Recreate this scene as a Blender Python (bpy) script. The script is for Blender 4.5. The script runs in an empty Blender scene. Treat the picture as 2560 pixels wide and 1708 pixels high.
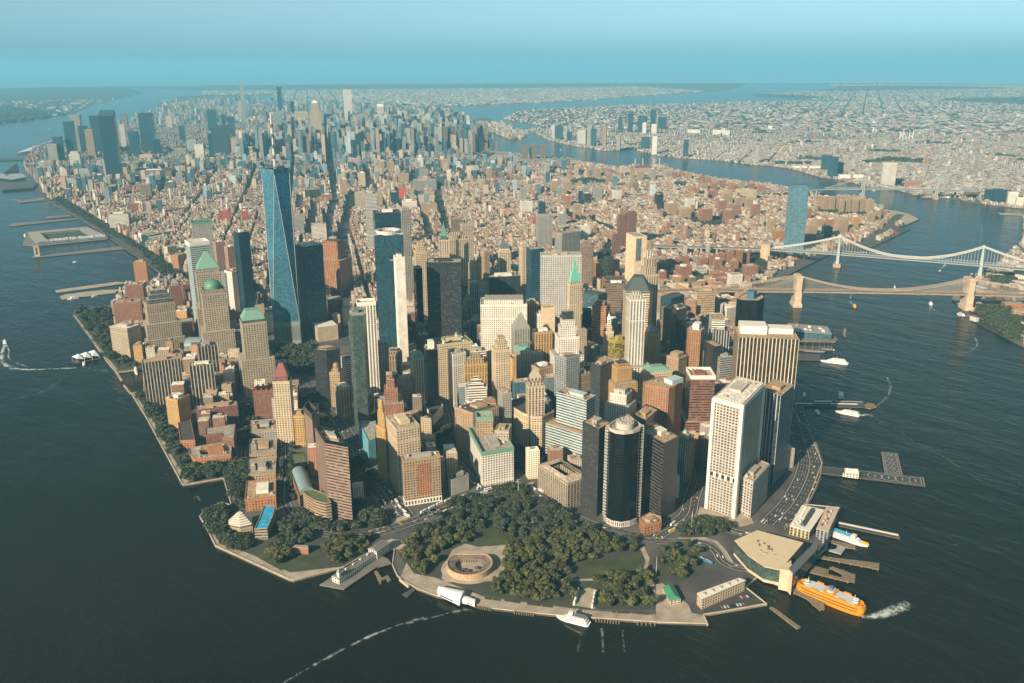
import bpy, bmesh, math, random
import numpy as np
from mathutils import Vector, Matrix
random.seed(7); RNG=np.random.default_rng(11)
sc=bpy.context.scene; COL=sc.collection
# ------------------------------------------------------------------ camera, sky, sun, exposure
CAM=Vector((-748.0,-816.9,642.8)); YAW,PITCH,ROLL=0.72627,-0.305078,-0.0037021
FW=Vector((math.sin(YAW)*math.cos(PITCH),math.cos(YAW)*math.cos(PITCH),math.sin(PITCH)))
RT=Vector((math.cos(YAW),-math.sin(YAW),0)); UP=RT.cross(FW)
RT,UP=RT*math.cos(ROLL)+UP*math.sin(ROLL),UP*math.cos(ROLL)-RT*math.sin(ROLL)
cd=bpy.data.cameras.new('camera'); cam=bpy.data.objects.new('camera',cd); COL.objects.link(cam)
cd.sensor_width=36; cd.lens=2200.16/2560*36; cd.clip_start=5; cd.clip_end=600000
cam.matrix_world=Matrix(((RT.x,UP.x,-FW.x,CAM.x),(RT.y,UP.y,-FW.y,CAM.y),(RT.z,UP.z,-FW.z,CAM.z),(0,0,0,1)))
sc.camera=cam
SUN_AZ,SUN_EL=math.radians(258),math.radians(27)
w=bpy.data.worlds.new('World'); sc.world=w; w.use_nodes=True; nt=w.node_tree
bg=nt.nodes['Background']; sky=nt.nodes.new('ShaderNodeTexSky'); sky.sky_type='NISHITA'; sky.sun_disc=False
sky.sun_elevation=SUN_EL; sky.sun_rotation=SUN_AZ; sky.altitude=0; sky.air_density=1.0; sky.dust_density=.8; sky.ozone_density=1.5
tc_=nt.nodes.new('ShaderNodeTexCoord'); sx_=nt.nodes.new('ShaderNodeSeparateXYZ'); cb_=nt.nodes.new('ShaderNodeCombineXYZ'); mx_=nt.nodes.new('ShaderNodeMath'); mx_.operation='MAXIMUM'; mx_.inputs[1].default_value=.02
nt.links.new(tc_.outputs['Generated'],sx_.inputs[0]); nt.links.new(sx_.outputs[0],cb_.inputs[0]); nt.links.new(sx_.outputs[1],cb_.inputs[1]); nt.links.new(sx_.outputs[2],mx_.inputs[0]); nt.links.new(mx_.outputs[0],cb_.inputs[2]); nt.links.new(cb_.outputs[0],sky.inputs[0])
bw=nt.nodes.new('ShaderNodeRGBToBW'); nt.links.new(sky.outputs[0],bw.inputs[0])
mul=nt.nodes.new('ShaderNodeMix'); mul.data_type='RGBA'; mul.blend_type='MULTIPLY'; mul.inputs[0].default_value=1
mrz=nt.nodes.new('ShaderNodeMapRange'); nt.links.new(sx_.outputs[2],mrz.inputs[0]); mrz.inputs[1].default_value=-.01; mrz.inputs[2].default_value=.085
tint=nt.nodes.new('ShaderNodeMix'); tint.data_type='RGBA'; tint.inputs[6].default_value=(.52,1.02,1.20,1); tint.inputs[7].default_value=(.63,1.02,1.20,1); nt.links.new(mrz.outputs[0],tint.inputs[0]); nt.links.new(tint.outputs[2],mul.inputs[7])
nt.links.new(bw.outputs[0],mul.inputs[6]); nt.links.new(mul.outputs[2],bg.inputs[0]); bg.inputs[1].default_value=.060
sd=bpy.data.lights.new('sun','SUN'); sd.energy=5.0; sd.angle=math.radians(.5); sd.color=(1,.82,.61)
so=bpy.data.objects.new('sun',sd); COL.objects.link(so)
dv=Vector((math.sin(SUN_AZ)*math.cos(SUN_EL),math.cos(SUN_AZ)*math.cos(SUN_EL),math.sin(SUN_EL)))
so.rotation_euler=dv.to_track_quat('Z','Y').to_euler()
sc.view_settings.view_transform='Standard'; sc.view_settings.look='None'; sc.view_settings.exposure=.92; sc.view_settings.gamma=1
HAZE_DENSITY=5.0e-5; HAZE_COLOR=(.245,.66,.90,1)
HEROES=[
['apartment_tower','tall red brick and green glass tower beside the sunken highway mouth','R','ritz',[-154.3,301.3,-172.3,242,-155.3,205.1,-137.3,264.4],118.5,[('glassface',1),('plant',)],[],None,None,'building'],
['hotel_wing','low curved brick hotel wing with planted roof below the brick and glass tower','R','tan',[-190.7,285.7,-193.3,267.3,-192.6,249.2,-189.3,236.2,-185.1,227.9,-177.4,225.5,-169.8,254.1,-176.3,281.3],31.5,[],[],None,'green','building'],
['apartment_tower','slim rounded brick tower with a dark oval crown left of the wide highway','R','pinkbrick',[-98.3,439.9,-106,399,-86.9,416.6,-79.2,457.6],90.2,[('crown','dark',9)],[],None,None,'building'],
['apartment_block','slender yellow brick slab wedged beside the oval crowned tower','P','gold',[-86.4,503.3,-72.4,492.6,-57.8,511.7,-71.8,522.4],58.8,[('plant',)],[],None,None,'building'],
['apartment_tower','cream tower with a dark central stripe and stepped red pyramid crown','P','cream',[-104.9,533.6,-82.1,516.6,-66.5,537.4,-89.4,554.4],117.8,[('tier',3,9,'redbrick'),('hip',22,'redroof',0.35)],[],None,None,'building'],
['apartment_block','dark red brick block with ornate gables left of the red crowned tower','P','redbrick',[-78.4,676.6,-45.2,652.9,-28.9,675.6,-62.1,699.4],53.8,[('gables',7,'redroof')],[],None,None,'building'],
['courtyard_block','farthest from the water of four low courtyard blocks along the left street','P','grey',[-107.3,635.1,-130.6,586,-89.9,563.7,-63.7,609.9],14.2,[('plant',)],[],0.5,None,'building'],
['courtyard_block','low tan courtyard block second from the red brick end of its row','P','tan',[-143.5,564.3,-172.6,503.3,-134.2,481.7,-102.2,539.7],11.3,[('plant',)],[],0.5,None,'building'],
['courtyard_block','low tan block with roof huts just behind the red brick end block','P','tan',[-181.8,488.5,-207.6,434.2,-171.3,413.2,-142.7,464.8],10.5,[('plant',)],[],0.5,None,'building'],
['apartment_block','red brick apartment block with a flat grey roof beside the blue roofed museum wing','P','orange',[-228.9,396.2,-258,341,-219,318.5,-189.8,373.7],19.8,[('plant',)],[],None,None,'building'],
['school_building','orange brick school with a curved glass roof beside the planted hotel wing','R','orange',[-166.7,362.9,-189.7,299.2,-157.3,318.7,-134,375.8,-150.4,390.6],16.5,[('vault',8,'glassroof')],[],None,None,'building'],
['apartment_block','dark glass fronted block with a green roof below the yellow slab','D','black',[-154,382.9,-133.2,375.2,-119.2,412.6,-139.9,420.4],30,[],[],None,'green','building'],
['memorial_museum','stone museum with a six tiered stepped pyramid roof on the point','P','stone',[-299.3,310.7,-304.1,299.3,-294.4,280.9,-278.4,276.1,-270.3,291,-277.5,314.9],8.7,[('hexsteps',6)],[],None,None,'museum'],
['museum_wing','long curved museum wing with a bright blue sloping roof','R','stone',[-285.3,254.6,-271,243.8,-246.9,273,-230.3,298.3,-243,309.7,-260.4,285.2],16.3,[],[],None,'blue','museum'],
['apartment_tower','broad beige tower with white vertical stripes beside the yacht basin','F','beige',[-210.3,873.6,-143.9,849.1,-136.2,869.7,-202.7,894.3],90.6,[('plant',)],[],None,None,'building'],
['apartment_tower','nearer of the two narrow white striped towers right of the broad striped one','F','beige',[-143.9,807.9,-103.4,788.6,-92.2,812.1,-132.8,831.4],84.8,[('plant',)],[],None,None,'building'],
['apartment_tower','farther of the two narrow white striped towers,in front of the domed tower','F','beige',[-96.9,874.7,-60.3,863.9,-52.9,888.9,-89.5,899.6],98,[('plant',)],[],None,None,'building'],
['apartment_block','sunlit orange brick tower with a rounded end above the riverside trees','P','gold',[-220.1,737.9,-208.5,711,-180.9,722.9,-192.5,749.8],59.8,[('plant',)],[],None,None,'building'],
['apartment_block','narrow brick wing with a planted dark roof running toward the water','P','orange',[-190.2,774,-241.4,628.5,-221.2,614.6,-172.5,758],16.1,[],[],None,'dark','building'],
['apartment_block','long dark red brick slab below the narrow striped towers','P','redbrick',[-181.2,698.7,-112.9,672,-104.9,692.5,-173.2,719.2],36.2,[('plant',)],[],None,None,'building'],
['apartment_block','low dark brick block with an angled roof facing the courtyard building','P','redbrick',[-198,620.3,-209.6,591.9,-185.2,579.4,-193,564.2,-182.7,539.3,-149.6,603.1],30,[],[],None,None,'building'],
['courtyard_block','white and brick courtyard block with chamfered corner beside the riverside walk','P','orange',[-242.4,587.9,-251.1,560,-252.4,538,-202.4,510.1,-173.2,568.5],16.6,[('plant',)],[],0.45,None,'building'],
['office_building','stone office block with a bright white notched roof beside the riverside grove','P','stone',[-147.3,1260.2,-125.1,1210.4,-90.4,1225.8,-112.6,1275.7],68.6,[('plant',)],[],None,'white','building'],
['office_tower','stepped stone tower with a ziggurat of dark glass tiers on top','N','stone',[-78.2,1200.2,-17.9,1188.5,-9.9,1229.7,-70.2,1241.4],118,[('tier',4,10,'dgrey'),('tier',9,20,'dgrey'),('tier',14,29,'dgrey')],[(7,72),(12,36)],None,None,'building'],
['apartment_block','brick block with a rounded glass corner behind the white roofed stone block','P','brick',[-77.4,1448.4,-17.8,1422.7,-2,1459.4,-61.6,1485.1],72,[('plant',)],[],None,None,'building'],
['apartment_block','dark brick apartment block behind the rounded glass cornered one','P','redbrick',[16.9,1636.4,54.5,1610.3,71.6,1635,34,1661],70,[('plant',)],[],None,None,'building'],
['apartment_tower','orange brick and grey glass tower standing alone at the river mouth of the planted pier','P','orange',[133,1905,164,1885,178,1907,147,1927],74,[('plant',)],[],None,None,'building'],
['office_tower','stone gridded tower crowned by a green copper dome','N','stone',[-15.4,1028.3,33.7,1012.1,47.5,1053.9,-1.6,1070.1],165,[('tier',3,8,'stone'),('dome',15,'copper')],[(8,80)],None,None,'building'],
['office_tower','stone gridded tower with a green glass pyramid roof behind the domed one','N','stone',[28.6,1158.9,81.3,1141,95.4,1182.7,42.8,1200.6],182,[('tier',3,10,'stone'),('hip',38,'mint',0.12)],[(7,100)],None,None,'building'],
['office_tower','stone gridded tower with a truncated mint pyramid roof left of the tallest tower','N','stone',[-34.1,794.3,10.7,779.6,23.8,819.5,-21.1,834.2],152,[('tier',2,6,'dgrey'),('hip',18,'mint',0.6)],[(9,78)],None,None,'building'],
['office_tower','tall curved pale glass tower with a sail shaped white top','R','paleglass',[75.3,1297,122.4,1290.9,127.8,1332.6,80.7,1338.7],222,[('crown','white',8)],[],None,None,'building'],
['apartment_tower','slender dark blue glass tower left of the tallest tower','G','Gblue',[195.6,1281.4,224.7,1281.2,225,1311.2,195.8,1311.4],240,[('plant',)],[],None,None,'building'],
['office_tower','white diamond lattice tower in front of the slender dark blue tower','P','white',[225.5,1412.9,258.5,1418.2,253.1,1451.8,220.1,1446.4],112,[('plant',)],[],None,None,'building'],
['office_tower','dark glass slab attached left of the white lattice tower','R','steel',[217.4,1437.8,235.4,1439.1,233,1473,215.1,1471.8],106,[],[],None,None,'building'],
['office_tower','grey gridded tower with a thin green roof rim behind the curved pale glass tower','N','grey',[367,2008,426,1987,441,2030,382,2051],150,[('crown','copper',5)],[],None,None,'building'],
['apartment_tower','left of the two plain beige brick towers right of the pale glass sail','P','pinkbrick',[357,1812,387,1810,389,1833,360,1836],118,[('plant',)],[],None,None,'building'],
['apartment_tower','right of the two plain beige brick towers right of the pale glass sail','P','pinkbrick',[351,1714,387,1715,387,1739,351,1738],118,[('plant',)],[],None,None,'building'],
['apartment_block','red brick block with a small pyramid cap behind the ziggurat topped tower','P','redbrick',[100.1,1532.4,127.3,1524.2,134.9,1549,107.6,1557.3],72,[('tier',5,6,'grey'),('hip',10,'greyroof',0.2)],[],None,None,'building'],
['apartment_block','dark red brick block left of the pyramid topped stone tower','P','redbrick',[148.3,1568.5,179,1561.1,185.1,1586.4,154.4,1593.8],62,[('plant',)],[],None,None,'building'],
['brick_building','low red brick block with a pale roof terrace between the stone towers','P','redbrick',[28.4,1293.9,59,1285.7,66.8,1314.7,36.2,1322.9],36,[],[],None,None,'building'],
['winter_garden','glass vaulted hall at the foot of the domed tower','G','paleglass',[-29.4,1131.3,-2.4,1106.7,27.9,1139.9,0.9,1164.6],24,[('vault',14,'glassroof')],[],None,None,'hall'],
['gallery_building','low stone gallery in front of the ziggurat topped tower','N','stone',[-96.4,1130.8,-15.3,1091.2,-6.5,1109.2,-87.7,1148.8],20,[],[],None,'stone','building'],
['warehouse_building','white walled depot with flat roofs beside the riverside highway','P','white',[407,2650,404,2532,464,2530,467,2649],30,[],[],None,'stone','building'],
['school_building','blue glass low block next to the white walled depot','G','Gblue',[404,2532,462,2554,447,2592,390,2569],34,[],[],None,None,'building'],
['apartment_block','small red brick loft with cream neighbours below the pale glass sail','P','orange',[325,2051,359,2068,347,2091,314,2074],45,[],[],None,None,'building'],
['loft_building','cream loft left of the small red brick loft','P','cream',[358,2226,393,2233,388,2258,353,2252],42,[],[],None,None,'building'],
['office_tower','dark teal glass slab with a pale flat roof right of the tallest tower','R','Gteal',[268.2,1133.1,262.5,1078,315.6,1076.4,321.3,1131.6],224,[('plant',)],[],None,'white','building'],
['telephone_building','orange brick stepped tower behind the dark teal slab','V','orange',[514,1432.1,536.4,1385,572.5,1402.2,550.1,1449.3],150,[('tier',4,8,'orange')],[(12,105)],None,None,'building'],
['office_building','dark red low block right of the dark teal slab','R','redbrick',[358.4,1144.5,394.1,1131.3,408,1168.8,372.3,1182],62,[],[],None,'grey','building'],
['arts_center','pale marble cube with a white roof at the foot of the tallest tower','M','stone',[268,1069.3,256,1023,304.8,1010,316.8,1056.4],35.4,[],[],None,'white','theatre'],
['office_tower','tall blue glass tower with a round framed crown in the city centre','G','Gteal',[276.8,782.5,328.1,748.9,354.4,789,303.1,822.6],292,[('crownring',8)],[],None,None,'building'],
['office_tower','blue glass tower with a braced dark front behind the round crowned glass tower','G','Gblue',[322.1,847.3,373.9,819.7,397.5,863.9,345.7,891.5],326,[('plant',)],[],None,None,'building'],
['hotel_tower','very slender white slab with a single column of windows','S','white',[271.4,695.8,289,688.6,298.2,710.7,280.6,718],257.7,[('tier',5,6,'white')],[],None,None,'building'],
['hotel_tower','narrow glass slab joined to the left of the slender white slab','G','Gteal',[276.8,730.3,289.2,723.3,301,744.2,288.6,751.2],243,[],[],None,None,'building'],
['office_tower','massive black steel tower in the middle of downtown','K','black',[375.3,731.9,431,680.6,459.5,711.5,403.7,762.8],226,[('plant',)],[],None,None,'building'],
['hotel_tower','slim black slab left of the massive black steel tower','D','black',[442.2,867.7,456.8,860.6,472.1,892.1,457.5,899.2],178,[],[],None,None,'building'],
['apartment_tower','pale gridded tower with notched top behind the slim black slab','N','cream',[497,942.6,525,929.4,537.8,956.6,509.8,969.7],200,[('tier',4,12,'cream'),('tier',8,24,'cream')],[],None,None,'building'],
['apartment_tower','tall grey stone tower with window grid right of the blue braced tower','N','grey',[582.8,1121.5,607.3,1113.8,615.8,1140.4,591.3,1148.2],272,[('tier',3,8,'cream')],[],None,None,'building'],
['gothic_tower','ornate cream tower with a green copper spire','V','cream',[620.7,1008.5,640.3,994.4,656,1016.4,636.4,1030.5],205,[('tier',4,10,'copper'),('hip',32,'copper',0.1),('spire',6)],[],None,None,'building'],
['office_building','grey beige tower with an arched top right of the copper spired one','V','cream',[820.2,1223.8,872.1,1199.1,889.3,1235.2,837.4,1259.9],150,[('tier',6,10,'cream'),('tier',12,18,'cream')],[],None,None,'building'],
['office_tower','brown tower with tight vertical stripes far behind the copper spired tower','V','brown',[942,1370,970,1352,988,1381,960,1399],178,[],[],None,None,'building'],
['office_tower','checkered beige tower joined to the brown striped tower','N','pink',[951,1328,984,1313,997,1340,963,1355],165,[],[],None,None,'building'],
['office_tower','wide black bronze slab right of the massive black tower','K','black',[673.5,870.3,741.5,832.7,759.8,866,691.9,903.5],120,[('plant',)],[],None,None,'building'],
['office_building','grey striped stepped block left of the black bronze slab','V','grey',[624.5,890.9,643.4,876.7,667.4,908.7,648.5,922.9],110,[],[(9,70)],None,None,'building'],
['office_building','blank pale grey slab between the grey striped block and the black bronze slab','M','grey',[647.4,881,665.6,872.3,678.5,899.4,660.3,908.1],108,[],[],None,None,'building'],
['apartment_tower','left of a pair of cream prewar towers behind the grey striped block','P','cream',[751.1,1039.6,768.8,1032.7,778.2,1057,760.4,1063.9],115,[('tier',3,8,'cream')],[],None,None,'building'],
['apartment_tower','right of a pair of cream prewar towers behind the grey striped block','P','cream',[769,1028.8,787.3,1023.3,794.7,1048.3,776.4,1053.7],115,[('tier',3,8,'cream')],[],None,None,'building'],
['apartment_tower','slim black edged beige tower behind the cream prewar pair','P','tan',[771,1006.4,787.6,1003,793.7,1032.4,777,1035.8],150,[('tier',2,4,'tan')],[],None,None,'building'],
['office_tower','white topped tower wrapped in a fine gold lattice','N','cream',[847,1028.3,874.6,1013.1,889.1,1039.4,861.5,1054.6],140,[('tier',3,8,'white'),('hip',20,'dgrey',0.1)],[],None,None,'building'],
['office_building','classical pale stone block with a mossy roof and arched upper windows','P','cream',[250.7,554.6,235.1,510.4,301,483.1,316.6,527.3],118,[('plant',),('cupola',14,'copper')],[],None,'green','building'],
['office_building','huge white stone H plan block with roof huts','P','white',[400.2,576.2,475,511.5,514.2,556.8,439.4,621.6],156,[('tier',8,9,'white'),('plant',)],[],None,None,'building'],
['office_tower','round shouldered cream tower with a small lantern top','P','cream',[266.8,371.6,292.8,359.5,305.4,386.7,279.4,398.8],132,[('tier',4,14,'cream'),('tier',8,24,'cream')],[],None,None,'building'],
['apartment_tower','tall green glass tower with rounded corners and a rimmed roof','G','Ggreen',[40.4,513.6,29.2,491.8,29,480.6,45,470.7,57,478.9,76.3,510.8,59.1,536.6],221.9,[('plant',)],[],None,'grey','building'],
['apartment_tower','white framed tower standing right behind the rounded green glass tower','V','white',[110.5,595.1,141.1,578,154.8,602.4,124.2,619.5],205,[('crown','white',5)],[],None,None,'building'],
['apartment_tower','grey pink tower of tiny square windows right of the rounded green tower','P','pink',[149.1,599.8,173.5,590,184.6,617.9,160.3,627.6],111.8,[('tier',4,5,'pink')],[],None,None,'building'],
['office_tower','tan ribbed tower with a shallow stepped top','V','tan',[207.7,651.9,235.5,634.4,251.4,659.8,223.7,677.2],68.4,[('tier',3,6,'tan'),('tier',8,10,'dark')],[],None,None,'building'],
['office_building','plain tan shoulder block below the tan ribbed tower','P','tan',[143.9,519.1,169.6,504.1,183.7,528.3,158.1,543.3],58.2,[('tier',4,8,'tan')],[],None,None,'building'],
['office_tower','cream tower with a bright mint hipped roof','P','cream',[190.9,542.9,177.6,512.5,200.6,504,214,534.4],101.2,[('hip',9,'mint',0.5)],[],None,None,'building'],
['apartment_tower','thin dark glass tower with a white roof box above a white podium','D','Gdark',[173.1,462.4,193.1,453.1,203.2,474.9,183.2,484.2],131.3,[('box',0.3,0.75,0.2,0.8,16,'white')],[],None,None,'building'],
['podium_building','white walled podium with a red brick front under the thin dark glass tower','M','white',[173.9,477.5,150.3,417.3,198.1,447.9,221.7,508.1],18.6,[],[],None,'dark','building'],
['office_building','white punched window slab with a dark blind left side','P','white',[244.4,489.7,231.1,456.1,258.9,451.6,272.2,485.2],111.3,[('plant',)],[],None,None,'building'],
['office_building','white slab with a glazed green attic behind the white punched one','R','white',[281.6,479.2,315.8,457.4,332,482.7,297.7,504.5],100,[('plant',)],[],None,None,'building'],
['office_building','golden ornate stepped block behind the white ziggurat building','V','gold',[246.3,439.9,282.6,415.7,301.5,444,265.2,468.2],92,[('tier',6,9,'gold'),('tier',12,18,'tan')],[],None,None,'building'],
['office_building','small white ziggurat building with a lantern top','R','white',[203.5,382.4,235.6,361,250,382.7,217.9,404],70,[('tier',5,7,'white'),('tier',10,14,'white'),('tier',14,20,'white')],[],None,None,'building'],
['office_tower','black fronted tower with a sunlit tan flank beside the memorial trees','K','black',[58.7,682.8,70.5,655.2,100.3,652.5,88.5,680.1],106.6,[('tier',5,5,'tan'),('plant',)],[],None,None,'building'],
['office_building','small white and dark ribboned block right of the black and tan tower','R','white',[129.3,702.3,126.8,676.2,152.7,673.8,155.2,699.8],70,[],[],None,None,'building'],
['office_tower','tan tower with a small copper brown dome beside the highway','P','tan',[59,627.7,73.1,613.1,93.2,632.7,79,647.2],71.5,[('tier',4,6,'tan'),('dome',7,'bronze')],[],None,None,'building'],
['office_building','colonnaded block with white rooftop machinery left of the rounded green tower','V','tan',[45,586.8,41.5,558.1,65.5,560.1,69,588.8],60.5,[('plant',)],[],None,'white','building'],
['club_tower','golden sunlit art deco tower beside the highway','P','gold',[-44.9,304,-43.8,279.2,-35.7,283.6,-36.8,308.4],92,[('tier',3,26,'gold'),('tier',6,46,'gold')],[],None,None,'building'],
['apartment_tower','orange red brick art deco tower with stacked setbacks','P','brick',[26.7,384.4,45.4,372.4,59.4,394.3,40.7,406.3],112,[('tier',5,16,'brick'),('tier',8,24,'brick')],[(9,88)],None,None,'building'],
['office_tower','ornate tower with a sunlit cream flank and scaffolded dark front','P','cream',[-37.2,286.1,-54.8,230.2,-18.5,220.3,-0.9,276.2],110.4,[('plant',)],[],None,'stone','building'],
['office_building','orange brown brick building with gold end bays and a white arched base','P','tan',[-62.3,208.8,-69.8,193.3,-17.3,170.8,-9.8,186.3],75.8,[('plant',),('band','orange')],[],None,None,'building'],
['parking_garage','tan windowless garage with a rounded corner and flat roof','M','tan',[107.1,450.5,90.2,372.6,98.3,367.3,110.4,372.3,120,386.1,135,450.7],26.9,[('plant',)],[],None,'tan','building'],
['garage_building','low block with a bright turquoise metal wall beside the highway','M','turquoise',[7.3,438.9,-22.8,365.8,-8,366.4,36.1,431.7],37,[],[],None,'grey','building'],
['vent_building','plain windowless stone cube beside the tunnel approach','M','grey',[9.8,190.3,4.5,173.6,36.4,169.9,41.6,186.7],26,[('plant',)],[],None,'dark','building'],
['office_building','tall brown stone block with a sun patch on its flank','P','tan',[116.4,303.9,119.9,260.6,171.8,253.7,168.4,297],80.3,[('plant',)],[],None,'dark','building'],
['office_building','white stone U plan building with a mint mansard rim facing the park','P','white',[106,254.5,59.3,164.1,109.1,145.1,155.8,235.5],55.8,[('crown','mint',5),('plant',)],[],None,None,'building'],
['office_tower','tan octagonal tower with a mint rim behind the white mint rimmed building','P','tan',[98.4,224.3,119.8,208,135.5,228.7,114.1,245],86,[('crown','mint',5)],[],None,None,'building'],
['office_building','white topped block with corner pavilions right of the mint rimmed octagon','P','pink',[112,195,126.8,176.8,150.1,195.7,135.3,214],72,[('plant',)],[],None,None,'building'],
['office_tower','grey tower edge on the shaded side of the canyon left of the curved office block','P','grey',[185.2,258.4,199.9,252.2,211.5,279.9,196.9,286],100,[('plant',)],[],None,None,'building'],
['office_building','curved stone office block sweeping round the small green','P','cream',[215.4,285.9,207.7,259.7,201.4,227.2,203.2,204.3,215.6,191.7,248.7,196.4,261.7,233.2,252.9,280.9],69,[],[],None,'dark','building'],
['office_tower','cream tower with a stepped pyramid cap above the curved block','V','cream',[199.9,209.1,224,194.3,236.5,214.8,212.4,229.5],122,[('tier',2,8,'cream'),('tier',5,14,'cream'),('hip',14,'stone',0.25),('spire',8)],[],None,None,'building'],
['office_tower','green and white ribboned glass building in two big steps','R','paleglass',[216.9,158.6,226,98.1,253.4,103.8,244.3,164.3],122,[('plant',)],[(13,68)],None,'tan','building'],
['custom_house','grand beaux arts stone hall with columns and a terracotta and mint attic','V','stone',[120,100.1,107.3,21.7,148.8,17.3,161.5,95.6],41.5,[('hip0',4,'pink')],[],0.55,None,'museum'],
['office_tower','black grid tower left of the curved mirror glass tower','K','black1',[125.4,10.7,123.2,-24.4,153.4,-19.1,155.6,16],140.4,[('plant',)],[],None,'tan','building'],
['office_tower','quarter round dark mirror glass tower between white piers','D','Gdark',[126.5,-38.4,121.3,-46.9,120.6,-57.8,126.8,-68.6,138.8,-74.3,152.2,-74.9,162.3,-70.8,170.9,-48.7,169.3,-33.3,152.1,-31.7],148.1,[('crown','pale',3),('drum',9,'pale'),('piers',)],[],None,None,'building'],
['office_tower','black tower with pale horizontal bands right of the curved mirror tower','T','band',[197.1,-41.7,184.2,-94.7,220.7,-92.8,233.7,-39.8],122.9,[('plant',)],[],None,'tan','building'],
['brick_church','small red brick church with a rounded porch at the feet of the black banded tower','P','orange',[143.9,-88.8,133.3,-106.9,148,-111.7,161.2,-115.2,170.8,-106.6,167,-87.8],16,[('plant',)],[],None,None,'church'],
['office_tower','plain grey slab with small green copper cupolas on top','V','grey',[308.2,-23.5,304.9,-43.7,325.6,-43.9,328.8,-23.7],79.1,[('cupola',8,'copper')],[],None,None,'building'],
['office_building','low dark teal glass wedge behind the curved mirror tower','D','Gdark',[289.7,51.7,282.5,21,333.9,37.4,341.2,68.2],95,[('plant',)],[],None,'tan','building'],
['office_tower','brown granite tower with chamfered corners and a pale blue rooftop unit','P','rust',[361.8,94.5,354.5,83,370.6,45.6,387.9,45.5,421.5,55.1,428.2,67.8,413.8,89.9],122,[('box',0.1,0.55,0.45,0.95,8,'bluewhite')],[],None,'tan','building'],
['office_tower','dark red tower with a white gridded crown','R','redbrick',[443.6,55.3,474.8,26.9,505.1,60.2,473.8,88.6],120,[('crown','white',5),('plant',)],[(7,40)],None,'stone','building'],
['office_tower','huge pale concrete tower of square windows with a white roof slab near the ferry docks','N','pale',[266.9,-117.3,272,-162.6,368.9,-133.7,363.8,-88.5],180.4,[('plant',),('strip',1)],[],None,'white','building'],
['office_annex','lower grey annex with vertical vents on its top attached to the huge pale tower','N','pale',[292.4,-148.4,289.2,-179.4,358.7,-162.1,361.8,-131.1],58.8,[('plant',)],[],None,'stone','building'],
['office_tower','blue glass and white finned slab right behind the huge pale tower','F','bluewhite',[409.8,-103.6,407.1,-141.9,466.4,-128.4,469.1,-90.1],151.1,[('plant',)],[],None,'tan','building'],
['office_tower','broad cream tower of white vertical piers overlooking the east river','F','cream2',[468.3,-18.5,532,-93,582.2,-50.1,518.5,24.4],205,[('box',0.05,0.5,0.4,0.9,14,'white'),('box',0.5,0.95,0.5,0.9,9,'white')],[],None,'tan','building'],
['office_tower','dark octagonal mirror glass tower behind the broad cream tower','D','black',[812.8,220.1,809.3,204.9,832.4,180.2,864.1,185.5,881.2,201.5,863.8,236.6],165,[('box',0.3,0.7,0.3,0.7,16,'Gteal')],[],None,'tan','building'],
['office_tower','silver grey gridded slab in the middle behind the mint spired tower','N','silver',[548.3,546,616.3,489.6,638,515.8,570,572.2],246,[('plant',)],[],None,'stone','building'],
['skyscraper','slender cream tower with a tall mint green pyramid and needle','P','cream2',[496.9,414,491.2,401.6,518.8,393.9,524.4,406.4],216,[('tier',2,6,'cream2'),('hip',40,'mint2',0.1),('spire',16)],[(10,120)],None,None,'building'],
['office_tower','dark teal glass tower left of the silver gridded slab','G','Gteal',[745.7,790.4,778.3,779.1,788.1,807.5,755.5,818.8],195,[],[],None,None,'building'],
['office_tower','narrow cream tower left of the dark teal glass tower','P','cream',[817.6,902.6,839.3,894.6,848.3,919,826.7,927],170,[('tier',3,6,'cream')],[],None,None,'building'],
['apartment_tower','pale grey tower covered in small windows far behind the silver slab','N','grey',[1414,1473,1462,1448,1476,1475,1428,1500],125,[],[],None,None,'building'],
['telephone_tower','tall windowless cream slab with a dark glass strip near the bridge foot','M','cream',[1240,905,1216,849,1249,832,1273,889],160,[('glassstrip',1)],[],None,None,'building'],
['courthouse','grey concrete tower marked by a triangular shadow behind the silver slab','V','grey',[1243,1179,1323,1174,1325,1209,1245,1214],120,[],[],None,None,'building'],
['office_tower','brown capped gridded tower right of the silver slab','N','brown',[1088,947.4,1111.8,918.8,1134.8,938,1111,966.6],138,[('tier',5,10,'brown')],[],None,None,'building'],
['office_tower','big banded tower with a dark green hipped roof','R','cream',[599.2,352.5,581.9,327.5,612.7,293.2,638.3,306.8,662.1,335.9,635.7,373.1],200,[('hip',27,'darkroof',0.4)],[],None,None,'building'],
['office_tower','bright white slender tower in front of the hipped dark roof','V','white',[502.9,250,527.7,232.9,544.7,257.6,519.9,274.7],212,[('tier',4,8,'white'),('tier',8,13,'white')],[(14,80)],None,None,'building'],
['skyscraper','cream art deco tower with a stepped spire behind the hipped dark roof','V','cream',[679.8,365.4,710.3,351.3,722.9,378.5,692.4,392.6],212,[('tier',4,16,'cream'),('tier',8,34,'cream'),('tier',11,52,'white'),('spire',16)],[],None,None,'building'],
['apartment_tower','bright orange brick tower with a small square cap','R','orange',[587.9,428.7,600.4,399.3,624.3,409.5,611.8,438.9],150,[('tier',6,10,'orange')],[],None,None,'building'],
['office_tower','slim cream tower ending in a white lantern and pinnacle','P','cream',[543.8,350.8,557.3,338.4,572.2,354.7,558.6,367.1],118,[('tier',3,12,'cream'),('tier',6,24,'white'),('hip',12,'white',0.15),('spire',6)],[(6,80)],None,None,'building'],
['apartment_tower','yellow and black patchwork tower with a bright yellow crown','X','yellow',[515.7,296.8,552.4,285.9,559.8,310.9,523,321.8],112,[('crown','yellow',4),('box',0.3,0.6,0.3,0.7,10,'yellow')],[],None,None,'building'],
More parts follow.
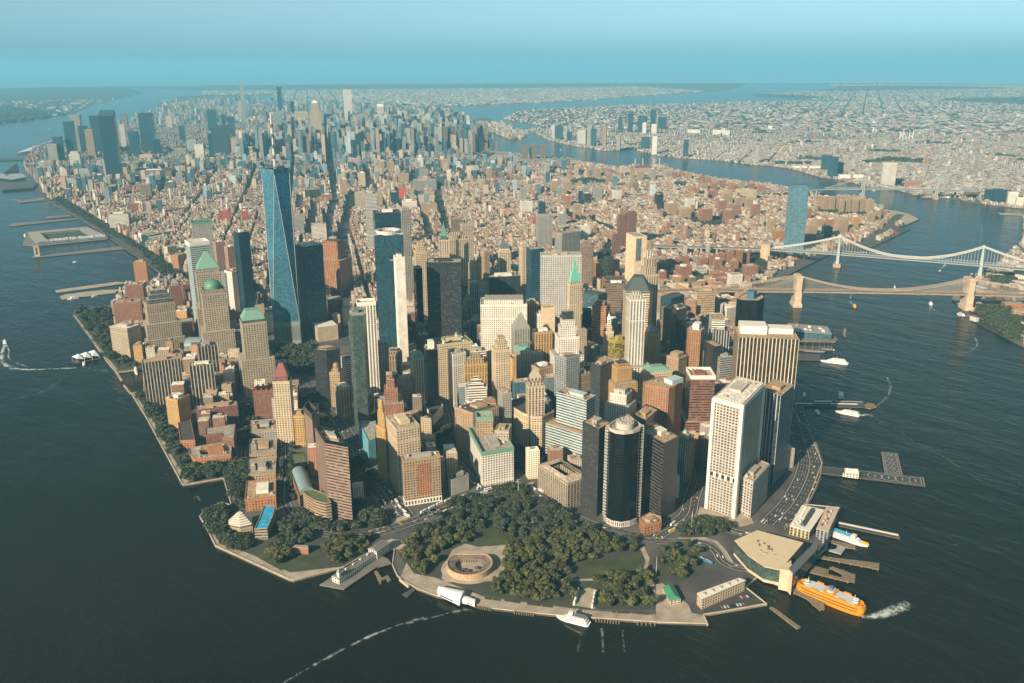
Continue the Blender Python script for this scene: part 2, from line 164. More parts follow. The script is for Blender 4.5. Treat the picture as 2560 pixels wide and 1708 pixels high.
['office_tower','small golden gothic tower with a pointed grey roof','P','gold',[593.8,279.4,620.1,265.6,632.2,288.7,605.8,302.5],118,[('tier',4,4,'gold'),('hip',14,'greyroof',0.1)],[],None,None,'building'],
['office_tower','grey stone tower with a steep stepped pyramid roof','V','grey',[389.1,454.9,417.2,439.8,430.5,464.4,402.4,479.5],132,[('hip',30,'greystone',0.08)],[],None,None,'building'],
['office_tower','white wedding cake tower with a black box on top','P','white',[392.3,331.9,426.8,310,445,338.7,410.5,360.6],140,[('tier',5,22,'white'),('tier',8,34,'white'),('tier',10,50,'black')],[(8,105)],None,None,'building'],
['office_tower','plain cream tower right of a pair in front of the silver gridded slab','M','cream',[495.6,483.2,517.2,469.3,530.1,489.6,508.5,503.4],150,[],[],None,None,'building'],
['office_building','cream stepped tower left of a pair in front of the silver gridded slab','P','white',[506.3,510.1,523.5,500.2,535.4,521.1,518.2,530.9],128,[('tier',4,6,'white')],[],None,None,'building'],
['office_tower','yellow tan ribbed tower below the cream pair','V','gold',[430.5,438.4,461.6,420.5,476.5,446.5,445.5,464.4],118,[('plant',)],[],None,None,'building'],
['office_building','tan ribbed block just right of the huge white stone block','V','gold',[523,562.9,545.3,548.8,560.3,572.5,538,586.6],140,[('plant',)],[],None,None,'building'],
['office_building','blank gold wall lit by the sun beside the cream pyramid capped tower','M','gold',[352.3,420.4,381.5,412.3,388.5,437.3,359.3,445.5],85,[('plant',)],[],None,None,'building'],
['office_tower','steel grey gridded tower behind the green ribboned building','N','steel',[341.4,290.3,345.6,264.2,374,257.3,369.8,283.4],128,[('plant',)],[],None,'dark','building'],
['office_tower','dark charcoal glass tower with white dishes on its roof','K','charcoal',[368.2,223.9,367.1,198.6,407.1,201.8,408.2,227.1],122,[('dishes',5)],[],None,'dark','building'],
['office_tower','gold stone stepped tower right of the charcoal tower','P','gold',[392.7,180.5,420.4,169.1,431.8,196.8,404.1,208.2],118,[('tier',4,6,'gold')],[(8,90)],None,None,'building'],
['apartment_building','white stepped building in front of the gold stone tower','P','white',[363.9,170.8,375.3,142.1,403.2,153.2,391.8,181.9],80,[('tier',5,8,'white'),('plant',)],[(7,62)],None,None,'building'],
['office_building','narrow brown and gold block left of the charcoal tower','P','tan',[379.4,258.6,401.5,255,406.4,284.6,384.2,288.2],88,[('plant',)],[],None,None,'building'],
['office_building','low blue glass block right of the mint spired tower','R','Gteal',[859.8,716.1,868.6,669.8,903,676.4,894.2,722.7],78,[],[],None,None,'building'],
['office_building','black glass block under the low blue one','D','black',[685.7,548.9,701.1,534.9,718.6,554.1,703.3,568.1],95,[],[],None,None,'building'],
['office_building','brown ribbon windowed slab behind the orange brick tower','R','brown',[907.4,682.4,943.2,643.1,965.4,663.3,929.5,702.7],100,[('plant',)],[],None,None,'building'],
['office_tower','tall black glass tower in the shade left of the river towers','D','charcoal',[717.2,316.6,689.6,282.6,721.7,280.2,749.3,314.2],150,[('plant',)],[],None,None,'building'],
['office_building','teal topped glass block behind the tall black glass tower','G','Gteal',[908.3,468,965.8,472.6,963.4,502.5,905.9,497.9],100,[],[],None,None,'building'],
['office_building','tan striped block with roof plant close to the bridge ramps','R','tan',[1060.3,502.3,1087.6,466.6,1115.4,487.8,1088.1,523.5],88,[('plant',)],[],None,None,'building'],
['office_tower','orange brown octagonal tower with a white rooftop unit','P','rust',[655,226.9,643.1,211.8,658.2,194.9,677.9,200.7,693.2,218.4,679.1,236.6],130,[('box',0.2,0.7,0.3,0.8,12,'white')],[],None,None,'building'],
['office_tower','white and glass tower with a tan flat roof behind the octagonal orange one','R','white',[758.7,248.9,718,212.7,736.2,192.9,776.9,229],138,[],[],None,'tan','building'],
['office_tower','black tower with white vertical ribs in front of the white and glass one','F','silver',[733.3,225.9,711.7,203,734.8,178.8,756.5,201.7],118,[('plant',)],[],None,'dark','building'],
['office_building','grey ribboned slab left of the broad cream river tower','R','grey',[651.1,138.5,678,128.7,691.7,166.3,664.8,176.1],88,[('plant',)],[],None,None,'building'],
['office_building','dark slab behind the grey ribboned slab','D','charcoal',[647.2,151.9,663.5,144.7,679.7,181.3,663.4,188.5],110,[],[],None,None,'building'],
['office_building','cream block with a small mint hipped roof behind the brown chamfered tower','P','cream',[495.5,196,541.3,171.2,557.9,202,512.1,226.8],80,[('hip',8,'mint',0.5)],[],None,None,'building'],
['apartment_building','small tan tower near the tan striped block','P','tan',[951.3,531,973.3,522.7,981.7,545.2,959.7,553.5],92,[],[],None,None,'building'],
['brick_building','brown brick setback block right of the golden gothic tower','P','tan',[606.5,237.4,607.8,208.1,637.8,209.6,636.4,238.8],80,[('tier',5,8,'tan')],[],None,None,'building'],
['office_building','dark brown block behind the white lantern pinnacle','P','brown',[822.1,426.8,815.4,394.3,844.8,388.2,851.5,420.7],105,[],[],None,None,'building'],
['office_building','low stone block with water tanks between the wedding cake tower and charcoal tower','P','grey',[520.4,388.7,559.7,372.6,574.9,409.6,535.6,425.7],62,[('plant',)],[],None,None,'building'],
['office_building','dark roofed stone block right of the black topped wedding cake tower','P','grey',[532.2,391,557.9,377.8,571.7,404.4,546,417.7],78,[('plant',)],[],None,None,'building'],
['office_building','grey stone block with a pale mint roof beside the blank gold wall','P','grey',[357.5,414.8,385.3,398.9,400.2,424.9,372.4,440.9],100,[('hip',8,'mint',0.6)],[],None,None,'building'],
['office_building','brown block with a red water tank between the gold ribs and the steel grid','P','tan',[356.9,348.2,391.4,342.9,395.9,372.6,361.4,377.8],82,[('plant',)],[],None,None,'building'],
['brick_apartment_block','brick cross plan block nearest the low white roofed school','P','brick',[1321,785,1353,767,1368,793,1335,810],32,[('plant',)],[],None,None,'building','brick housing blocks by the bridge'],
['brick_apartment_block','brick cross plan block behind the bridge ramp trees','P','brick',[1444,728,1476,710,1490,736,1458,753],36,[('plant',)],[],None,None,'building','brick housing blocks by the bridge'],
['brick_apartment_block','brick cross plan block nearest the bridge ramp','P','brick',[1410,676,1445,656,1460,684,1425,704],33,[('plant',)],[],None,None,'building','brick housing blocks by the bridge'],
['brick_apartment_block','rightmost brick cross plan block near the highway','P','brick',[1572,697,1607,678,1623,706,1588,725],42,[('plant',)],[],None,None,'building','brick housing blocks by the bridge'],
['brick_apartment_block','brick cross plan block partly behind its neighbours by the ramp','P','brick',[1572,779,1603,761,1617,786,1586,804],25,[('plant',)],[],None,None,'building','brick housing blocks by the bridge'],
['brick_apartment_block','shaded brick block beside the white roofed school','P','brick',[1407,829,1444,808,1460,838,1423,858],43,[('plant',)],[],None,None,'building','brick housing blocks by the bridge'],
['brick_apartment_block','brick block farthest left of the riverside estate','P','brick',[1488,939,1524,920,1539,948,1504,968],38,[('plant',)],[],None,None,'building','brick housing blocks by the bridge'],
['brick_apartment_block','brick block behind the estate trees','P','brick',[1574,950,1598,937,1608,956,1585,969],33,[('plant',)],[],None,None,'building','brick housing blocks by the bridge'],
['brick_apartment_block','brick block just right of the stepped spire','P','brick',[1441,940,1474,922,1488,948,1456,966],33,[('plant',)],[],None,None,'building','brick housing blocks by the bridge'],
['brick_apartment_block','dark shaded brick block below the stepped spire','P','brick',[1320,834,1339,824,1348,839,1329,850],41,[('plant',)],[],None,None,'building','brick housing blocks by the bridge'],
['brick_apartment_block','one of the crowded brick slabs of the terraced complex below the bridge approach','P','brick',[1602,892,1621,882,1630,897,1610,908],33,[('plant',)],[],None,None,'building','terraced brick complex'],
['brick_apartment_block','one of the crowded brick slabs of the terraced complex below the bridge approach','P','brick',[1631,877,1651,865,1660,882,1640,893],40,[('plant',)],[],None,None,'building','terraced brick complex'],
['brick_apartment_block','one of the crowded brick slabs of the terraced complex below the bridge approach','P','brick',[1654,856,1672,846,1680,860,1662,871],47,[('plant',)],[],None,None,'building','terraced brick complex'],
['brick_apartment_block','one of the crowded brick slabs of the terraced complex below the bridge approach','P','brick',[1672,839,1693,827,1702,844,1682,855],53,[('plant',)],[],None,None,'building','terraced brick complex'],
['brick_apartment_block','one of the crowded brick slabs of the terraced complex below the bridge approach','P','brick',[1696,818,1714,808,1722,822,1704,832],56,[('plant',)],[],None,None,'building','terraced brick complex'],
['brick_apartment_block','one of the crowded brick slabs of the terraced complex below the bridge approach','P','brick',[1742,820,1759,810,1767,824,1750,834],48,[('plant',)],[],None,None,'building','terraced brick complex'],
['brick_apartment_block','one of the crowded brick slabs of the terraced complex below the bridge approach','P','brick',[1617,845,1638,833,1647,850,1626,861],33,[('plant',)],[],None,None,'building','terraced brick complex'],
['brick_apartment_block','one of the crowded brick slabs of the terraced complex below the bridge approach','P','brick',[1657,809,1677,797,1686,814,1666,825],29,[('plant',)],[],None,None,'building','terraced brick complex'],
['apartment_tower','left of the twin dark brown brick towers in the tenement district','V','redbrick',[1638,1284,1662,1271,1672,1290,1648,1303],125,[],[],None,None,'building'],
['apartment_tower','right of the twin dark brown brick towers in the tenement district','V','redbrick',[1654,1253,1680,1238,1691,1259,1665,1274],132,[('tier',4,8,'redbrick')],[],None,None,'building'],
['brick_tower','small dark red brick tower under the twin brown ones','V','redbrick',[1506,1190,1528,1178,1538,1196,1516,1208],78,[],[],None,None,'building'],
['jail_building','gold sunlit slab with a sharp dark shadow right of the silver slab','M','rust',[1261,976,1283,964,1293,982,1271,994],62,[],[],None,None,'building'],
['brick_building','brick block with roof plant between the brown capped tower and the trees','P','orange',[1193,988,1211,978,1220,993,1201,1003],60,[],[],None,None,'building'],
['police_building','low red brick square block with white roof','P','brick',[1103.3,850.5,1153.7,822.6,1178.9,868,1128.5,895.9],45,[],[],None,None,'building'],
['school_building','low white roofed school amid the brick blocks','R','white',[1508,835,1538,819,1558,854,1528,871],18,[],[],None,None,'building'],
['brick_building','white tower of offices at the edge of the bridge ramp','P','white',[1371.4,614,1402,597,1415.6,621.5,1385,638.5],60,[],[],None,None,'building'],
['office_building','rounded white apartment block with balconies beside the riverside trees','R','white',[403,2965,470,2928,499,2982,433,3018],62,[('plant',)],[],None,None,'building'],
['office_building','building wrapped in bright red construction netting,left of two','R','red',[781,2757,820,2735,838,2767,798,2789],55,[('plant',)],[],None,None,'building'],
['office_building','building wrapped in bright red netting,right of two','R','red',[879,2752,901,2739,911,2757,889,2770],50,[('plant',)],[],None,None,'building'],
['office_building','red walled loft with a green roof','P','redbrick',[618,3368,695,3326,729,3387,652,3430],40,[('plant',)],[],None,None,'building'],
['office_building','pale green glass slab beside the far highway','R','paleglass',[629,4405,697,4367,728,4422,659,4460],55,[('plant',)],[],None,None,'building'],
['office_building','brick warehouse block left of the pale green slab','P','brick',[597,4579,669,4539,701,4597,629,4637],48,[('plant',)],[],None,None,'building'],
['office_building','brown stepped telephone exchange building','V','brown',[910,4636,988,4592,1023,4655,944,4699],70,[('plant',)],[],None,None,'building'],
['office_building','very long brown loft building,nearest of the brown giants','P','brown',[978,4336,1163,4234,1245,4382,1060,4484],75,[('plant',)],[],None,None,'building'],
['office_building','long brown block behind the very long loft','P','brown',[1049,4994,1212,4904,1285,5034,1122,5124],62,[('plant',)],[],None,None,'building'],
['office_building','cream block with roof works right of the mirrored prism','P','cream',[1413,5434,1483,5395,1514,5452,1444,5491],62,[('plant',)],[],None,None,'building'],
['office_building','dark glass block before the brown exchange','G','Gteal',[815,4450,854,4429,872,4460,833,4482],60,[('plant',)],[],None,None,'building'],
['office_building','pale blue glass block left of the brown exchange','R','paleglass',[820,4785,880,4752,906,4800,846,4833],62,[('plant',)],[],None,None,'building'],
['office_building','wavy pale glass slab by the far piers','R','paleglass',[739,5278,780,5256,798,5288,757,5311],75,[('plant',)],[],None,None,'building'],
['office_building','silver ribbed twisted tower by the far piers,left one','V','grey',[710,5040,755,5015,775,5051,730,5076],95,[('plant',)],[],None,None,'building'],
['office_building','silver fanned block right of the ribbed tower','V','grey',[764,5024,809,4999,829,5035,784,5060],60,[('plant',)],[],None,None,'building'],
['office_tower','pale gridded unfinished tower by the far river piers','N','grey',[911,5699,961,5671,983,5711,933,5739],145,[],[],None,None,'building'],
['office_tower','slender dark tower left of the glass cluster','G','Gteal',[960,5734,1006,5709,1026,5746,980,5771],190,[],[],None,None,'building'],
['office_building','large brick warehouse by the far pier','P','redbrick',[836,5964,897,5930,924,5979,863,6012],60,[('plant',)],[],None,None,'building'],
['office_building','dark brown apartment tower in the low village','P','brown',[839,3829,885,3804,905,3840,859,3865],62,[('plant',)],[],None,None,'building'],
['office_building','slim red brick tower in the low village','P','redbrick',[803,3942,827,3928,838,3948,814,3961],55,[('plant',)],[],None,None,'building'],
['office_building','dark grey flat block in the low village','P','dgrey',[1018,3963,1061,3939,1080,3973,1037,3997],48,[('plant',)],[],None,None,'building'],
['office_building','cream stepped tower in the left midground','V','cream',[1253,4414,1303,4386,1325,4426,1276,4454],78,[('plant',)],[],None,None,'building'],
['office_tower','stepped cream prewar tower below the black slab','V','cream',[2036,5386,2085,5359,2106,5398,2058,5425],140,[],[],None,None,'building'],
['office_tower','white prewar tower with a bulbous top','P','white',[1697,5185,1748,5156,1772,5198,1720,5227],130,[],[],None,None,'building'],
['office_tower','pale greenish slab left of the white prewar tower','R','paleglass',[1905,5831,1965,5797,1992,5846,1932,5879],110,[],[],None,None,'building'],
['office_building','large grey department store like block','P','grey',[1728,4839,1800,4798,1832,4856,1760,4897],72,[('plant',)],[],None,None,'building'],
['office_tower','thin cream tower with blank flank','P','cream',[1943,4880,1975,4862,1990,4888,1957,4906],120,[],[],None,None,'building'],
['office_building','wide dark flat block in the middle left','R','grey',[1724,5630,1799,5588,1833,5649,1758,5690],70,[('plant',)],[],None,None,'building'],
['glass_tower','leftmost dark blue tower of the far riverside glass cluster','G','Gteal',[1044,5750,1095,5722,1118,5763,1067,5791],285,[],[],None,None,'building'],
['office_tower','grey fluted tower second from the left in the glass cluster','V','grey',[1244,6286,1301,6255,1326,6300,1269,6332],300,[],[],None,None,'building'],
['glass_tower','dark blue slab third from the left in the glass cluster','G','Gblue',[1266,6210,1317,6182,1340,6223,1289,6251],225,[],[],None,None,'building'],
['office_tower','bronze striped tower left of the pointed glass tower','V','tan',[1220,5910,1266,5884,1286,5921,1240,5947],215,[],[],None,None,'building'],
['glass_tower','pointed glass tower with a slanted peak and observation deck','G','Gteal',[1321,6100,1400,6056,1436,6120,1356,6164],300,[],[],None,None,'building'],
['glass_tower','tallest wide blue tower of the far riverside cluster','G','Gblue',[857,4389,924,4352,954,4405,887,4443],380,[('wedge',30)],[],None,None,'building'],
['glass_tower','broad dark glass tower right of the riverside cluster','G','Gteal',[1629,5991,1716,5943,1755,6013,1668,6061],300,[('tier',6,14,'Gteal')],[],None,None,'building'],
['office_tower','slim white lit tower right of the tallest blue tower','R','white',[1634,6441,1667,6423,1682,6449,1649,6468],210,[],[],None,None,'building'],
['glass_tower','mid blue glass block between the white tower and the broad dark tower','G','Gteal',[1460,5747,1514,5718,1538,5760,1484,5790],200,[],[],None,None,'building'],
['glass_tower','wide black slab over the station in the far midtown left','K','Gblue',[1931,5432,2031,5376,2075,5456,1976,5512],230,[],[],None,None,'building'],
['glass_tower','dark block with a slanted top on the far west side','G','Gteal',[2842,7607,2916,7566,2949,7625,2875,7666],240,[],[],None,None,'building'],
['office_tower','pinkish residential tower beside the thinnest needle','P','pink',[4209,9862,4261,9833,4284,9875,4232,9904],210,[],[],None,None,'building'],
['office_tower','very tall pale needle tower on the far left skyline','G','paleglass',[3568,8393,3604,8373,3620,8402,3584,8422],472,[],[],None,None,'building'],
['office_tower','cream tower far up the west side','P','cream',[2768,8454,2816,8427,2838,8466,2789,8493],150,[],[],None,None,'building'],
['glass_tower','dark teal tower far up the west side near the needle','G','Gteal',[2699,6839,2746,6813,2767,6851,2720,6877],210,[],[],None,None,'building'],
['glass_tower','narrow blue tower near the far needle','G','Gblue',[2709,6991,2739,6974,2752,6998,2722,7015],220,[],[],None,None,'building'],
['glass_tower','teal tower right of the cream far one','G','Gteal',[2197,6697,2237,6675,2254,6707,2214,6729],160,[],[],None,None,'building'],
['office_tower','grey tower behind the cream far one','P','grey',[3049,9073,3096,9046,3116,9084,3070,9110],150,[],[],None,None,'building'],
['office_tower','cream stepped tower right of the wide black slab','P','cream',[2250,5724,2309,5691,2335,5738,2276,5771],170,[],[],None,None,'building'],
['glass_tower','dark neighbour left of the wide black slab','G','Gblue',[1784,5151,1807,5138,1817,5157,1794,5169],200,[],[],None,None,'building'],
['glass_tower','blue glass block right foot of the broad dark tower','G','Gblue',[1619,5725,1660,5702,1678,5735,1637,5758],140,[],[],None,None,'building'],
['office_tower','brown gridded tower on the far river bank','P','brown',[2311,8417,2357,8391,2378,8428,2331,8454],190,[],[],None,None,'building'],
['office_tower','white ziggurat shaped block before the glass cluster','V','white',[918,5270,974,5239,999,5284,943,5315],110,[('tier',9,18,'white')],[],None,None,'building'],
['office_tower','bright mirror prism reflecting the sky in front of the pointed tower','R','white',[1356,6157,1411,6126,1435,6170,1380,6201],200,[],[],None,None,'building'],
['glass_tower','needle thin dark tower on the far skyline','G','Gteal',[3582,7591,3620,7570,3637,7600,3599,7622],435,[],[],None,None,'building'],
['glass_tower','dark slim tower right of the thin dark needle','G','Gblue',[3481,7140,3510,7124,3523,7147,3494,7163],310,[],[],None,None,'building'],
['office_tower','pale glass tower with a white spire beside the dark needle','G','paleglass',[2528,5637,2580,5608,2602,5649,2551,5678],300,[('spire',60)],[],None,None,'building'],
['office_tower','broad grey stone slab tower left of the stepped art deco skyscraper','V','cream',[3186,6534,3292,6475,3339,6560,3233,6619],240,[('tier',8,14,'cream')],[],None,None,'building'],
['office_tower','stepped art deco skyscraper with a mast over midtown','V','cream',[2525,5063,2594,5025,2625,5080,2556,5118],320,[('tier',8,40,'cream'),('tier',16,62,'cream'),('hip',18,'white',0.3),('spire',44)],[],None,None,'building'],
['office_tower','very tall slim white gridded tower on the skyline','N','white',[3758,6619,3822,6583,3850,6634,3786,6670],424,[],[],None,None,'building'],
['office_tower','wide grey slab tower in midtown centre','N','grey',[3345,5749,3429,5702,3466,5770,3382,5817],240,[('tier',4,6,'grey')],[],None,None,'building'],
['glass_tower','dark blue glass tower right of the wide grey slab','G','Gblue',[3031,5096,3089,5064,3114,5110,3057,5142],220,[],[],None,None,'building'],
['office_tower','white tower with a bright slanted top','V','white',[3856,6205,3906,6177,3928,6217,3878,6245],279,[('wedge',22)],[],None,None,'building'],
['glass_tower','dark teal stepped tower right of the white slant topped one','G','Gblue',[3574,5550,3640,5513,3669,5566,3603,5603],230,[],[],None,None,'building'],
['glass_tower','dark blue cube tower in the east midtown','K','Gblue',[3066,4632,3116,4604,3138,4645,3088,4672],200,[],[],None,None,'building'],
['glass_tower','dark blue slim tower in east midtown','G','Gblue',[3788,5532,3821,5514,3835,5540,3803,5558],200,[],[],None,None,'building'],
['glass_tower','tall dark blue slab near the far river','K','Gblue',[3960,5393,3989,5377,4002,5401,3973,5417],262,[],[],None,None,'building'],
['glass_tower','small dark tower at the far river edge','G','Gblue',[4387,5743,4416,5728,4428,5750,4400,5766],230,[],[],None,None,'building'],
['office_tower','cream tower just right of the tall dark blue slab','P','cream',[4575,6133,4614,6112,4631,6143,4592,6164],240,[],[],None,None,'building'],
['glass_tower','curved teal flame shaped tower','G','Gteal',[4090,5648,4130,5626,4147,5658,4108,5680],150,[('hip',22,'Gteal',0.1)],[],None,None,'building'],
['office_tower','brown ribbed twin slab in the far east side','V','brown',[3587,4810,3646,4777,3672,4825,3614,4857],150,[],[],None,None,'building'],
['office_tower','brown tower with white blank flank near the river','P','brown',[3462,4398,3504,4374,3522,4408,3480,4432],165,[],[],None,None,'building'],
['glass_tower','black fronted tower with a pale flank','K','Gblue',[3150,4542,3189,4520,3207,4551,3167,4573],150,[],[],None,None,'building'],
['office_tower','brown tower with orange top beside the clock spires','V','brown',[2824,4707,2868,4682,2888,4718,2844,4742],185,[],[],None,None,'building'],
['office_tower','slim white clock tower with a gold tipped spire','P','white',[2627,4616,2657,4600,2670,4624,2640,4640],140,[('tier',3,20,'white'),('hip',36,'gold',0.1)],[],None,None,'building'],
['office_tower','cream tower with a golden pyramid roof','P','cream',[2590,4489,2625,4470,2641,4498,2606,4518],120,[('hip',40,'gold',0.05)],[],None,None,'building'],
['glass_tower','dark glass tower left of the slim clock tower','G','Gblue',[2405,4313,2430,4299,2441,4319,2416,4333],170,[],[],None,None,'building'],
['glass_tower','slim dark glass tower right of the golden pyramid','G','Gteal',[2824,4764,2848,4751,2859,4770,2835,4784],190,[],[],None,None,'building'],
['glass_tower','dark block right of the stepped art deco skyscraper','G','Gblue',[3482,6540,3540,6508,3567,6555,3508,6587],215,[],[],None,None,'building'],
['glass_tower','teal block right of the dark block in midtown','G','Gteal',[3444,6354,3502,6322,3527,6368,3470,6400],190,[],[],None,None,'building'],
['office_tower','cream tower in front of the teal midtown block','P','cream',[3045,5731,3098,5702,3121,5744,3068,5773],170,[],[],None,None,'building'],
['office_tower','tan prewar tower with a rounded top','V','cream',[2532,4708,2563,4691,2576,4716,2546,4733],140,[('tier',5,14,'cream')],[],None,None,'building'],
['glass_tower','dark blue tower left of the broad stone slab','G','Gblue',[2779,5904,2836,5873,2861,5918,2804,5950],200,[],[],None,None,'building'],
['glass_tower','teal glass cube below the broad stone slab','G','Gteal',[2362,5000,2416,4970,2439,5013,2386,5043],140,[],[],None,None,'building'],
['glass_tower','dark slim slab behind the broad stone slab','G','Gblue',[3563,7010,3602,6988,3619,7019,3580,7041],200,[],[],None,None,'building'],
['office_tower','pale glass tower right foot of the art deco skyscraper','G','paleglass',[2892,5577,2923,5560,2937,5585,2906,5602],180,[],[],None,None,'building'],
['office_tower','slender white tower under the tallest white gridded one','P','white',[2921,5198,2943,5186,2953,5204,2930,5216],180,[],[],None,None,'building'],
['office_tower','grey slab left of the wide grey slab','P','grey',[3371,5886,3412,5863,3430,5896,3389,5918],180,[],[],None,None,'building'],
['office_tower','thin cream tower right of the white slant topped one','P','cream',[3768,5947,3789,5936,3798,5952,3777,5964],170,[],[],None,None,'building'],
['office_tower','pinkish tower below the dark teal stepped one','P','pink',[3084,4721,3111,4706,3123,4728,3096,4743],140,[],[],None,None,'building'],
['office_tower','grey slab below the dark teal stepped tower','P','grey',[3536,5558,3595,5526,3621,5573,3562,5605],160,[],[],None,None,'building'],
['office_tower','slim white tower in the east side','P','white',[3083,4522,3100,4513,3107,4526,3090,4536],120,[],[],None,None,'building'],
['office_tower','white tower with a clock face cap above a blue block','P','white',[2455,3646,2479,3632,2490,3652,2466,3666],95,[('tier',4,14,'white'),('hip',10,'white',0.1)],[],None,None,'building'],
['glass_tower','small dark teal block under the clock capped tower','G','Gteal',[2491,3704,2518,3689,2531,3711,2503,3726],45,[],[],None,None,'building'],
['apartment_building','tan block with arched top windows beside the wide avenue','P','tan',[2076,3307,2124,3280,2145,3318,2097,3345],62,[('plant',)],[],None,None,'building'],
['apartment_building','wide flat grey modern block in the village','R','grey',[1999,3050,2101,2993,2147,3075,2044,3131],52,[('plant',)],[],None,None,'building'],
['apartment_building','dark teal glass block right of the wide flat grey block','R','Gteal',[2156,3059,2202,3034,2222,3070,2177,3096],62,[('plant',)],[],None,None,'building'],
['apartment_building','beige residential slab left of the striped white tower','P','pink',[1394,2669,1435,2647,1453,2679,1412,2702],88,[('plant',)],[],None,None,'building'],
['apartment_building','slim tower of stacked white balconies with staggered floors','R','silver',[904,1804,938,1785,953,1812,919,1831],218,[('plant',)],[],None,None,'building'],
['apartment_building','tan slab right of the staggered balcony tower','P','tan',[1502,2651,1522,2640,1530,2656,1511,2666],90,[('plant',)],[],None,None,'building'],
['apartment_building','dark blue glass block in the loft district','G','Gblue',[1622,2716,1654,2697,1669,2724,1636,2742],62,[('plant',)],[],None,None,'building'],
['apartment_building','bright white loft block beside the avenue','P','white',[1565,2537,1621,2506,1646,2551,1590,2582],45,[('plant',)],[],None,None,'building'],
['apartment_building','cream loft block right of the dark avenue','P','cream',[1737,2645,1799,2611,1827,2660,1765,2695],42,[('plant',)],[],None,None,'building'],
['apartment_building','tan corniced loft block right of the dark avenue','P','tan',[1560,2380,1618,2348,1643,2394,1586,2426],48,[('plant',)],[],None,None,'building'],
['apartment_building','red painted wall block in the loft district','M','red',[1791,2893,1823,2875,1837,2900,1805,2918],50,[('plant',)],[],None,None,'building'],
['apartment_building','brick block with a flat roof by the dark trees','P','brick',[1418,3017,1463,2992,1483,3028,1438,3053],40,[('plant',)],[],None,None,'building'],
['apartment_building','cream apartment block by the straight avenue','P','cream',[1846,3584,1894,3557,1916,3596,1867,3623],72,[('plant',)],[],None,None,'building'],
['apartment_building','tan prewar block right beside the straight avenue','P','tan',[1610,3157,1642,3140,1656,3165,1624,3183],85,[('plant',)],[],None,None,'building'],
['apartment_building','cream prewar block two avenues right','P','cream',[1858,3374,1888,3357,1902,3382,1871,3399],80,[('plant',)],[],None,None,'building'],
['apartment_building','tan twin topped prewar tower','P','tan',[2161,3662,2202,3639,2221,3672,2179,3694],95,[('plant',)],[],None,None,'building'],
['apartment_building','narrow tan prewar tower beside the pale avenue','P','tan',[2184,3575,2216,3557,2231,3583,2198,3601],100,[('plant',)],[],None,None,'building'],
['apartment_building','white balconied block in the nearer loft district','R','white',[866,2131,914,2104,935,2142,887,2169],70,[('plant',)],[],None,None,'building'],
['apartment_building','grey gridded block beside the tallest tower','R','grey',[906,2360,947,2337,965,2370,924,2392],75,[('plant',)],[],None,None,'building'],
['apartment_building','pink brown block left of a white one in the middle','P','pink',[2255,4108,2297,4084,2316,4118,2274,4142],75,[('plant',)],[],None,None,'building'],
['apartment_building','tan apartment slab in the east village','P','tan',[2602,3614,2657,3584,2681,3628,2626,3658],80,[('plant',)],[],None,None,'building'],
['apartment_building','tan apartment tower right midground','P','tan',[2560,3122,2590,3106,2603,3130,2574,3146],70,[('plant',)],[],None,None,'building'],
['apartment_building','bright white slim tower in the east village','P','white',[2285,3138,2302,3129,2310,3143,2292,3152],75,[('plant',)],[],None,None,'building'],
['apartment_tower','slim brick tower amid the estate trees','P','brick',[2544,1494,2572,1478,2584,1501,2556,1516],62,[('plant',)],[],None,None,'building'],
['apartment_tower','brick slab behind the slim estate tower','P','brick',[2855,1776,2894,1755,2911,1786,2872,1808],48,[('plant',)],[],None,None,'building'],
['apartment_tower','stepped brick tower beside the estate trees','P','brick',[2371,1338,2406,1319,2421,1346,2386,1366],55,[('plant',)],[],None,None,'building'],
['apartment_tower','paired brick tower right of the white slab','P','brick',[2320,1424,2362,1400,2381,1434,2339,1457],55,[('plant',)],[],None,None,'building'],
['apartment_tower','brick tower behind the stepped brick tower','P','brick',[2504,1397,2537,1379,2552,1405,2519,1423],55,[('plant',)],[],None,None,'building'],
['apartment_tower','brick tower left of the mirror glass giant','P','brick',[2568,1336,2597,1320,2610,1344,2580,1360],60,[('plant',)],[],None,None,'building'],
['apartment_tower','cream brick tower left of the mirror glass giant','P','tan',[2697,1456,2724,1441,2736,1462,2709,1478],58,[('plant',)],[],None,None,'building'],
['apartment_tower','tan slab with sunlit front above the estate','P','tan',[2754,1622,2794,1600,2811,1631,2772,1653],60,[('plant',)],[],None,None,'building'],
['apartment_tower','tan brick tower in the middle of the sunlit estate','P','tan',[2709,1520,2735,1506,2746,1526,2720,1540],55,[('plant',)],[],None,None,'building'],
['apartment_tower','long sunlit tan slab of the east estate','P','cream',[2918,1637,2988,1598,3018,1654,2949,1692],58,[('plant',)],[],None,None,'building'],
['apartment_tower','white slab with ribbon windows among brick estate towers','P','white',[2478,1622,2510,1604,2525,1630,2492,1648],62,[('plant',)],[],None,None,'building'],
['apartment_tower','glass balconied slab joined to the white ribbon slab','P','silver',[2539,1633,2562,1620,2572,1638,2549,1651],60,[('plant',)],[],None,None,'building'],
['apartment_tower','beige slab pair beside the dark tower','P','tan',[2309,1600,2351,1577,2369,1611,2328,1634],62,[('plant',)],[],None,None,'building'],
['apartment_tower','dark charcoal tower with a cyan flank','G','charcoal',[2386,1725,2414,1709,2427,1732,2398,1748],80,[('plant',)],[],None,None,'building'],
['apartment_tower','low tan slab below the white ribbon slab','P','tan',[2320,1531,2360,1509,2377,1541,2338,1563],45,[('plant',)],[],None,None,'building'],
['apartment_tower','tan towers group left of the square park','P','tan',[2463,2481,2506,2458,2525,2492,2482,2515],65,[('plant',)],[],None,None,'building'],
['apartment_tower','tan tower beside the square park','P','tan',[2508,2433,2542,2414,2558,2442,2524,2460],60,[('plant',)],[],None,None,'building'],
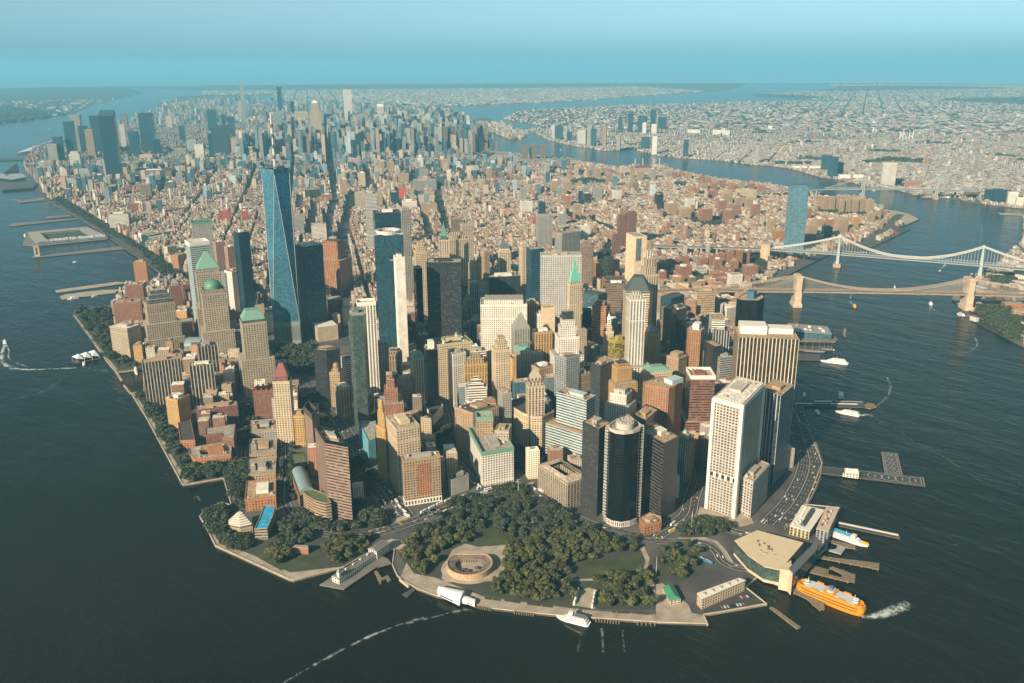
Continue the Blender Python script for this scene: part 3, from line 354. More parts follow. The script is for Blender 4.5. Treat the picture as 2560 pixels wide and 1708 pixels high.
['apartment_tower','slim tan tower in front of the square park','P','tan',[2493,2318,2509,2309,2517,2322,2500,2331],75,[('plant',)],[],None,None,'building'],
['apartment_tower','low tan block under the square park','P','tan',[2426,2379,2455,2363,2468,2386,2439,2403],42,[('plant',)],[],None,None,'building'],
['apartment_tower','tan slab by the far square park','P','tan',[3070,2739,3094,2725,3105,2745,3080,2759],62,[('plant',)],[],None,None,'building'],
['apartment_tower','pinkish tower right of the square park','P','pinkbrick',[2951,2542,2975,2529,2985,2548,2961,2562],60,[('plant',)],[],None,None,'building'],
['apartment_tower','pale twin slab left of the power station','P','cream',[3240,2696,3264,2683,3274,2702,3250,2715],62,[('plant',)],[],None,None,'building'],
['apartment_tower','tan slab standing before the power station','P','tan',[3188,2573,3209,2561,3219,2578,3198,2590],85,[('plant',)],[],None,None,'building'],
['apartment_tower','tan slab right before the power station','P','tan',[3143,2480,3170,2465,3182,2487,3155,2502],62,[('plant',)],[],None,None,'building'],
['apartment_tower','grey tan slab right of the power station','P','grey',[3261,2482,3285,2469,3296,2488,3271,2502],65,[('plant',)],[],None,None,'building'],
['apartment_tower','orange brick tower beside a tree strip','P','orange',[2170,2093,2193,2080,2203,2099,2180,2111],58,[('plant',)],[],None,None,'building'],
['apartment_tower','dark thin tower left of a tree strip','G','Gblue',[2236,2065,2251,2056,2258,2068,2242,2077],75,[('plant',)],[],None,None,'building'],
['apartment_tower','dark glass block right of the thin dark tower','G','charcoal',[2320,2110,2343,2098,2354,2116,2330,2129],52,[('plant',)],[],None,None,'building'],
['apartment_tower','white striped slab amid the tenements','P','white',[2476,2062,2510,2044,2524,2070,2491,2089],55,[('plant',)],[],None,None,'building'],
['apartment_tower','pale ribbed tower amid the tenements','P','grey',[2063,2279,2087,2266,2097,2284,2074,2298],85,[('plant',)],[],None,None,'building'],
['apartment_tower','pale curved slab with a dark companion','P','grey',[2424,2146,2461,2125,2478,2156,2440,2176],70,[('plant',)],[],None,None,'building'],
['apartment_tower','stepped tan tower beside a tree strip','P','tan',[1909,1772,1933,1759,1943,1778,1919,1791],80,[('plant',)],[],None,None,'building'],
['apartment_tower','blue black tower with white flank','G','Gblue',[1866,1947,1893,1933,1904,1954,1878,1969],72,[('plant',)],[],None,None,'building'],
['apartment_tower','rounded grey block by the tree strip','P','grey',[1769,1724,1796,1710,1808,1731,1781,1746],62,[('plant',)],[],None,None,'building'],
['apartment_tower','white block with angled roof','P','white',[1898,2091,1941,2067,1960,2101,1917,2125],60,[('plant',)],[],None,None,'building'],
['apartment_tower','bright red low block among the tenements','P','red',[1747,1879,1778,1862,1792,1887,1760,1904],30,[('plant',)],[],None,None,'building'],
['apartment_tower','wide low cream school below the dark tower','P','cream',[2220,1604,2284,1569,2312,1620,2248,1655],28,[('plant',)],[],None,None,'building'],
['apartment_tower','blank white slab rising above the tenements','P','white',[1645,1474,1671,1460,1683,1481,1657,1495],60,[('plant',)],[],None,None,'building'],
['apartment_tower','wide grey block below the blank slab','P','grey',[1550,1465,1597,1439,1617,1476,1571,1502],60,[('plant',)],[],None,None,'building'],
['brick_apartment_block','one of the brick slabs lining the far river drive','P','tan',[3399,2478,3428,2462,3440,2485,3412,2500],42,[],[],None,None,'building','brick slabs along the far river drive'],
['brick_apartment_block','one of the brick slabs lining the far river drive','P','brick',[3385,2417,3406,2406,3415,2422,3395,2434],42,[],[],None,None,'building','brick slabs along the far river drive'],
['brick_apartment_block','one of the brick slabs lining the far river drive','P','orange',[3454,2427,3478,2414,3488,2432,3465,2445],42,[],[],None,None,'building','brick slabs along the far river drive'],
['brick_apartment_block','one of the brick slabs lining the far river drive','P','tan',[3417,2349,3445,2333,3457,2356,3430,2371],42,[],[],None,None,'building','brick slabs along the far river drive'],
['brick_apartment_block','one of the brick slabs lining the far river drive','P','brick',[3349,2200,3372,2187,3382,2205,3359,2218],42,[],[],None,None,'building','brick slabs along the far river drive'],
['brick_apartment_block','one of the brick slabs lining the far river drive','P','orange',[3315,2130,3337,2118,3347,2135,3325,2147],42,[],[],None,None,'building','brick slabs along the far river drive'],
['brick_apartment_block','one of the brick slabs lining the far river drive','P','tan',[3299,2079,3318,2068,3327,2084,3308,2095],42,[],[],None,None,'building','brick slabs along the far river drive'],
['brick_apartment_block','one of the brick slabs lining the far river drive','P','brick',[3246,1997,3276,1981,3289,2004,3260,2021],42,[],[],None,None,'building','brick slabs along the far river drive'],
['brick_apartment_block','one of the brick slabs lining the far river drive','P','orange',[3210,1907,3238,1892,3250,1914,3222,1929],42,[],[],None,None,'building','brick slabs along the far river drive'],
['brick_apartment_block','one of the brick slabs lining the far river drive','P','tan',[3287,1896,3313,1882,3324,1902,3299,1917],42,[],[],None,None,'building','brick slabs along the far river drive'],
['brick_apartment_block','one of the brick slabs lining the far river drive','P','brick',[3264,1825,3294,1809,3307,1832,3278,1848],42,[],[],None,None,'building','brick slabs along the far river drive'],
['brick_apartment_block','one of the brick slabs lining the far river drive','P','orange',[3246,1752,3279,1733,3294,1760,3261,1778],42,[],[],None,None,'building','brick slabs along the far river drive'],
['brick_apartment_block','one of the brick slabs lining the far river drive','P','tan',[3103,2007,3134,1990,3148,2015,3117,2032],42,[],[],None,None,'building','brick slabs along the far river drive'],
['brick_apartment_block','one of the brick slabs lining the far river drive','P','brick',[3124,1958,3153,1941,3166,1965,3137,1981],42,[],[],None,None,'building','brick slabs along the far river drive'],
['brick_apartment_block','one of the brick slabs lining the far river drive','P','orange',[2908,1926,2938,1910,2952,1934,2921,1951],42,[],[],None,None,'building','brick slabs along the far river drive'],
['brick_apartment_block','one of the pinkish brick blocks of the big far estate by the river bend','P','pinkbrick',[3133,3492,3171,3471,3188,3501,3150,3522],38,[],[],None,None,'building','pinkish brick estate by the river bend'],
['brick_apartment_block','one of the pinkish brick blocks of the big far estate by the river bend','P','pinkbrick',[3134,3400,3166,3383,3180,3408,3148,3426],38,[],[],None,None,'building','pinkish brick estate by the river bend'],
['brick_apartment_block','one of the pinkish brick blocks of the big far estate by the river bend','P','pinkbrick',[3197,3386,3229,3368,3244,3394,3212,3412],38,[],[],None,None,'building','pinkish brick estate by the river bend'],
['brick_apartment_block','one of the pinkish brick blocks of the big far estate by the river bend','P','pinkbrick',[3193,3298,3230,3278,3247,3307,3210,3328],38,[],[],None,None,'building','pinkish brick estate by the river bend'],
['brick_apartment_block','one of the pinkish brick blocks of the big far estate by the river bend','P','pinkbrick',[3216,3233,3247,3216,3261,3241,3230,3259],38,[],[],None,None,'building','pinkish brick estate by the river bend'],
['brick_apartment_block','one of the pinkish brick blocks of the big far estate by the river bend','P','pinkbrick',[3234,3173,3265,3155,3279,3180,3248,3198],38,[],[],None,None,'building','pinkish brick estate by the river bend'],
['brick_apartment_block','one of the pinkish brick blocks of the big far estate by the river bend','P','pinkbrick',[3229,3091,3260,3074,3273,3098,3243,3116],38,[],[],None,None,'building','pinkish brick estate by the river bend'],
['brick_apartment_block','one of the pinkish brick blocks of the big far estate by the river bend','P','pinkbrick',[3269,3053,3299,3036,3313,3061,3282,3078],38,[],[],None,None,'building','pinkish brick estate by the river bend'],
['brick_apartment_block','one of the pinkish brick blocks of the big far estate by the river bend','P','pinkbrick',[3264,2974,3294,2957,3307,2981,3277,2998],38,[],[],None,None,'building','pinkish brick estate by the river bend'],
['brick_apartment_block','one of the pinkish brick blocks of the big far estate by the river bend','P','pinkbrick',[3280,2918,3305,2904,3316,2924,3291,2938],38,[],[],None,None,'building','pinkish brick estate by the river bend'],
['brick_apartment_block','one of the pinkish brick blocks of the big far estate by the river bend','P','pinkbrick',[3271,2844,3300,2828,3314,2851,3284,2868],38,[],[],None,None,'building','pinkish brick estate by the river bend'],
['brick_apartment_block','one of the pinkish brick blocks of the big far estate by the river bend','P','pinkbrick',[2951,3270,2987,3250,3003,3279,2967,3299],38,[],[],None,None,'building','pinkish brick estate by the river bend'],
['brick_apartment_block','one of the pinkish brick blocks of the big far estate by the river bend','P','pinkbrick',[2984,3196,3020,3177,3036,3205,3000,3225],38,[],[],None,None,'building','pinkish brick estate by the river bend'],
['brick_apartment_block','one of the pinkish brick blocks of the big far estate by the river bend','P','pinkbrick',[3017,3125,3048,3108,3061,3133,3031,3150],38,[],[],None,None,'building','pinkish brick estate by the river bend'],
['brick_apartment_block','one of the pinkish brick blocks of the big far estate by the river bend','P','pinkbrick',[3055,3049,3085,3032,3098,3056,3068,3073],38,[],[],None,None,'building','pinkish brick estate by the river bend'],
['brick_apartment_block','one of the pinkish brick blocks of the big far estate by the river bend','P','pinkbrick',[3087,2978,3117,2962,3130,2986,3100,3002],38,[],[],None,None,'building','pinkish brick estate by the river bend'],
['brick_apartment_block','one of the pinkish brick blocks of the big far estate by the river bend','P','pinkbrick',[3099,2887,3133,2868,3148,2896,3114,2915],38,[],[],None,None,'building','pinkish brick estate by the river bend'],
['apartment_tower','left of three brown towers standing at the river edge','P','brown',[3408,3742,3439,3725,3453,3750,3422,3767],110,[],[],None,None,'building'],
['apartment_tower','middle of three brown towers standing at the river edge','P','brown',[3477,3737,3515,3716,3532,3746,3494,3767],115,[],[],None,None,'building'],
['apartment_tower','right of three brown towers standing at the river edge','P','brown',[3527,3687,3557,3670,3571,3694,3541,3711],110,[],[],None,None,'building'],
['power_station','pale ribbed power station with a red roof at the river edge','V','cream',[3389,2711,3477,2662,3502,2706,3414,2755],42,[('hip',12,'redroof',0.9)],[],None,None,'power station'],
['glass_tower','dark blue slab left of the far queens cluster','G','Gblue',[5890,4959,5912,4922,5942,4939,5920,4977],196,[],[],None,None,'building'],
['glass_tower','teal stepped tower in the far queens cluster','G','Gteal',[5961,4897,6000,4830,6054,4861,6015,4928],163,[],[],None,None,'building'],
['glass_tower','tallest dark tower of the far queens cluster','G','Gblue',[6505,5195,6531,5150,6567,5171,6541,5216],196,[],[],None,None,'building'],
['glass_tower','dark pair right of the far queens cluster','G','Gblue',[6419,5023,6460,4951,6518,4984,6476,5056],130,[],[],None,None,'building'],
['apartment_tower','white tower before the far queens cluster','P','white',[5936,4816,5954,4784,5979,4799,5961,4831],107,[],[],None,None,'building'],
['apartment_tower','white tower right of the other far white one','P','white',[5945,4714,5970,4670,6006,4690,5980,4735],96,[],[],None,None,'building'],
['apartment_tower','tall pale tower on the far waterside point','P','white',[4436,3454,4455,3421,4480,3436,4462,3469],130,[],[],None,None,'building'],
['glass_tower','dark teal slab beside the tall pale waterside tower','G','Gteal',[4681,3765,4713,3711,4756,3736,4725,3790],96,[],[],None,None,'building'],
['glass_tower','lone dark tower on the far bank','G','Gteal',[4443,3171,4460,3141,4484,3155,4467,3185],122,[],[],None,None,'building'],
['apartment_tower','lone grey tower on the far bank at the right','P','grey',[4468,2596,4485,2567,4508,2580,4492,2609],122,[],[],None,None,'building'],
['apartment_tower','pink brick tower on the far waterfront','P','pinkbrick',[4527,4036,4542,4009,4563,4022,4548,4048],168,[],[],None,None,'building'],
['glass_tower','glass tower left of the far pink one','G','Gteal',[4567,4200,4586,4166,4614,4181,4594,4215],142,[],[],None,None,'building'],
['apartment_tower','grey tower second left of the far pink one','P','grey',[4581,4254,4601,4220,4628,4236,4609,4270],169,[],[],None,None,'building'],
['apartment_tower','curved silver slab on the far waterfront','P','silver',[4639,4417,4673,4358,4720,4385,4686,4444],119,[],[],None,None,'building'],
['glass_tower','teal block near the red sign shore','G','Gteal',[4852,4899,4882,4848,4923,4872,4893,4923],122,[],[],None,None,'building'],
['apartment_tower','leftmost slim tower of the far waterfront','P','silver',[4867,4962,4882,4936,4902,4948,4887,4973],128,[],[],None,None,'building'],
['apartment_tower','grey slim tower of the far waterfront','P','grey',[4864,4801,4878,4775,4899,4787,4884,4812],126,[],[],None,None,'building'],
['glass_tower','dark block low on the far waterfront','G','Gblue',[4801,4704,4821,4670,4848,4686,4828,4720],83,[],[],None,None,'building'],
['apartment_tower','small grey tower at the end of the far waterfront','P','grey',[4504,3864,4518,3840,4537,3851,4523,3875],104,[],[],None,None,'building'],
['glass_tower','hazy teal tower behind the far waterfront','G','Gteal',[6039,5217,6057,5186,6083,5200,6064,5232],137,[],[],None,None,'building'],
['warehouse_building','wide white warehouse in far queens','P','white',[6251,4523,6312,4418,6353,4442,6293,4547],41,[],[],None,None,'building'],
['warehouse_building','wide pinkish white warehouse in far queens','P','white',[6262,4238,6340,4103,6393,4134,6316,4269],50,[],[],None,None,'building'],
['glass_tower','left blue glass tower of the far shore group','G','Gteal',[4394,2062,4426,2008,4470,2033,4438,2088],97,[],[],None,None,'building'],
['glass_tower','front blue glass tower of the far shore group','G','Gteal',[4120,1864,4148,1816,4187,1838,4159,1887],118,[],[],None,None,'building'],
['glass_tower','right blue glass tower of the far shore group','G','Gteal',[4231,1863,4248,1833,4272,1847,4255,1877],80,[],[],None,None,'building'],
['apartment_tower','grey tower right of the blue far shore group','N','grey',[4420,1912,4439,1880,4464,1895,4446,1926],62,[],[],None,None,'building'],
['apartment_tower','tall white tower with an open slot on the far shore','V','white',[4013,1482,4049,1419,4100,1448,4063,1511],122,[],[],None,None,'building'],
['apartment_tower','red brick former refinery on the far shore','P','brick',[3987,1340,4032,1261,4095,1297,4050,1376],34,[],[],None,None,'building'],
['glass_tower','left of three dark blue glass blocks on the far shore','G','Gblue',[3788,850,3807,818,3833,832,3814,865],60,[],[],None,None,'building'],
['glass_tower','middle of three dark blue glass blocks on the far shore','G','Gblue',[3780,811,3800,776,3828,792,3808,827],67,[],[],None,None,'building'],
['glass_tower','right of three dark blue glass blocks on the far shore','G','Gblue',[3791,777,3811,743,3838,759,3818,793],64,[],[],None,None,'building'],
['apartment_tower','white slab right of the dark blue blocks','P','white',[3760,736,3781,700,3810,717,3789,753],61,[],[],None,None,'building'],
['apartment_tower','white slab at the right edge of the far shore','P','white',[3735,689,3750,662,3772,674,3756,701],43,[],[],None,None,'building'],
['apartment_tower','brown block near the far bridge landing','P','brown',[3891,980,3920,930,3961,953,3932,1004],40,[],[],None,None,'building'],
['apartment_tower','orange tower standing among far low houses','P','orange',[5190,1768,5202,1747,5219,1757,5207,1778],46,[],[],None,None,'building'],
['apartment_tower','pale glass block behind the far bridge tower','R','paleglass',[4312,1303,4330,1271,4356,1286,4338,1318],33,[],[],None,None,'building'],
['apartment_tower','grey block behind the blue far shore group','P','grey',[5052,2283,5075,2241,5108,2260,5085,2302],37,[],[],None,None,'building'],
['apartment_tower','grey white block up the far hill','P','grey',[4374,1030,4404,978,4446,1002,4416,1054],29,[],[],None,None,'building'],
['warehouse_building','long white shed on the far shore','M','white',[4356,2225,4487,2094,4526,2133,4395,2264],19,[],[],None,None,'building'],
['warehouse_building','long bright white warehouse before the tall white slotted tower','M','white',[4086,1763,4179,1670,4207,1698,4114,1791],26,[],[],None,None,'building'],
['skyscraper','tall mirror glass giant with a notched corner beside the steel bridge','G','Gmirror',[1982,822,2019,767,2047,786,2010,841],240,[('tier',5,5,'Gmirror')],[],None,None,'building'],
['brick_apartment_block','one of the tall brick slabs packed on the river bend','P','tan',[3006,1248,3026,1236,3035,1253,3015,1264],62,[('plant',)],[],None,None,'building','tall brick slabs on the river bend'],
['brick_apartment_block','one of the tall brick slabs packed on the river bend','P','tan',[2996,1210,3014,1200,3022,1215,3004,1225],62,[('plant',)],[],None,None,'building','tall brick slabs on the river bend'],
['brick_apartment_block','one of the tall brick slabs packed on the river bend','P','tan',[2950,1138,2966,1129,2974,1142,2957,1151],62,[('plant',)],[],None,None,'building','tall brick slabs on the river bend'],
['brick_apartment_block','one of the tall brick slabs packed on the river bend','P','tan',[2984,1129,3004,1118,3012,1134,2992,1145],62,[('plant',)],[],None,None,'building','tall brick slabs on the river bend'],
['brick_apartment_block','one of the tall brick slabs packed on the river bend','P','tan',[3005,1108,3029,1095,3039,1114,3016,1126],62,[('plant',)],[],None,None,'building','tall brick slabs on the river bend'],
['brick_apartment_block','one of the tall brick slabs packed on the river bend','P','tan',[3045,1094,3065,1083,3074,1099,3054,1110],62,[('plant',)],[],None,None,'building','tall brick slabs on the river bend'],
['brick_apartment_block','one of the tall brick slabs packed on the river bend','P','tan',[3038,1054,3063,1040,3074,1061,3049,1075],62,[('plant',)],[],None,None,'building','tall brick slabs on the river bend'],
['brick_apartment_block','one of the tall brick slabs packed on the river bend','P','tan',[3000,1273,3017,1264,3024,1277,3008,1286],60,[('plant',)],[],None,None,'building','tall brick slabs on the river bend'],
['brick_apartment_block','one of the tall brick slabs packed on the river bend','P','tan',[3028,1201,3040,1194,3046,1204,3033,1211],60,[('plant',)],[],None,None,'building','tall brick slabs on the river bend'],
['brick_apartment_block','one of the tall brick slabs packed on the river bend','P','tan',[3100,1199,3115,1191,3122,1203,3107,1211],58,[('plant',)],[],None,None,'building','tall brick slabs on the river bend'],
['brick_apartment_block','one of the tall brick slabs packed on the river bend','P','tan',[3110,1166,3126,1157,3134,1170,3117,1179],58,[('plant',)],[],None,None,'building','tall brick slabs on the river bend'],
['apartment_building','brick slab pair nearest the bridge tower','P','tan',[2484,893,2522,872,2539,902,2501,923],60,[('plant',)],[],None,None,'building'],
['apartment_building','sunlit tan slab by the river drive','P','gold',[2589,886,2611,874,2621,892,2599,904],58,[('plant',)],[],None,None,'building'],
['apartment_building','left of two slabs above the drive bend','P','tan',[2786,918,2808,906,2818,923,2796,935],50,[('plant',)],[],None,None,'building'],
['apartment_building','right of two slabs above the drive bend','P','tan',[2862,926,2880,916,2889,931,2870,942],50,[('plant',)],[],None,None,'building'],
['apartment_building','low pale brick block right of the mirror giant','P','tan',[2341,937,2373,919,2388,945,2355,963],48,[('plant',)],[],None,None,'building'],
['apartment_building','small blue glass block by the bridge','G','Gteal',[2360,879,2387,863,2400,885,2372,901],45,[('plant',)],[],None,None,'building'],
['apartment_building','tan block behind the small blue glass block','P','tan',[2506,997,2532,982,2544,1003,2518,1017],45,[('plant',)],[],None,None,'building'],
['apartment_building','orange brick block behind the brick slab pair','P','orange',[2556,973,2579,961,2589,979,2566,992],40,[('plant',)],[],None,None,'building'],
['apartment_building','tan block left of the mirror giant upper row','P','tan',[2704,1329,2730,1314,2742,1335,2715,1350],42,[('plant',)],[],None,None,'building'],
['apartment_building','tan block left of the mirror giant lower row','P','tan',[2354,1117,2376,1104,2386,1122,2364,1134],50,[('plant',)],[],None,None,'building'],
['apartment_building','thin brick slab right of the mirror giant','P','brick',[2660,1132,2677,1122,2684,1136,2667,1145],55,[('plant',)],[],None,None,'building'],
['brick_apartment_block','brick block in front of the mirror giant','P','orange',[2169,971,2202,953,2216,979,2184,997],42,[('plant',)],[],None,None,'building'],
['brick_apartment_block','dark brick block right in front of the mirror giant','P','brick',[2186,850,2217,832,2230,857,2200,874],40,[('plant',)],[],None,None,'building'],
['warehouse_building','white walled block at the right edge beside the bridge landing','P','white',[2199,141,2220,104,2250,121,2229,158],30,[],[],None,None,'building'],
['warehouse_building','long grey white market hall beside the drive ramps','R','white',[1750,713,1775,699,1795,734,1770,748],14,[],[],None,None,'building'],
['brick_building','red brick pier warehouse by the far stone bridge tower','P','orange',[1803,24,1834,-14,1857,5,1826,43],14,[],[],None,None,'building'],
['brick_building','ochre brick warehouse at the lower right shore','P','tan',[1726.5,-24.5,1743.1,-44.3,1755,-34.4,1738.3,-14.6],18,[],[],None,None,'building']]
LAND={'manhattan_ground': [(-295.7,123.9),(-298.3,128.7),(-335.2,277.1),(-323.3,334),(-316.9,374),(-298.2,387.3),(-273.1,395.1),(-265.7,376.6),(-235.7,470.9),(-293.4,490.5),(-293.8,497),(-231.1,831),(-208.2,973.2),(-182.8,969.9),(-135.4,1107.5),(-186.4,1124.6),(-179.7,1193.1),(-155.7,1368),(-112.9,1690),(-82.4,1760.6),(-0.3,1724.9),(93.8,1904.7),(145.5,1894.5),(211.7,1910.7),(245.2,1980.4),(259.3,2073.2),(295.7,2343.3),(324.6,2513.4),(345.9,2785.3),(378.4,3135.7),(404.6,3416.9),(438.8,3965.6),(474.6,4216),(569.3,4684.9),(629.3,5033.7),(700,5503.4),(762.9,5787),(944.4,6398.1),(1140.5,7029),(1214.9,7355.4),(1380.2,7702.7),(1656.8,7993.5),(1013,6163),(1688,7607),(2616,9495),(4388,12937),(5696,16269),(7384,19378),(8819,18879),(7384,16269),(6793,14603),(7215,10716),(6076,8717),(4768,6163),(3738,4498),(3700.2,3818.7),(3708.2,3553),(3565.9,3039.3),(3694.9,3003.6),(3919.4,2878.8),(3743.4,2703.2),(3648,2478.3),(3562,2234),(3583.6,1915.2),(3439.6,1576.8),(3452.7,1456.1),(3461.8,1291.7),(3269.9,1135.5),(3232.8,1015.6),(3203.1,946.1),(3075.4,837.8),(2970.3,823.2),(2889.1,808.4),(2807.2,801.5),(2820,755.7),(2367,684.9),(2150.4,724.4),(1758.7,653.8),(1570.8,616.9),(1462.6,561.8),(1197.1,402),(944.2,212.8),(818.6,105.6),(758.3,42.9),(728.5,18.6),(673.7,-32.1),(656.2,-58.2),(539.7,-153.3),(505.3,-167),(391.5,-211.6),(386.5,-211.8),(389.1,-212.4),(417.7,-252.1),(290.9,-300.6),(267.6,-302.5),(166.7,-324.1),(166.2,-307),(164.5,-276.5),(130.2,-279.6),(118.2,-318.8),(57.6,-288.9),(41,-280),(29.6,-294.8),(-14.2,-250.5),(-70.9,-186.8),(-93.4,-160.6),(-122.8,-123.6),(-144.3,-95.1),(-153.2,-76.2),(-177.9,-30.2),(-187.4,1.2),(-190.1,34),(-191,12.8),(-188.8,43.2),(-178.5,69.7),(-154.1,100.2),(-179.5,117.4),(-228.9,107.8)],'far_shore_ground': [(1480,-138),(1617.3,32.5),(1682.5,29.3),(1791.1,160),(1843.4,178.9),(1911.1,151.4),(2141.4,220.4),(2262.2,234),(2331.4,246.8),(2724.7,327.6),(2855.1,347.7),(3704.4,641.5),(3726.6,824.9),(3795.7,1030.7),(3688.1,1080.2),(3821.3,1246.9),(3933.6,1401),(3899.1,1494),(4085.3,1775.3),(4087,1879.8),(4339.8,2220.7),(4400.8,2377.2),(4432.8,2462.9),(4376.8,2534.3),(4468.9,2877.7),(4405.5,3092.2),(4362.4,3293),(4624.3,3742.7),(4822,3877.4),(4561.2,3866.7),(4396.2,3899.4),(4514.1,4174.2),(4555,4411.6),(4813.3,4924.7),(5552.8,6011.5),(6034,6274),(6625,7607),(8228,9051),(10591,9051),(13123,8384),(14388,6830),(15232,9606),(16498,10716),(19030,10938),(22406,11827),(26625,14603),(27538,15187),(27435,15369),(29358,11426),(31598,2348),(30845,-8440),(9747,-5941),(2152,-2610),(1139,-944)],'mainland_ground': [(8481,10716),(11435,10938),(15654,12160),(18608,12826),(22827,15158),(26200,17350),(26144,17433),(26036,17591),(14765,27742),(8876,30225),(9325,22932),(7806,19378),(9241,18712),(7215,14603)],'west_bank_ground': [(-3755,-389),(-1055,3498),(-717,6274),(802,9606),(3165,12937),(4515,16269),(7384,21821),(9325,28484),(7638,30582),(-19373,25817),(-28228,5164)],'island_ground': [(6268.4,7752.5),(6600.7,7937),(5901.3,6747.1),(5198.7,5627.7),(4619.1,5113.5),(4614.7,5284.5),(4956.2,5865.5),(5373.1,6530.5)]}
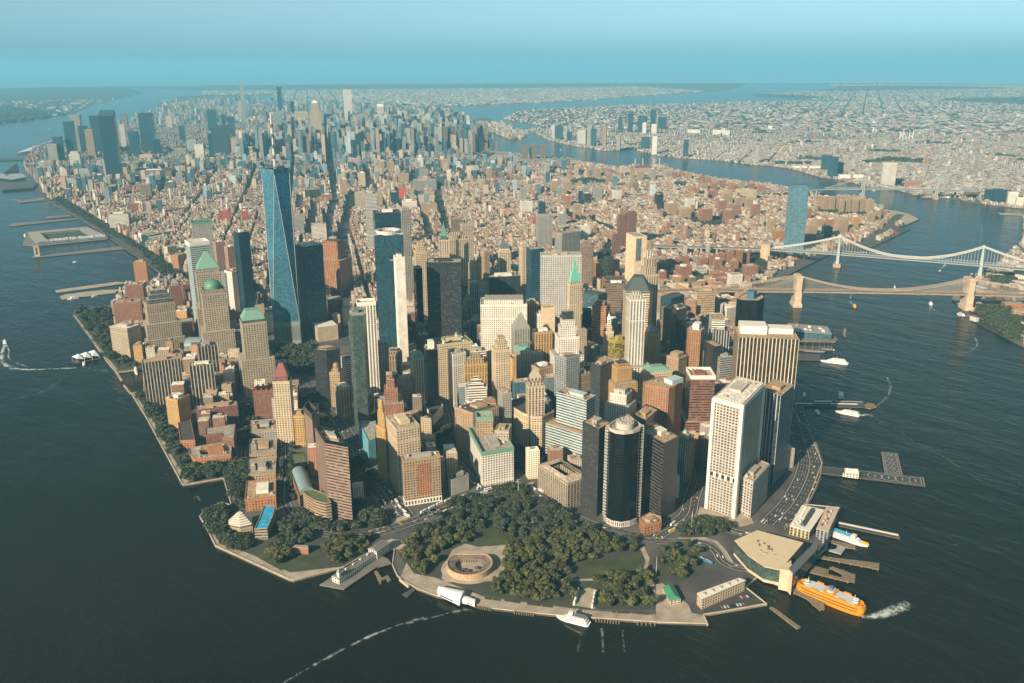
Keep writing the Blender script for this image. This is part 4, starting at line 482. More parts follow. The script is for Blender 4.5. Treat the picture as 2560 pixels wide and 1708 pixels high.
SH=[('park_lawn','grove',[(-161.9,69.4),(-127.6,107.9),(-85,119.1),(-31.7,141.7),(8.3,155.1),(71.3,140.1),(112.3,113.3),(101.2,59.2),(90.9,-0.5),(93.8,-42.1),(108.1,-88.2),(112.8,-124.5),(65.8,-175.4),(5.8,-233.2),(-57.8,-174.4),(-98.5,-119.1),(-130.2,-69.9),(-141.6,-33.3),(-151.9,6.6),(-167.1,34.3)]),('park_lawn','grove',[(-316.5,371.4),(-281,380.4),(-277.1,358.4),(-245.9,272.7),(-207.8,277.8),(-190.6,218.6),(-160.5,195.8),(-158.1,147.6),(-179.9,119.6),(-228.6,111.1),(-289.1,145.9),(-304.5,212.8),(-326.5,275.2),(-321,331.9)]),('park_lawn','grove',[(129.7,-147.6),(162.5,-169.4),(145.8,-207.7),(111.9,-223.9),(74.1,-214),(59,-190.2)]),('park_lawn','grove',[(179.1,-131.6),(213.6,-128.6),(243.2,-155.3),(241.4,-179.4),(197.9,-171.2),(167.8,-148.2)]),('park_lawn','grove',[(-202.7,964),(-190.6,936.2),(-209.8,782.3),(-237.1,651.2),(-262,542.8),(-216.9,507.6),(-233.9,476.2),(-280.8,497.3),(-262.9,625)]),('park_lawn','grove',[(-107,1677.2),(-9.4,1701.7),(-60.7,1549.4),(-155.5,1223.1),(-131.3,1118.8),(-179.3,1137.6),(-149.8,1362.7)]),('park_lawn','grove',[(202.3,254),(220.6,231.1),(213.8,182.3),(193.9,153.6),(147.1,156.8),(140.7,184.8)]),('promenade','paving',[(-189.3,35.1),(-186.7,2.2),(-177.2,-29.3),(-152.2,-75),(-143.1,-93.7),(-121.8,-122.6),(-92.3,-159.5),(-69.7,-185.8),(-12.8,-249.4),(-2.5,-240.9),(-59.5,-175.9),(-99.3,-120),(-133.5,-71.8),(-143.2,-35.3),(-153.5,4.5),(-168.7,32.2),(-160.7,60.9)]),('promenade','paving',[(-16.2,-252.1),(30.1,-293.8),(40.1,-280.7),(31.7,-264.1),(-2.5,-240.9)]),('promenade','paving',[(-295.1,125.1),(-334,278),(-322.8,333.5),(-319.2,330.3),(-327.6,276.2),(-303.4,211.8),(-289.8,144.7),(-229.3,109.9),(-229.6,106.6)]),('promenade','paving',[(-292.6,499.1),(-230.3,830.3),(-208.1,970.5),(-202.9,972.7),(-223.8,816.9),(-267.6,593.6),(-280,499.2),(-292,491.8)]),('promenade','paving',[(-186.2,1129.3),(-154.2,1372.6),(-111.8,1689),(-110.3,1665.7),(-152.7,1353.6),(-178,1141.3)]),('promenade','paving',[(539.3,-152.9),(655.6,-59),(673,-32.9),(662.8,-36.4),(643.4,-60.3),(533.7,-150.7),(501.3,-163.4),(393.5,-203.9),(391.5,-211.6),(505.3,-167)]),('plaza','paving',[(-93.9,46),(-70.4,46.4),(-62.3,27.3),(-29,5.2),(-49.3,-13.3),(-62.4,-34.9),(-91.2,-48.1),(-103.2,-51.1),(-150.1,-12.2),(-148.2,-0.3),(-121.2,25.4)]),('path','paving',[(103.8,-124.3),(110.5,-126.4),(91.9,-151.8),(60.6,-174.2),(49,-194.8),(31.4,-212.1),(42.9,-192.7),(58.3,-168.7),(83.8,-151.9)]),('path','paving',[(60.1,54.3),(64.4,50.5),(41.8,26.3),(36.6,28.9)]),('path','paving',[(-56.6,-84.4),(-24.6,-114.9),(1.8,-136.9),(25.8,-153.4),(23,-156),(-2,-140.4),(-28.2,-118.5),(-60.1,-88.1)]),('path','paving',[(164.4,-143.1),(194.4,-168.1),(198.3,-185.8),(187.9,-207.8),(166.2,-237.2),(172.9,-271.8),(164,-274.3),(157.3,-239.9),(183.4,-203.8),(191.2,-187.3),(187.1,-171.6),(160.1,-146.5)]),('hedge_bed','grove',[(-133,-71.2),(-120.5,-88.3),(-124.4,-91.8),(-137.1,-74.9)]),('hedge_bed','grove',[(-117.7,-91.4),(-105.6,-108.7),(-109.7,-112.2),(-121.3,-94.5)]),('hedge_bed','grove',[(-101.6,-115.4),(-82.1,-143.3),(-86.3,-145.7),(-105.2,-119.4)]),('hedge_bed','grove',[(-35.4,-199.2),(-20.3,-214.3),(-24.7,-217.3),(-39.1,-202.5)]),('hedge_bed','grove',[(-17.8,-217.4),(-4.6,-232.3),(-8.6,-235.3),(-21.6,-220.7)]),('plaza','paving',[(49.2,-198.3),(57.4,-202.4),(43.7,-254.9),(32,-268.8),(-4.2,-242.3)]),('plaza','paving',[(-104.3,180.8),(-85.5,168.3),(-88.3,153.1),(-108.4,149.4),(-113.6,167.1)]),('plaza','paving',[(261.1,-108.6),(268.1,-119.5),(294.4,-175.1),(279.6,-192.4),(257.3,-185.2),(251.5,-162.8),(239.4,-120.9)]),('plaza','paving',[(-64.1,-157.9),(-33.1,-141),(-21.2,-145),(-16.5,-155.9),(-48.8,-182.5)]),('plaza','paving',[(-154.6,100.7),(-138.9,86.5),(-129.8,109.9),(-140.2,127.3),(-170.7,130.9)]),('plaza','paving',[(102,127.7),(135.8,123.1),(117.5,113.7),(92.2,91.5),(76,96.4)]),('lawn','lawn',[(-59.9,35),(-29.8,56.7),(33.7,96.6),(60.2,91.4),(56.6,52.9),(36.5,31.1),(-1.8,31.4),(-30.3,8.4),(-51.6,18.8)]),('lawn','lawn',[(4.6,-102.4),(29.4,-102.9),(57.9,-124.8),(90.6,-135.5),(76.8,-153),(27.8,-151.7),(4.9,-124.1)]),('lawn','lawn',[(-282.9,163.6),(-266.2,176.4),(-242.6,151.4),(-258.3,134.2)]),('lawn','lawn',[(-306.5,218.4),(-285.6,214.9),(-290.9,163.6),(-295,152.9),(-298.6,170.5)]),('lawn','lawn',[(-93.7,1679.8),(-66,1691.9),(-31.2,1675.2),(-55.5,1608.4),(-86.8,1615.4)]),('car_park','asphalt',[(54.9,-268.1),(127,-281.8),(117.1,-317.8),(59.5,-287.5),(43.4,-279.1)]),('memorial_grove_ground','grove',[(159.4,1058.1),(232.3,1003.3),(131.7,821.2),(98.2,861.3),(123.3,980.2)]),('sports_field','lawn',[(2728,790.5),(2820.2,789.5),(2818.4,757.1),(2723.2,745.8)]),('red_canopy_court','redfield',[(2672.6,792.5),(2743,793.3),(2700.6,750.5),(2657,742.7)]),('reclaimed_pier_ground','paving',[(3224.9,1110.1),(3217.7,1008.3),(3182.4,936.5),(3073.1,840),(2901.8,814.4),(3061.7,947.9)])]
RD=[('highway',44,[(368.9,2875),(304.2,2335.5),(284.8,1903.3),(290.1,1634.9),(180.3,1261.6),(121.4,971.3),(93.3,818.5),(80.6,740.2),(41.2,653.4),(20.8,545.1),(-13.8,443.1),(-42.8,361.8),(-60,279.9),(-93.4,171)],8),('park_road',24,[(-155.3,157.4),(-125.6,151.5),(-82.3,147),(-43.5,147.8),(-51.7,150.6),(2.5,153.1),(43.5,155.2),(78.7,148.7),(117.5,134.4)],4),('park_road',26,[(108.4,121.9),(109.9,61),(95.7,4.2),(97.3,-36.6),(115,-84.2),(137.9,-125.3),(148.6,-116.5),(182.1,-117.4),(227,-114.3),(271.2,-84.6),(327.1,-54.9)],4),('riverside_road',43,[(753.8,39),(678.6,-22.2),(572.2,-105.7),(514.7,-147.7),(386,-197.2),(294.3,-213.7)],8),('riverside_drive',26,[(1582.9,624.7),(1786.5,670.8),(2194.6,749.1),(2430.2,725.5),(3253.8,980),(2935.8,910.7),(3269.9,1181.2),(3352.2,1394.1),(3406.9,1607.4)],4),('side_street',16,[(-98.3,519.5),(-152.4,416.4),(-199.2,335.8),(-212.2,287.1)],2),('side_street',14,[(-213,278.1),(-215.1,232.1),(-200.8,192.2),(-159.5,150.9)],2),('broad_street',22,[(131,370.1),(102.4,288.9),(64.3,178.1)],4),('broad_street',18,[(291,577),(215.5,456.8),(180,400.9),(132.5,368.8)],2),('side_street',18,[(561.5,158.5),(517.6,116.7),(488.6,86.8)],2),('side_street',16,[(-60.9,761.5),(-113.2,645.1),(-161.9,558.1),(-187.1,509.2)],2),('ferry_road',16,[(134.4,-128.2),(149.2,-145.5),(180.1,-169.3),(178.9,-199.8),(153.1,-229),(172,-264)],2),('ferry_road',16,[(180.7,-120.4),(227.5,-145.5),(241.1,-199.9),(259,-224.2)],2),('avenue',27,[(1711,3367.9),(3370.8,6327.1)],0),('avenue',27,[(1699.4,3206.7),(1013,2149.5)],0),('avenue',27,[(1615.4,3230),(963,2195.8)],0),('avenue',27,[(1407.7,3061),(913,2242)],0),('avenue',27,[(1468.7,3312.8),(1207.8,2879.1)],0),('avenue',27,[(2475.5,3742.1),(1261,1920.4)],0),('avenue',27,[(1805.7,3220.8),(2263.7,3942.5)],0),('avenue',27,[(2260.3,3224.2),(1361.5,1940.1)],0),('avenue',27,[(1980.4,3174.5),(1597.8,2603.6)],0),('avenue',27,[(2379.8,3383.3),(1736.1,2474.8)],0),('avenue',30,[(1178.6,2434.6),(616.3,1482.1),(404.6,1152.9)],0)]
TA=[('dark leafy tree in the west half of the waterfront park',80,[(-157.6,73),(-127.6,107.9),(-85,119.1),(-31.7,141.7),(7.2,153.7),(39.6,129.3),(11.6,93.5),(-52,39.8),(-79.9,49.1),(-111.1,38.6),(-138.1,8.2),(-169.6,26)]),('leafy tree around the oval lawn of the waterfront park',44,[(25.9,113),(73.9,137.8),(94.3,124.4),(107.2,107.8),(52.2,43.4),(42.9,12.3),(8.9,1.2),(-26.1,8.5),(-5.5,56)]),('leafy tree beside the park road below the black towers',28,[(82.5,76.1),(98.8,56.7),(90.8,13.1),(89.1,-33.5),(87.5,-77.8),(44.2,-46.8),(47.7,8.1)]),('leafy tree in the dense middle grove of the waterfront park',124,[(-38.8,-3.6),(21.6,10.4),(52.7,-38.3),(83,-81.8),(119.6,-106.7),(99.4,-135.8),(55.5,-119),(8.4,-98.7),(-29.1,-107.4),(-59.2,-87.2),(-92.3,-71),(-69.2,-36)]),('leafy tree in the rows above the promenade left of the stone memorial',49,[(-112.3,-53),(-82.2,-59.6),(-36.2,-94.1),(-25.2,-131.4),(-54.8,-150.6),(-99.3,-120),(-127.6,-69)]),('leafy tree in the rows above the promenade right of the stone memorial',36,[(2.7,-136.1),(35.1,-154.8),(54.7,-182.8),(7.1,-231.2),(-45.7,-186.8)]),('small tree near the playground by the ferry terminal',18,[(130.8,-148.6),(162.5,-169.4),(144.7,-206.7),(114,-222.3),(76.1,-212.4),(61,-188.6),(104,-155.1)]),('small tree on the triangle plaza below the huge pale tower',18,[(179.1,-131.6),(211,-130.5),(239.4,-156.2),(240.3,-178.3),(199.1,-170.3),(169,-147.2)]),('leafy tree along the bend of the left point park',39,[(-314.5,374.1),(-278.5,378.2),(-279.8,356.3),(-306.7,293.8),(-292.8,256.8),(-313.2,224.4),(-325.5,270.3),(-322.6,320.6)]),('leafy tree behind the brick arch of the point park',26,[(-284.2,217.5),(-252.6,204.7),(-277.6,173.6),(-298.6,170.5)]),('leafy tree in the clipped grove beside the white clock pier',26,[(-233,163.7),(-209.3,189.7),(-160.9,146),(-178.3,122),(-232.9,115),(-245.1,136.9)]),('leafy tree between the curved museum wing and the road',20,[(-241.1,268.5),(-215.8,263),(-222.7,193.7),(-244.7,197.5),(-259.5,226.8)]),('leafy tree on the traffic side lawn below the brick and glass tower',20,[(-202.8,286.9),(-190.6,218.6),(-160.5,195.8),(-159.6,173.7),(-196.5,190.4),(-210.3,240.6)]),('leafy tree on the dark slope beside the highway mouth',23,[(-123.3,252.3),(-117.3,228.1),(-121.4,169.1),(-135,160),(-154,194.2)]),('leafy tree along the cove east side',46,[(-215.1,511.6),(-177.4,500.5),(-228.4,406.3),(-257,350.1),(-262.9,378.8)]),('leafy tree on the riverside walk beside the brick blocks',78,[(-201,962.5),(-190.6,936.2),(-209.8,782.3),(-237.1,651.2),(-260.3,546.9),(-215.1,511.6),(-233.7,478.7),(-284.2,497.8),(-259.4,634)]),('leafy tree in the northern riverside grove',97,[(-107,1677.2),(-12.5,1696.7),(-60.7,1549.4),(-150,1239.5),(-125.8,1133.9),(-178,1141.3),(-146.9,1371.8)]),('leafy tree on the small oval green before the curved office block',26,[(199.2,250.5),(217.4,227.7),(212.4,183.5),(192.6,154.8),(149.8,159.8),(143.4,187.9)]),('leafy tree on the triangle green beside the tan garage',15,[(141.8,400.8),(165.6,379.2),(120.6,315.3),(92.5,310)])]
FT=[(150,[(164.4,1065.1),(236.6,1011),(129.1,814.1),(98.2,861.3),(123.3,980.2)]),(30,[(406.1,1674.6),(402.9,1603.2),(346.6,1497.6),(332.6,1510.4)]),(300,[(472.5,4034.4),(527.8,4086.2),(417.9,2958.7),(355.2,2757.4),(388.6,3126.2)]),(200,[(381.9,2863),(399.5,2814.5),(303,1948),(290.7,1857.9),(239.4,1965.2),(334.6,2463.5)]),(170,[(2880.5,2773.4),(3053.5,2783.4),(3030.3,2598.7),(2911.7,2515.1),(2747.1,2607.1)]),(120,[(2365.5,1634.9),(2393.8,1490),(2524.7,1446.9),(2297.9,1286.3),(2211.7,1331.7)]),(90,[(2096.8,2008.9),(2033.2,1824.8),(1959.6,1760.7),(1957.6,1856.6)]),(90,[(2009.8,1770.1),(1959.8,1599.5),(1847.2,1503.7),(1929.2,1662.8)]),(60,[(2561,2629.7),(2514.9,2498.9),(2440.2,2430.6),(2449,2504.6)]),(120,[(1518.2,1268.2),(1709.8,1390.5),(1302.1,1010.7),(1259.7,1009.1),(1337.4,1104.9)]),(200,[(1286.4,812.3),(1342.9,816.3),(1538.1,814.7),(1433.9,659.1),(1409.9,681),(1382,780.5)]),(120,[(1908,909.3),(1921,847.2),(1740.6,734.6),(1494.1,677.7),(1589,747.4)]),(150,[(2126.1,214.4),(2237.2,152.8),(2114.9,108.9),(2042.9,119.5),(2083.6,175.4)]),(330,[(1618.2,17.9),(1767.9,85.4),(1827.5,31.1),(1736.3,-48.2),(1530.9,-120.2),(1520.7,-86.8),(1593.2,-13.3)]),(130,[(2947.4,1259.8),(3146.6,1117.4),(2947.6,1014.5),(2862.2,1173.2)]),(120,[(5073.7,2152.8),(5486.8,2164.3),(5521.7,1923.6),(5240.9,1804.2),(5192.4,1944),(4971.2,2060.8)]),(60,[(5925.4,2554.1),(6036.4,2322.7),(5863.7,2248.9),(5718.5,2447.1)]),(200,[(6941.5,3727.4),(7230.5,3444.4),(6846.7,3111.7),(6551.6,3075.3),(6505.1,3444.2)]),(60,[(4590.7,2564.7),(4803,2362.4),(4651.1,2273.5),(4467.4,2403)]),(60,[(3243.6,2299.1),(3311.4,2267.9),(3177.4,2171.9),(3138.5,2208.5)]),(80,[(3059.3,1988.7),(3079.6,1914),(2916.2,1801.7),(2934.3,1888.2)]),(60,[(-103.6,1688.8),(-69.8,1764.6),(-83.3,1700.2)]),(60,[(565.2,5391.7),(769,5964.2),(688,5597.9),(546.5,5257.6)]),(140,[(1548.2,3404.8),(1624.6,3390.5),(1462.7,3109.2),(1413.3,3206.4)]),(90,[(1704.6,3258.2),(1734.2,3230.5),(1442.4,2748.5),(1414.2,2774.7)]),(60,[(32.1,693.5),(68.6,701.4),(13.8,572.8),(1.5,583.9)]),(60,[(-52.8,376.5),(-26.4,387.6),(-60,295.5),(-97.2,263.2),(-102.6,292.9)]),(60,[(-72.6,756.3),(-43.8,730.1),(-147.7,545.3),(-149.5,597.5)]),(50,[(-103.9,530.9),(-101.1,528.3),(-203.4,334.8),(-207.1,338.2)]),(50,[(-90.3,518.6),(-86,514.7),(-189,321.8),(-193.4,325.8)]),(80,[(877.4,1242.8),(894.6,1227.1),(777.2,1087.2),(676.7,991.2)]),(200,[(2730.4,14499.8),(4046.3,15803),(4741.3,17058.8),(4935.2,21142.7),(3822.3,19593.7)])]
PR=[('timber pier carrying the white clock tower pier house','pier','deck',0,[(-275.3,93),(-257.1,62.9),(-176.5,84.4),(-196.3,78.4),(-176.7,73.5),(-173.4,86.4),(-181.4,117.2)]),('small zigzag floating dock beside the clock pier','dock','plank',-1,[(-204,73.9),(-200.1,72.5),(-205.2,54.5),(-195.5,53.5),(-199.4,40.7),(-204.5,40.2),(-202.1,49),(-208.8,49.1),(-213.5,43.2),(-214.2,45.5)]),('short gangway landing with yellow posts left of the white tent','dock','dark',-0.5,[(-207.2,4.3),(-206.3,-5.3),(-185.4,2.7),(-185.7,7)]),('long concrete helicopter pier with painted circles and an H pad','helicopter_pier','asphalt',0,[(528.7,-157.6),(613.9,-291),(584.1,-306.9),(503,-170.3)]),('rectangular helicopter parking platform with rows of painted half circles','helicopter_platform','asphalt',0.3,[(657.9,-196.6),(671.3,-219.6),(591.8,-266.8),(576.7,-243.5)]),('ferry landing pier with covered walkways and barges','ferry_pier','dark',0,[(762.8,38.8),(859.2,-60.6),(833.2,-76.4),(736.6,22.9)]),('round ended barge at the tip of the ferry landing pier','barge','plank',0.4,[(846.1,-68.5),(860,-69.3),(863.2,-80.1),(850.2,-91.8),(834,-87.1),(831.3,-78.5)]),('curved timber rack left of the orange ferry','ferry_rack','plank',1,[(170.1,-323.9),(179.6,-324.1),(175.7,-341.9),(170,-366.9),(160.8,-372.6),(154,-369.5),(159.5,-355.9),(163.9,-347.3),(163.4,-327.6)]),('thick timber rack between the empty ferry slips','ferry_rack','plank',1,[(221,-315.1),(239.7,-310.6),(246.1,-330.7),(235.5,-335.2),(241,-350.6),(249.3,-347.6),(251,-328),(256.7,-329.5),(260.8,-359.8),(244.7,-367.6),(237.9,-361.4)]),('long timber rack right of the empty slips','ferry_rack','plank',1,[(261.6,-302.7),(267.6,-302.5),(310.9,-367.4),(295.5,-374.4),(292.9,-367.4)]),('timber dolphin rack below the blue and white ferry','ferry_rack','plank',1,[(311.9,-292.1),(319.2,-294.6),(330.6,-322.8),(322.4,-327.1),(315.1,-316.6)]),('grey steel ramp float next to the blue and white ferry','ferry_ramp','grey',0,[(290.9,-300.6),(302.3,-309),(313.9,-305.8),(317,-316.4),(296,-320.5)]),('narrow pier with a white roofed walkway right of the ferry houses','pier','dark',0,[(372.3,-273.3),(403.7,-352.1),(395.7,-355.1),(364.9,-277.4)]),('narrow timber breakwater off the small coast guard car park','breakwater','plank',0,[(114.1,-324.5),(118.6,-327),(107.4,-372),(100.6,-371)]),('wide pier under the glass market building','pier','deck',0,[(1200.1,358.5),(1276.3,249.3),(1206.7,187.1),(1182.4,179.3),(1093.2,272.5)]),('narrow wharf with tall ships beside the glass market pier','pier','dark',0,[(1079.9,231.8),(1143.1,174.3),(1132.8,155.2),(1114.1,149.8),(1050.1,213.6)]),('wharf with sheds beside the white yacht','pier','dark',0,[(1030,204.2),(1067.6,153.7),(1031.8,133.2),(987.8,178.4)]),('rooftop field pier shed platform on the far left','pier','deck',0,[(47.3,2853),(138.8,3153.8),(349.7,3113.2),(349.8,2797.3),(324.8,2758.6),(76.4,2797.7)]),('long thin pier leading to the stone ventilation tower','pier','deck',0,[(18.7,2603.3),(336.8,2577.3),(324.6,2513.4),(35.9,2569.9),(14.7,2569.5)]),('long garden pier with trees,the upper one','pier','paving',0,[(-66.8,2018.7),(-7.4,2015.9),(110.8,2003.2),(130.9,1965.2),(41.9,1970.7),(-71.8,1983.8)]),('long garden pier with trees,the lower one','pier','paving',0,[(-78.6,1928.9),(-58.5,1945.2),(40.4,1926.1),(79.2,1899.6),(58.1,1864.9),(-23.7,1878.7),(-83.6,1887.7)]),('thin breakwater at the mouth of the yacht basin,upper one','breakwater','paving',0,[(-187.5,1125.5),(-183.5,1124.9),(-193.1,1064.5),(-198.5,1058.5)]),('thin breakwater at the mouth of the yacht basin,lower one','breakwater','paving',0,[(-203.2,1032.9),(-199.3,1036.5),(-207.1,970.3),(-211.3,970.7)]),('long low river pier with a white cone at its tip','pier','deck',0,[(116.6,3360.4),(139.1,3412.3),(390.7,3369.8),(385.2,3335.7),(142.2,3336.7)]),('short river pier with trees on it','pier','deck',0,[(294.7,3478.8),(312.3,3510.8),(394,3475.7),(390.1,3438.4),(295.1,3446.8)]),('bare angled river pier by the drive','pier','deck',0,[(336.2,4213.1),(362.9,4136.8),(467.5,4169.1),(448.1,4057.1),(326.1,4046.2)]),('far flat pier shed with dark roof by the river bend','pier_shed','dark',8,[(403.3,4777.7),(439.1,4937.5),(591.5,4861),(582.7,4736.8),(513.1,4551.4),(367.2,4569.4)]),('farther flat pier shed with pale roof by the river bend','pier_shed','grey',9,[(490.1,5164.9),(545.2,5410.5),(645,5316.2),(624.6,5110.2),(527.3,5024.1)]),('far long dark pier at the left edge','pier','dark',3,[(747.7,6376.1),(790.1,6567),(942.8,6421.1),(906.9,6275.8)]),('far domed exhibition pier on the left river bank','pier_shed','white',10,[(973.4,6821),(1221.5,7349.1),(1407.9,7675.9),(1343.9,7370.9),(1153.2,7016.8)]),('stone shoe of the far bank bridge tower','pier','paving',0.2,[(1803.4,165.2),(1856.2,184.3),(1853.7,152.6),(1738.3,66.6),(1709.2,70.7),(1727.6,106.8)]),('jetty with white boats beside the brick lighthouse shed','jetty','deck',0,[(1634.8,80),(1677.8,55.3),(1698.3,43.8),(1682.5,29.3),(1658,47.4)]),('far shore pier with pale edge at the right','pier','paving',0,[(3501.2,681.3),(3559.2,586.1),(3511.7,569.5),(3460,649.8)])]
BT=[('white tour boat with crowded open top deck moored at the promenade','tour',44,(-92.9,-161.1),(-76.5,-197.3),'tour_boat'),('big white motor yacht docked beside the wharf sheds','yacht',60,(1031.3,131.5),(1055.5,78.7),'yacht'),('white fast ferry churning foam beside the ferry landing','fast',46,(775,-46.6),(787.5,-90.2),'ferry_boat'),('boxy beige barge ferry on the far side of the ferry landing','barge',30,(839.8,-22.9),(874.5,-2.9),'ferry_boat'),('small dark and white boat left of the boxy beige one','small',20,(794.8,32.7),(821.5,48.6),'boat'),('small ferry heading out below the ferry landing walkway','small',22,(754.8,-13),(737.1,-34.8),'ferry_boat'),('blue decked white ferry with a yellow bow at the ferry house','blue',58,(343.8,-329.5),(339.8,-283.9),'ferry_boat'),('yellow water taxi racing below the stone bridge','yellow',24,(1511.6,301.1),(1543.3,325.3),'water_taxi'),('white boat with short foam tail right of the yellow taxi','fast',32,(1734.3,198.8),(1691.3,174.2),'boat'),('white motorboat just passing under the stone bridge','small',16,(1810.6,335.9),(1833.8,347.8),'motorboat'),('white boat with a long straight wake under the steel bridge','fast',26,(2126.3,341.7),(2172.4,355.4),'boat'),('white ferry moored at the jetty by the far stone tower','fast',34,(1666,95.2),(1644.3,67),'ferry_boat'),('white ferry steaming off the left edge with a curling wake','fast',30,(-308.8,1559.9),(-316,1521.1),'ferry_boat'),('small ferry leaving the white tent roofed landing','small',20,(-224.6,1223.7),(-215.4,1254.4),'ferry_boat'),('white yacht docked in the yacht basin','yacht',36,(-157.8,1076.5),(-146.2,1127.3),'yacht'),('white boat tied to the rooftop field pier','fast',34,(96.7,3015.6),(117.1,3101.5),'boat'),('small white boat far up the wide river on the left','small',30,(2015.1,9899),(1982.3,9647.3),'boat'),('tiny sightseeing boat on the low garden pier','fast',32,(-75.9,1884),(-35.2,1880.6),'boat'),('pair hulled little boat off the low garden pier','small',16,(-7.1,1868.6),(3.8,1869.1),'motorboat'),('distant white boat before the far bridge tower','small',24,(3808.8,1429.4),(3783.3,1395.3),'boat'),('distant boat wake leader on the upper river','small',26,(4239.5,4202),(4249.8,4230.7),'boat'),('dark small boat drifting on the left river','small',12,(98.5,2409.8),(105.2,2408.4),'motorboat')]
WK=[(8,26,1,[(184.7,-408.6),(194,-419.1),(215.5,-426.4),(236.5,-431.4),(255.6,-436.2)]),(7,7,0.5,[(-414.5,-48.2),(-372.9,-42.9),(-327.7,-40),(-288.6,-38.6),(-245.2,-43.3),(-204.5,-54.6),(-244.5,-44.5),(-222.1,-53.8),(-199.3,-60.8),(-171.4,-70.7),(-160.6,-78.9)]),(5,5,0.3,[(-68.9,-212),(-85.5,-229.5),(-100.7,-244)]),(5,5,0.3,[(-52.6,-231),(-69.1,-247),(-82.4,-260.4)]),(5,5,0.14,[(-98.8,-206.5),(-122.6,-224.3)]),(5,5,0.2,[(802.1,-112.2),(786.5,-141.3),(770.5,-182.1),(750,-209.7),(726,-272),(696,-317.1),(665.6,-370.2)]),(7,7,0.35,[(1038.1,-20.7),(980.2,-58.5),(999.1,-48.1),(934,-75.3),(864.4,-85.1)]),(8,8,0.35,[(1505.3,-10.9),(1431.7,-53.5),(1379.5,-63.7),(1328.7,-62),(1303.7,-50.2)]),(8,26,0.95,[(790.1,-86.6),(804.4,-93.5),(810.2,-104.8)]),(4,16,0.95,[(1536.7,320.2),(1563.1,344),(1585.6,364.3)]),(3,10,0.7,[(1564.2,343),(1613.3,372.5),(1665.4,393.7)]),(6,14,0.95,[(1694.7,175.8),(1673.5,164),(1655.7,149.6)]),(2,4,0.5,[(1655.7,149.6),(1613.7,113.8)]),(5,15,0.95,[(2166.3,354.5),(2221.9,369.7),(2291.6,385.9)]),(3,8,0.6,[(1834.3,347.3),(1866.7,364.7)]),(8,20,1,[(-315.6,1523),(-330.9,1481.4),(-347.3,1418.9),(-355.4,1363),(-347.7,1310.4)]),(16,9,0.95,[(-354.5,1367.3),(-339.7,1298.1),(-297.1,1264.4),(-239.8,1225.4)]),(6,6,0.7,[(-313.2,1523.2),(-320.5,1460.6),(-334,1417.5),(-336.7,1366.8),(-319.1,1309.6)]),(5,8,0.4,[(-226.1,1225),(-216.9,1186.6),(-209.2,1159.8),(-191.3,1143.6),(-203.1,1179)]),(5,5,0.2,[(-342.5,1115.4),(-321.5,1131.4),(-290.6,1157.7)]),(6,6,0.25,[(-397.6,1107.3),(-373.6,1106.4),(-337.3,1111.7),(-305.6,1127)]),(6,6,0.3,[(1927.8,436.6),(1945.8,424.2),(1948.3,407.7)]),(8,10,0.35,[(3146.1,610.2),(2916.7,518.4),(2681.8,436.3)]),(6,8,0.8,[(4068,4214.9),(4172.8,4176.9),(4261,4220)]),(4,4,0.15,[(760.2,-308.9),(754.4,-318.4)]),(4,4,0.2,[(737.8,-371.5),(721.4,-389.2),(710.9,-405.9)]),(6,6,0.3,[(456.3,-397.5),(465.4,-403.6)]),(5,5,0.3,[(440.7,-411.6),(441.7,-416.5)]),(5,12,0.3,[(730.7,-32.8),(717,-49.7)]),(8,14,0.25,[(878.7,0.1),(904.3,20.2),(931.3,30.2),(974.1,56.2)]),(4,4,0.2,[(1266.3,-21.6),(1304.2,-17.6)]),(4,4,0.3,[(-476.2,428.7),(-473,419.7)]),(4,4,0.25,[(-297.8,439.2),(-290.1,447),(-294.6,421.8)])]
BUS=[((57.6,168.6),(45.9,161.4),'white'),((53,152.4),(65,149.2),'white'),((40.3,146.5),(55.1,145.5),'white'),((-18,162.8),(-5.1,163.1),'white'),((-34.3,163.4),(-19.3,163.9),'white'),((-50.2,161.4),(-36,162.5),'white'),((-67.4,158.7),(-52.4,161.1),'white'),((-87.2,174.3),(-83.9,157.9),'white'),((-80.6,186.5),(-82,171.8),'white'),((-76.6,203.8),(-79.9,188.2),'white'),((-69.6,221.3),(-74,206.2),'white'),((-60.7,252.5),(-63.5,237.7),'white'),((-85.1,232.8),(-90.5,216.4),'white'),((-74.1,153.5),(-59.7,154),'dark'),((-20.1,141.2),(-7.9,141.9),'white'),((-43.1,136.8),(-34.7,138.3),'white'),((116.3,113),(112.5,93.7),'white'),((118.2,98.6),(116.3,82.8),'white'),((181.1,-115.8),(197.1,-113.1),'white'),((167.3,-125.1),(178.7,-127),'yellow'),((144.6,-143.3),(153.6,-157.4),'blue'),((143.1,-197.9),(141.3,-209.2),'blue'),((143,-207),(142.8,-217.9),'blue'),((39.5,146.4),(53.8,143.4),'white'),((89.1,139.4),(103.2,134.3),'white'),((58.1,175.1),(53,159.2),'white'),((90.5,141.5),(99.5,138.5),'white')]
PT={'castle': (-109.5,-10.5),'clock_a': (-257.3,82.6),'clock_b': (-166.4,107.5),'ferry_a': (179.6,-324.1),'ferry_b': (189.4,-408.9),'flag1': (200,-139.9),'flag2': (80.2,102.3),'flag3': (67.1,-183.6),'ventw': (34,2596.8),'bb': [(1420.8,431.3),(1733.8,99.5)],'mb': [(1969.3,609),(2135.3,222)],'wb': [(3496.1,1321.1),(3730.2,1061.2)],'base1': [(163.5,1071.7),(220.2,1035.3)]}
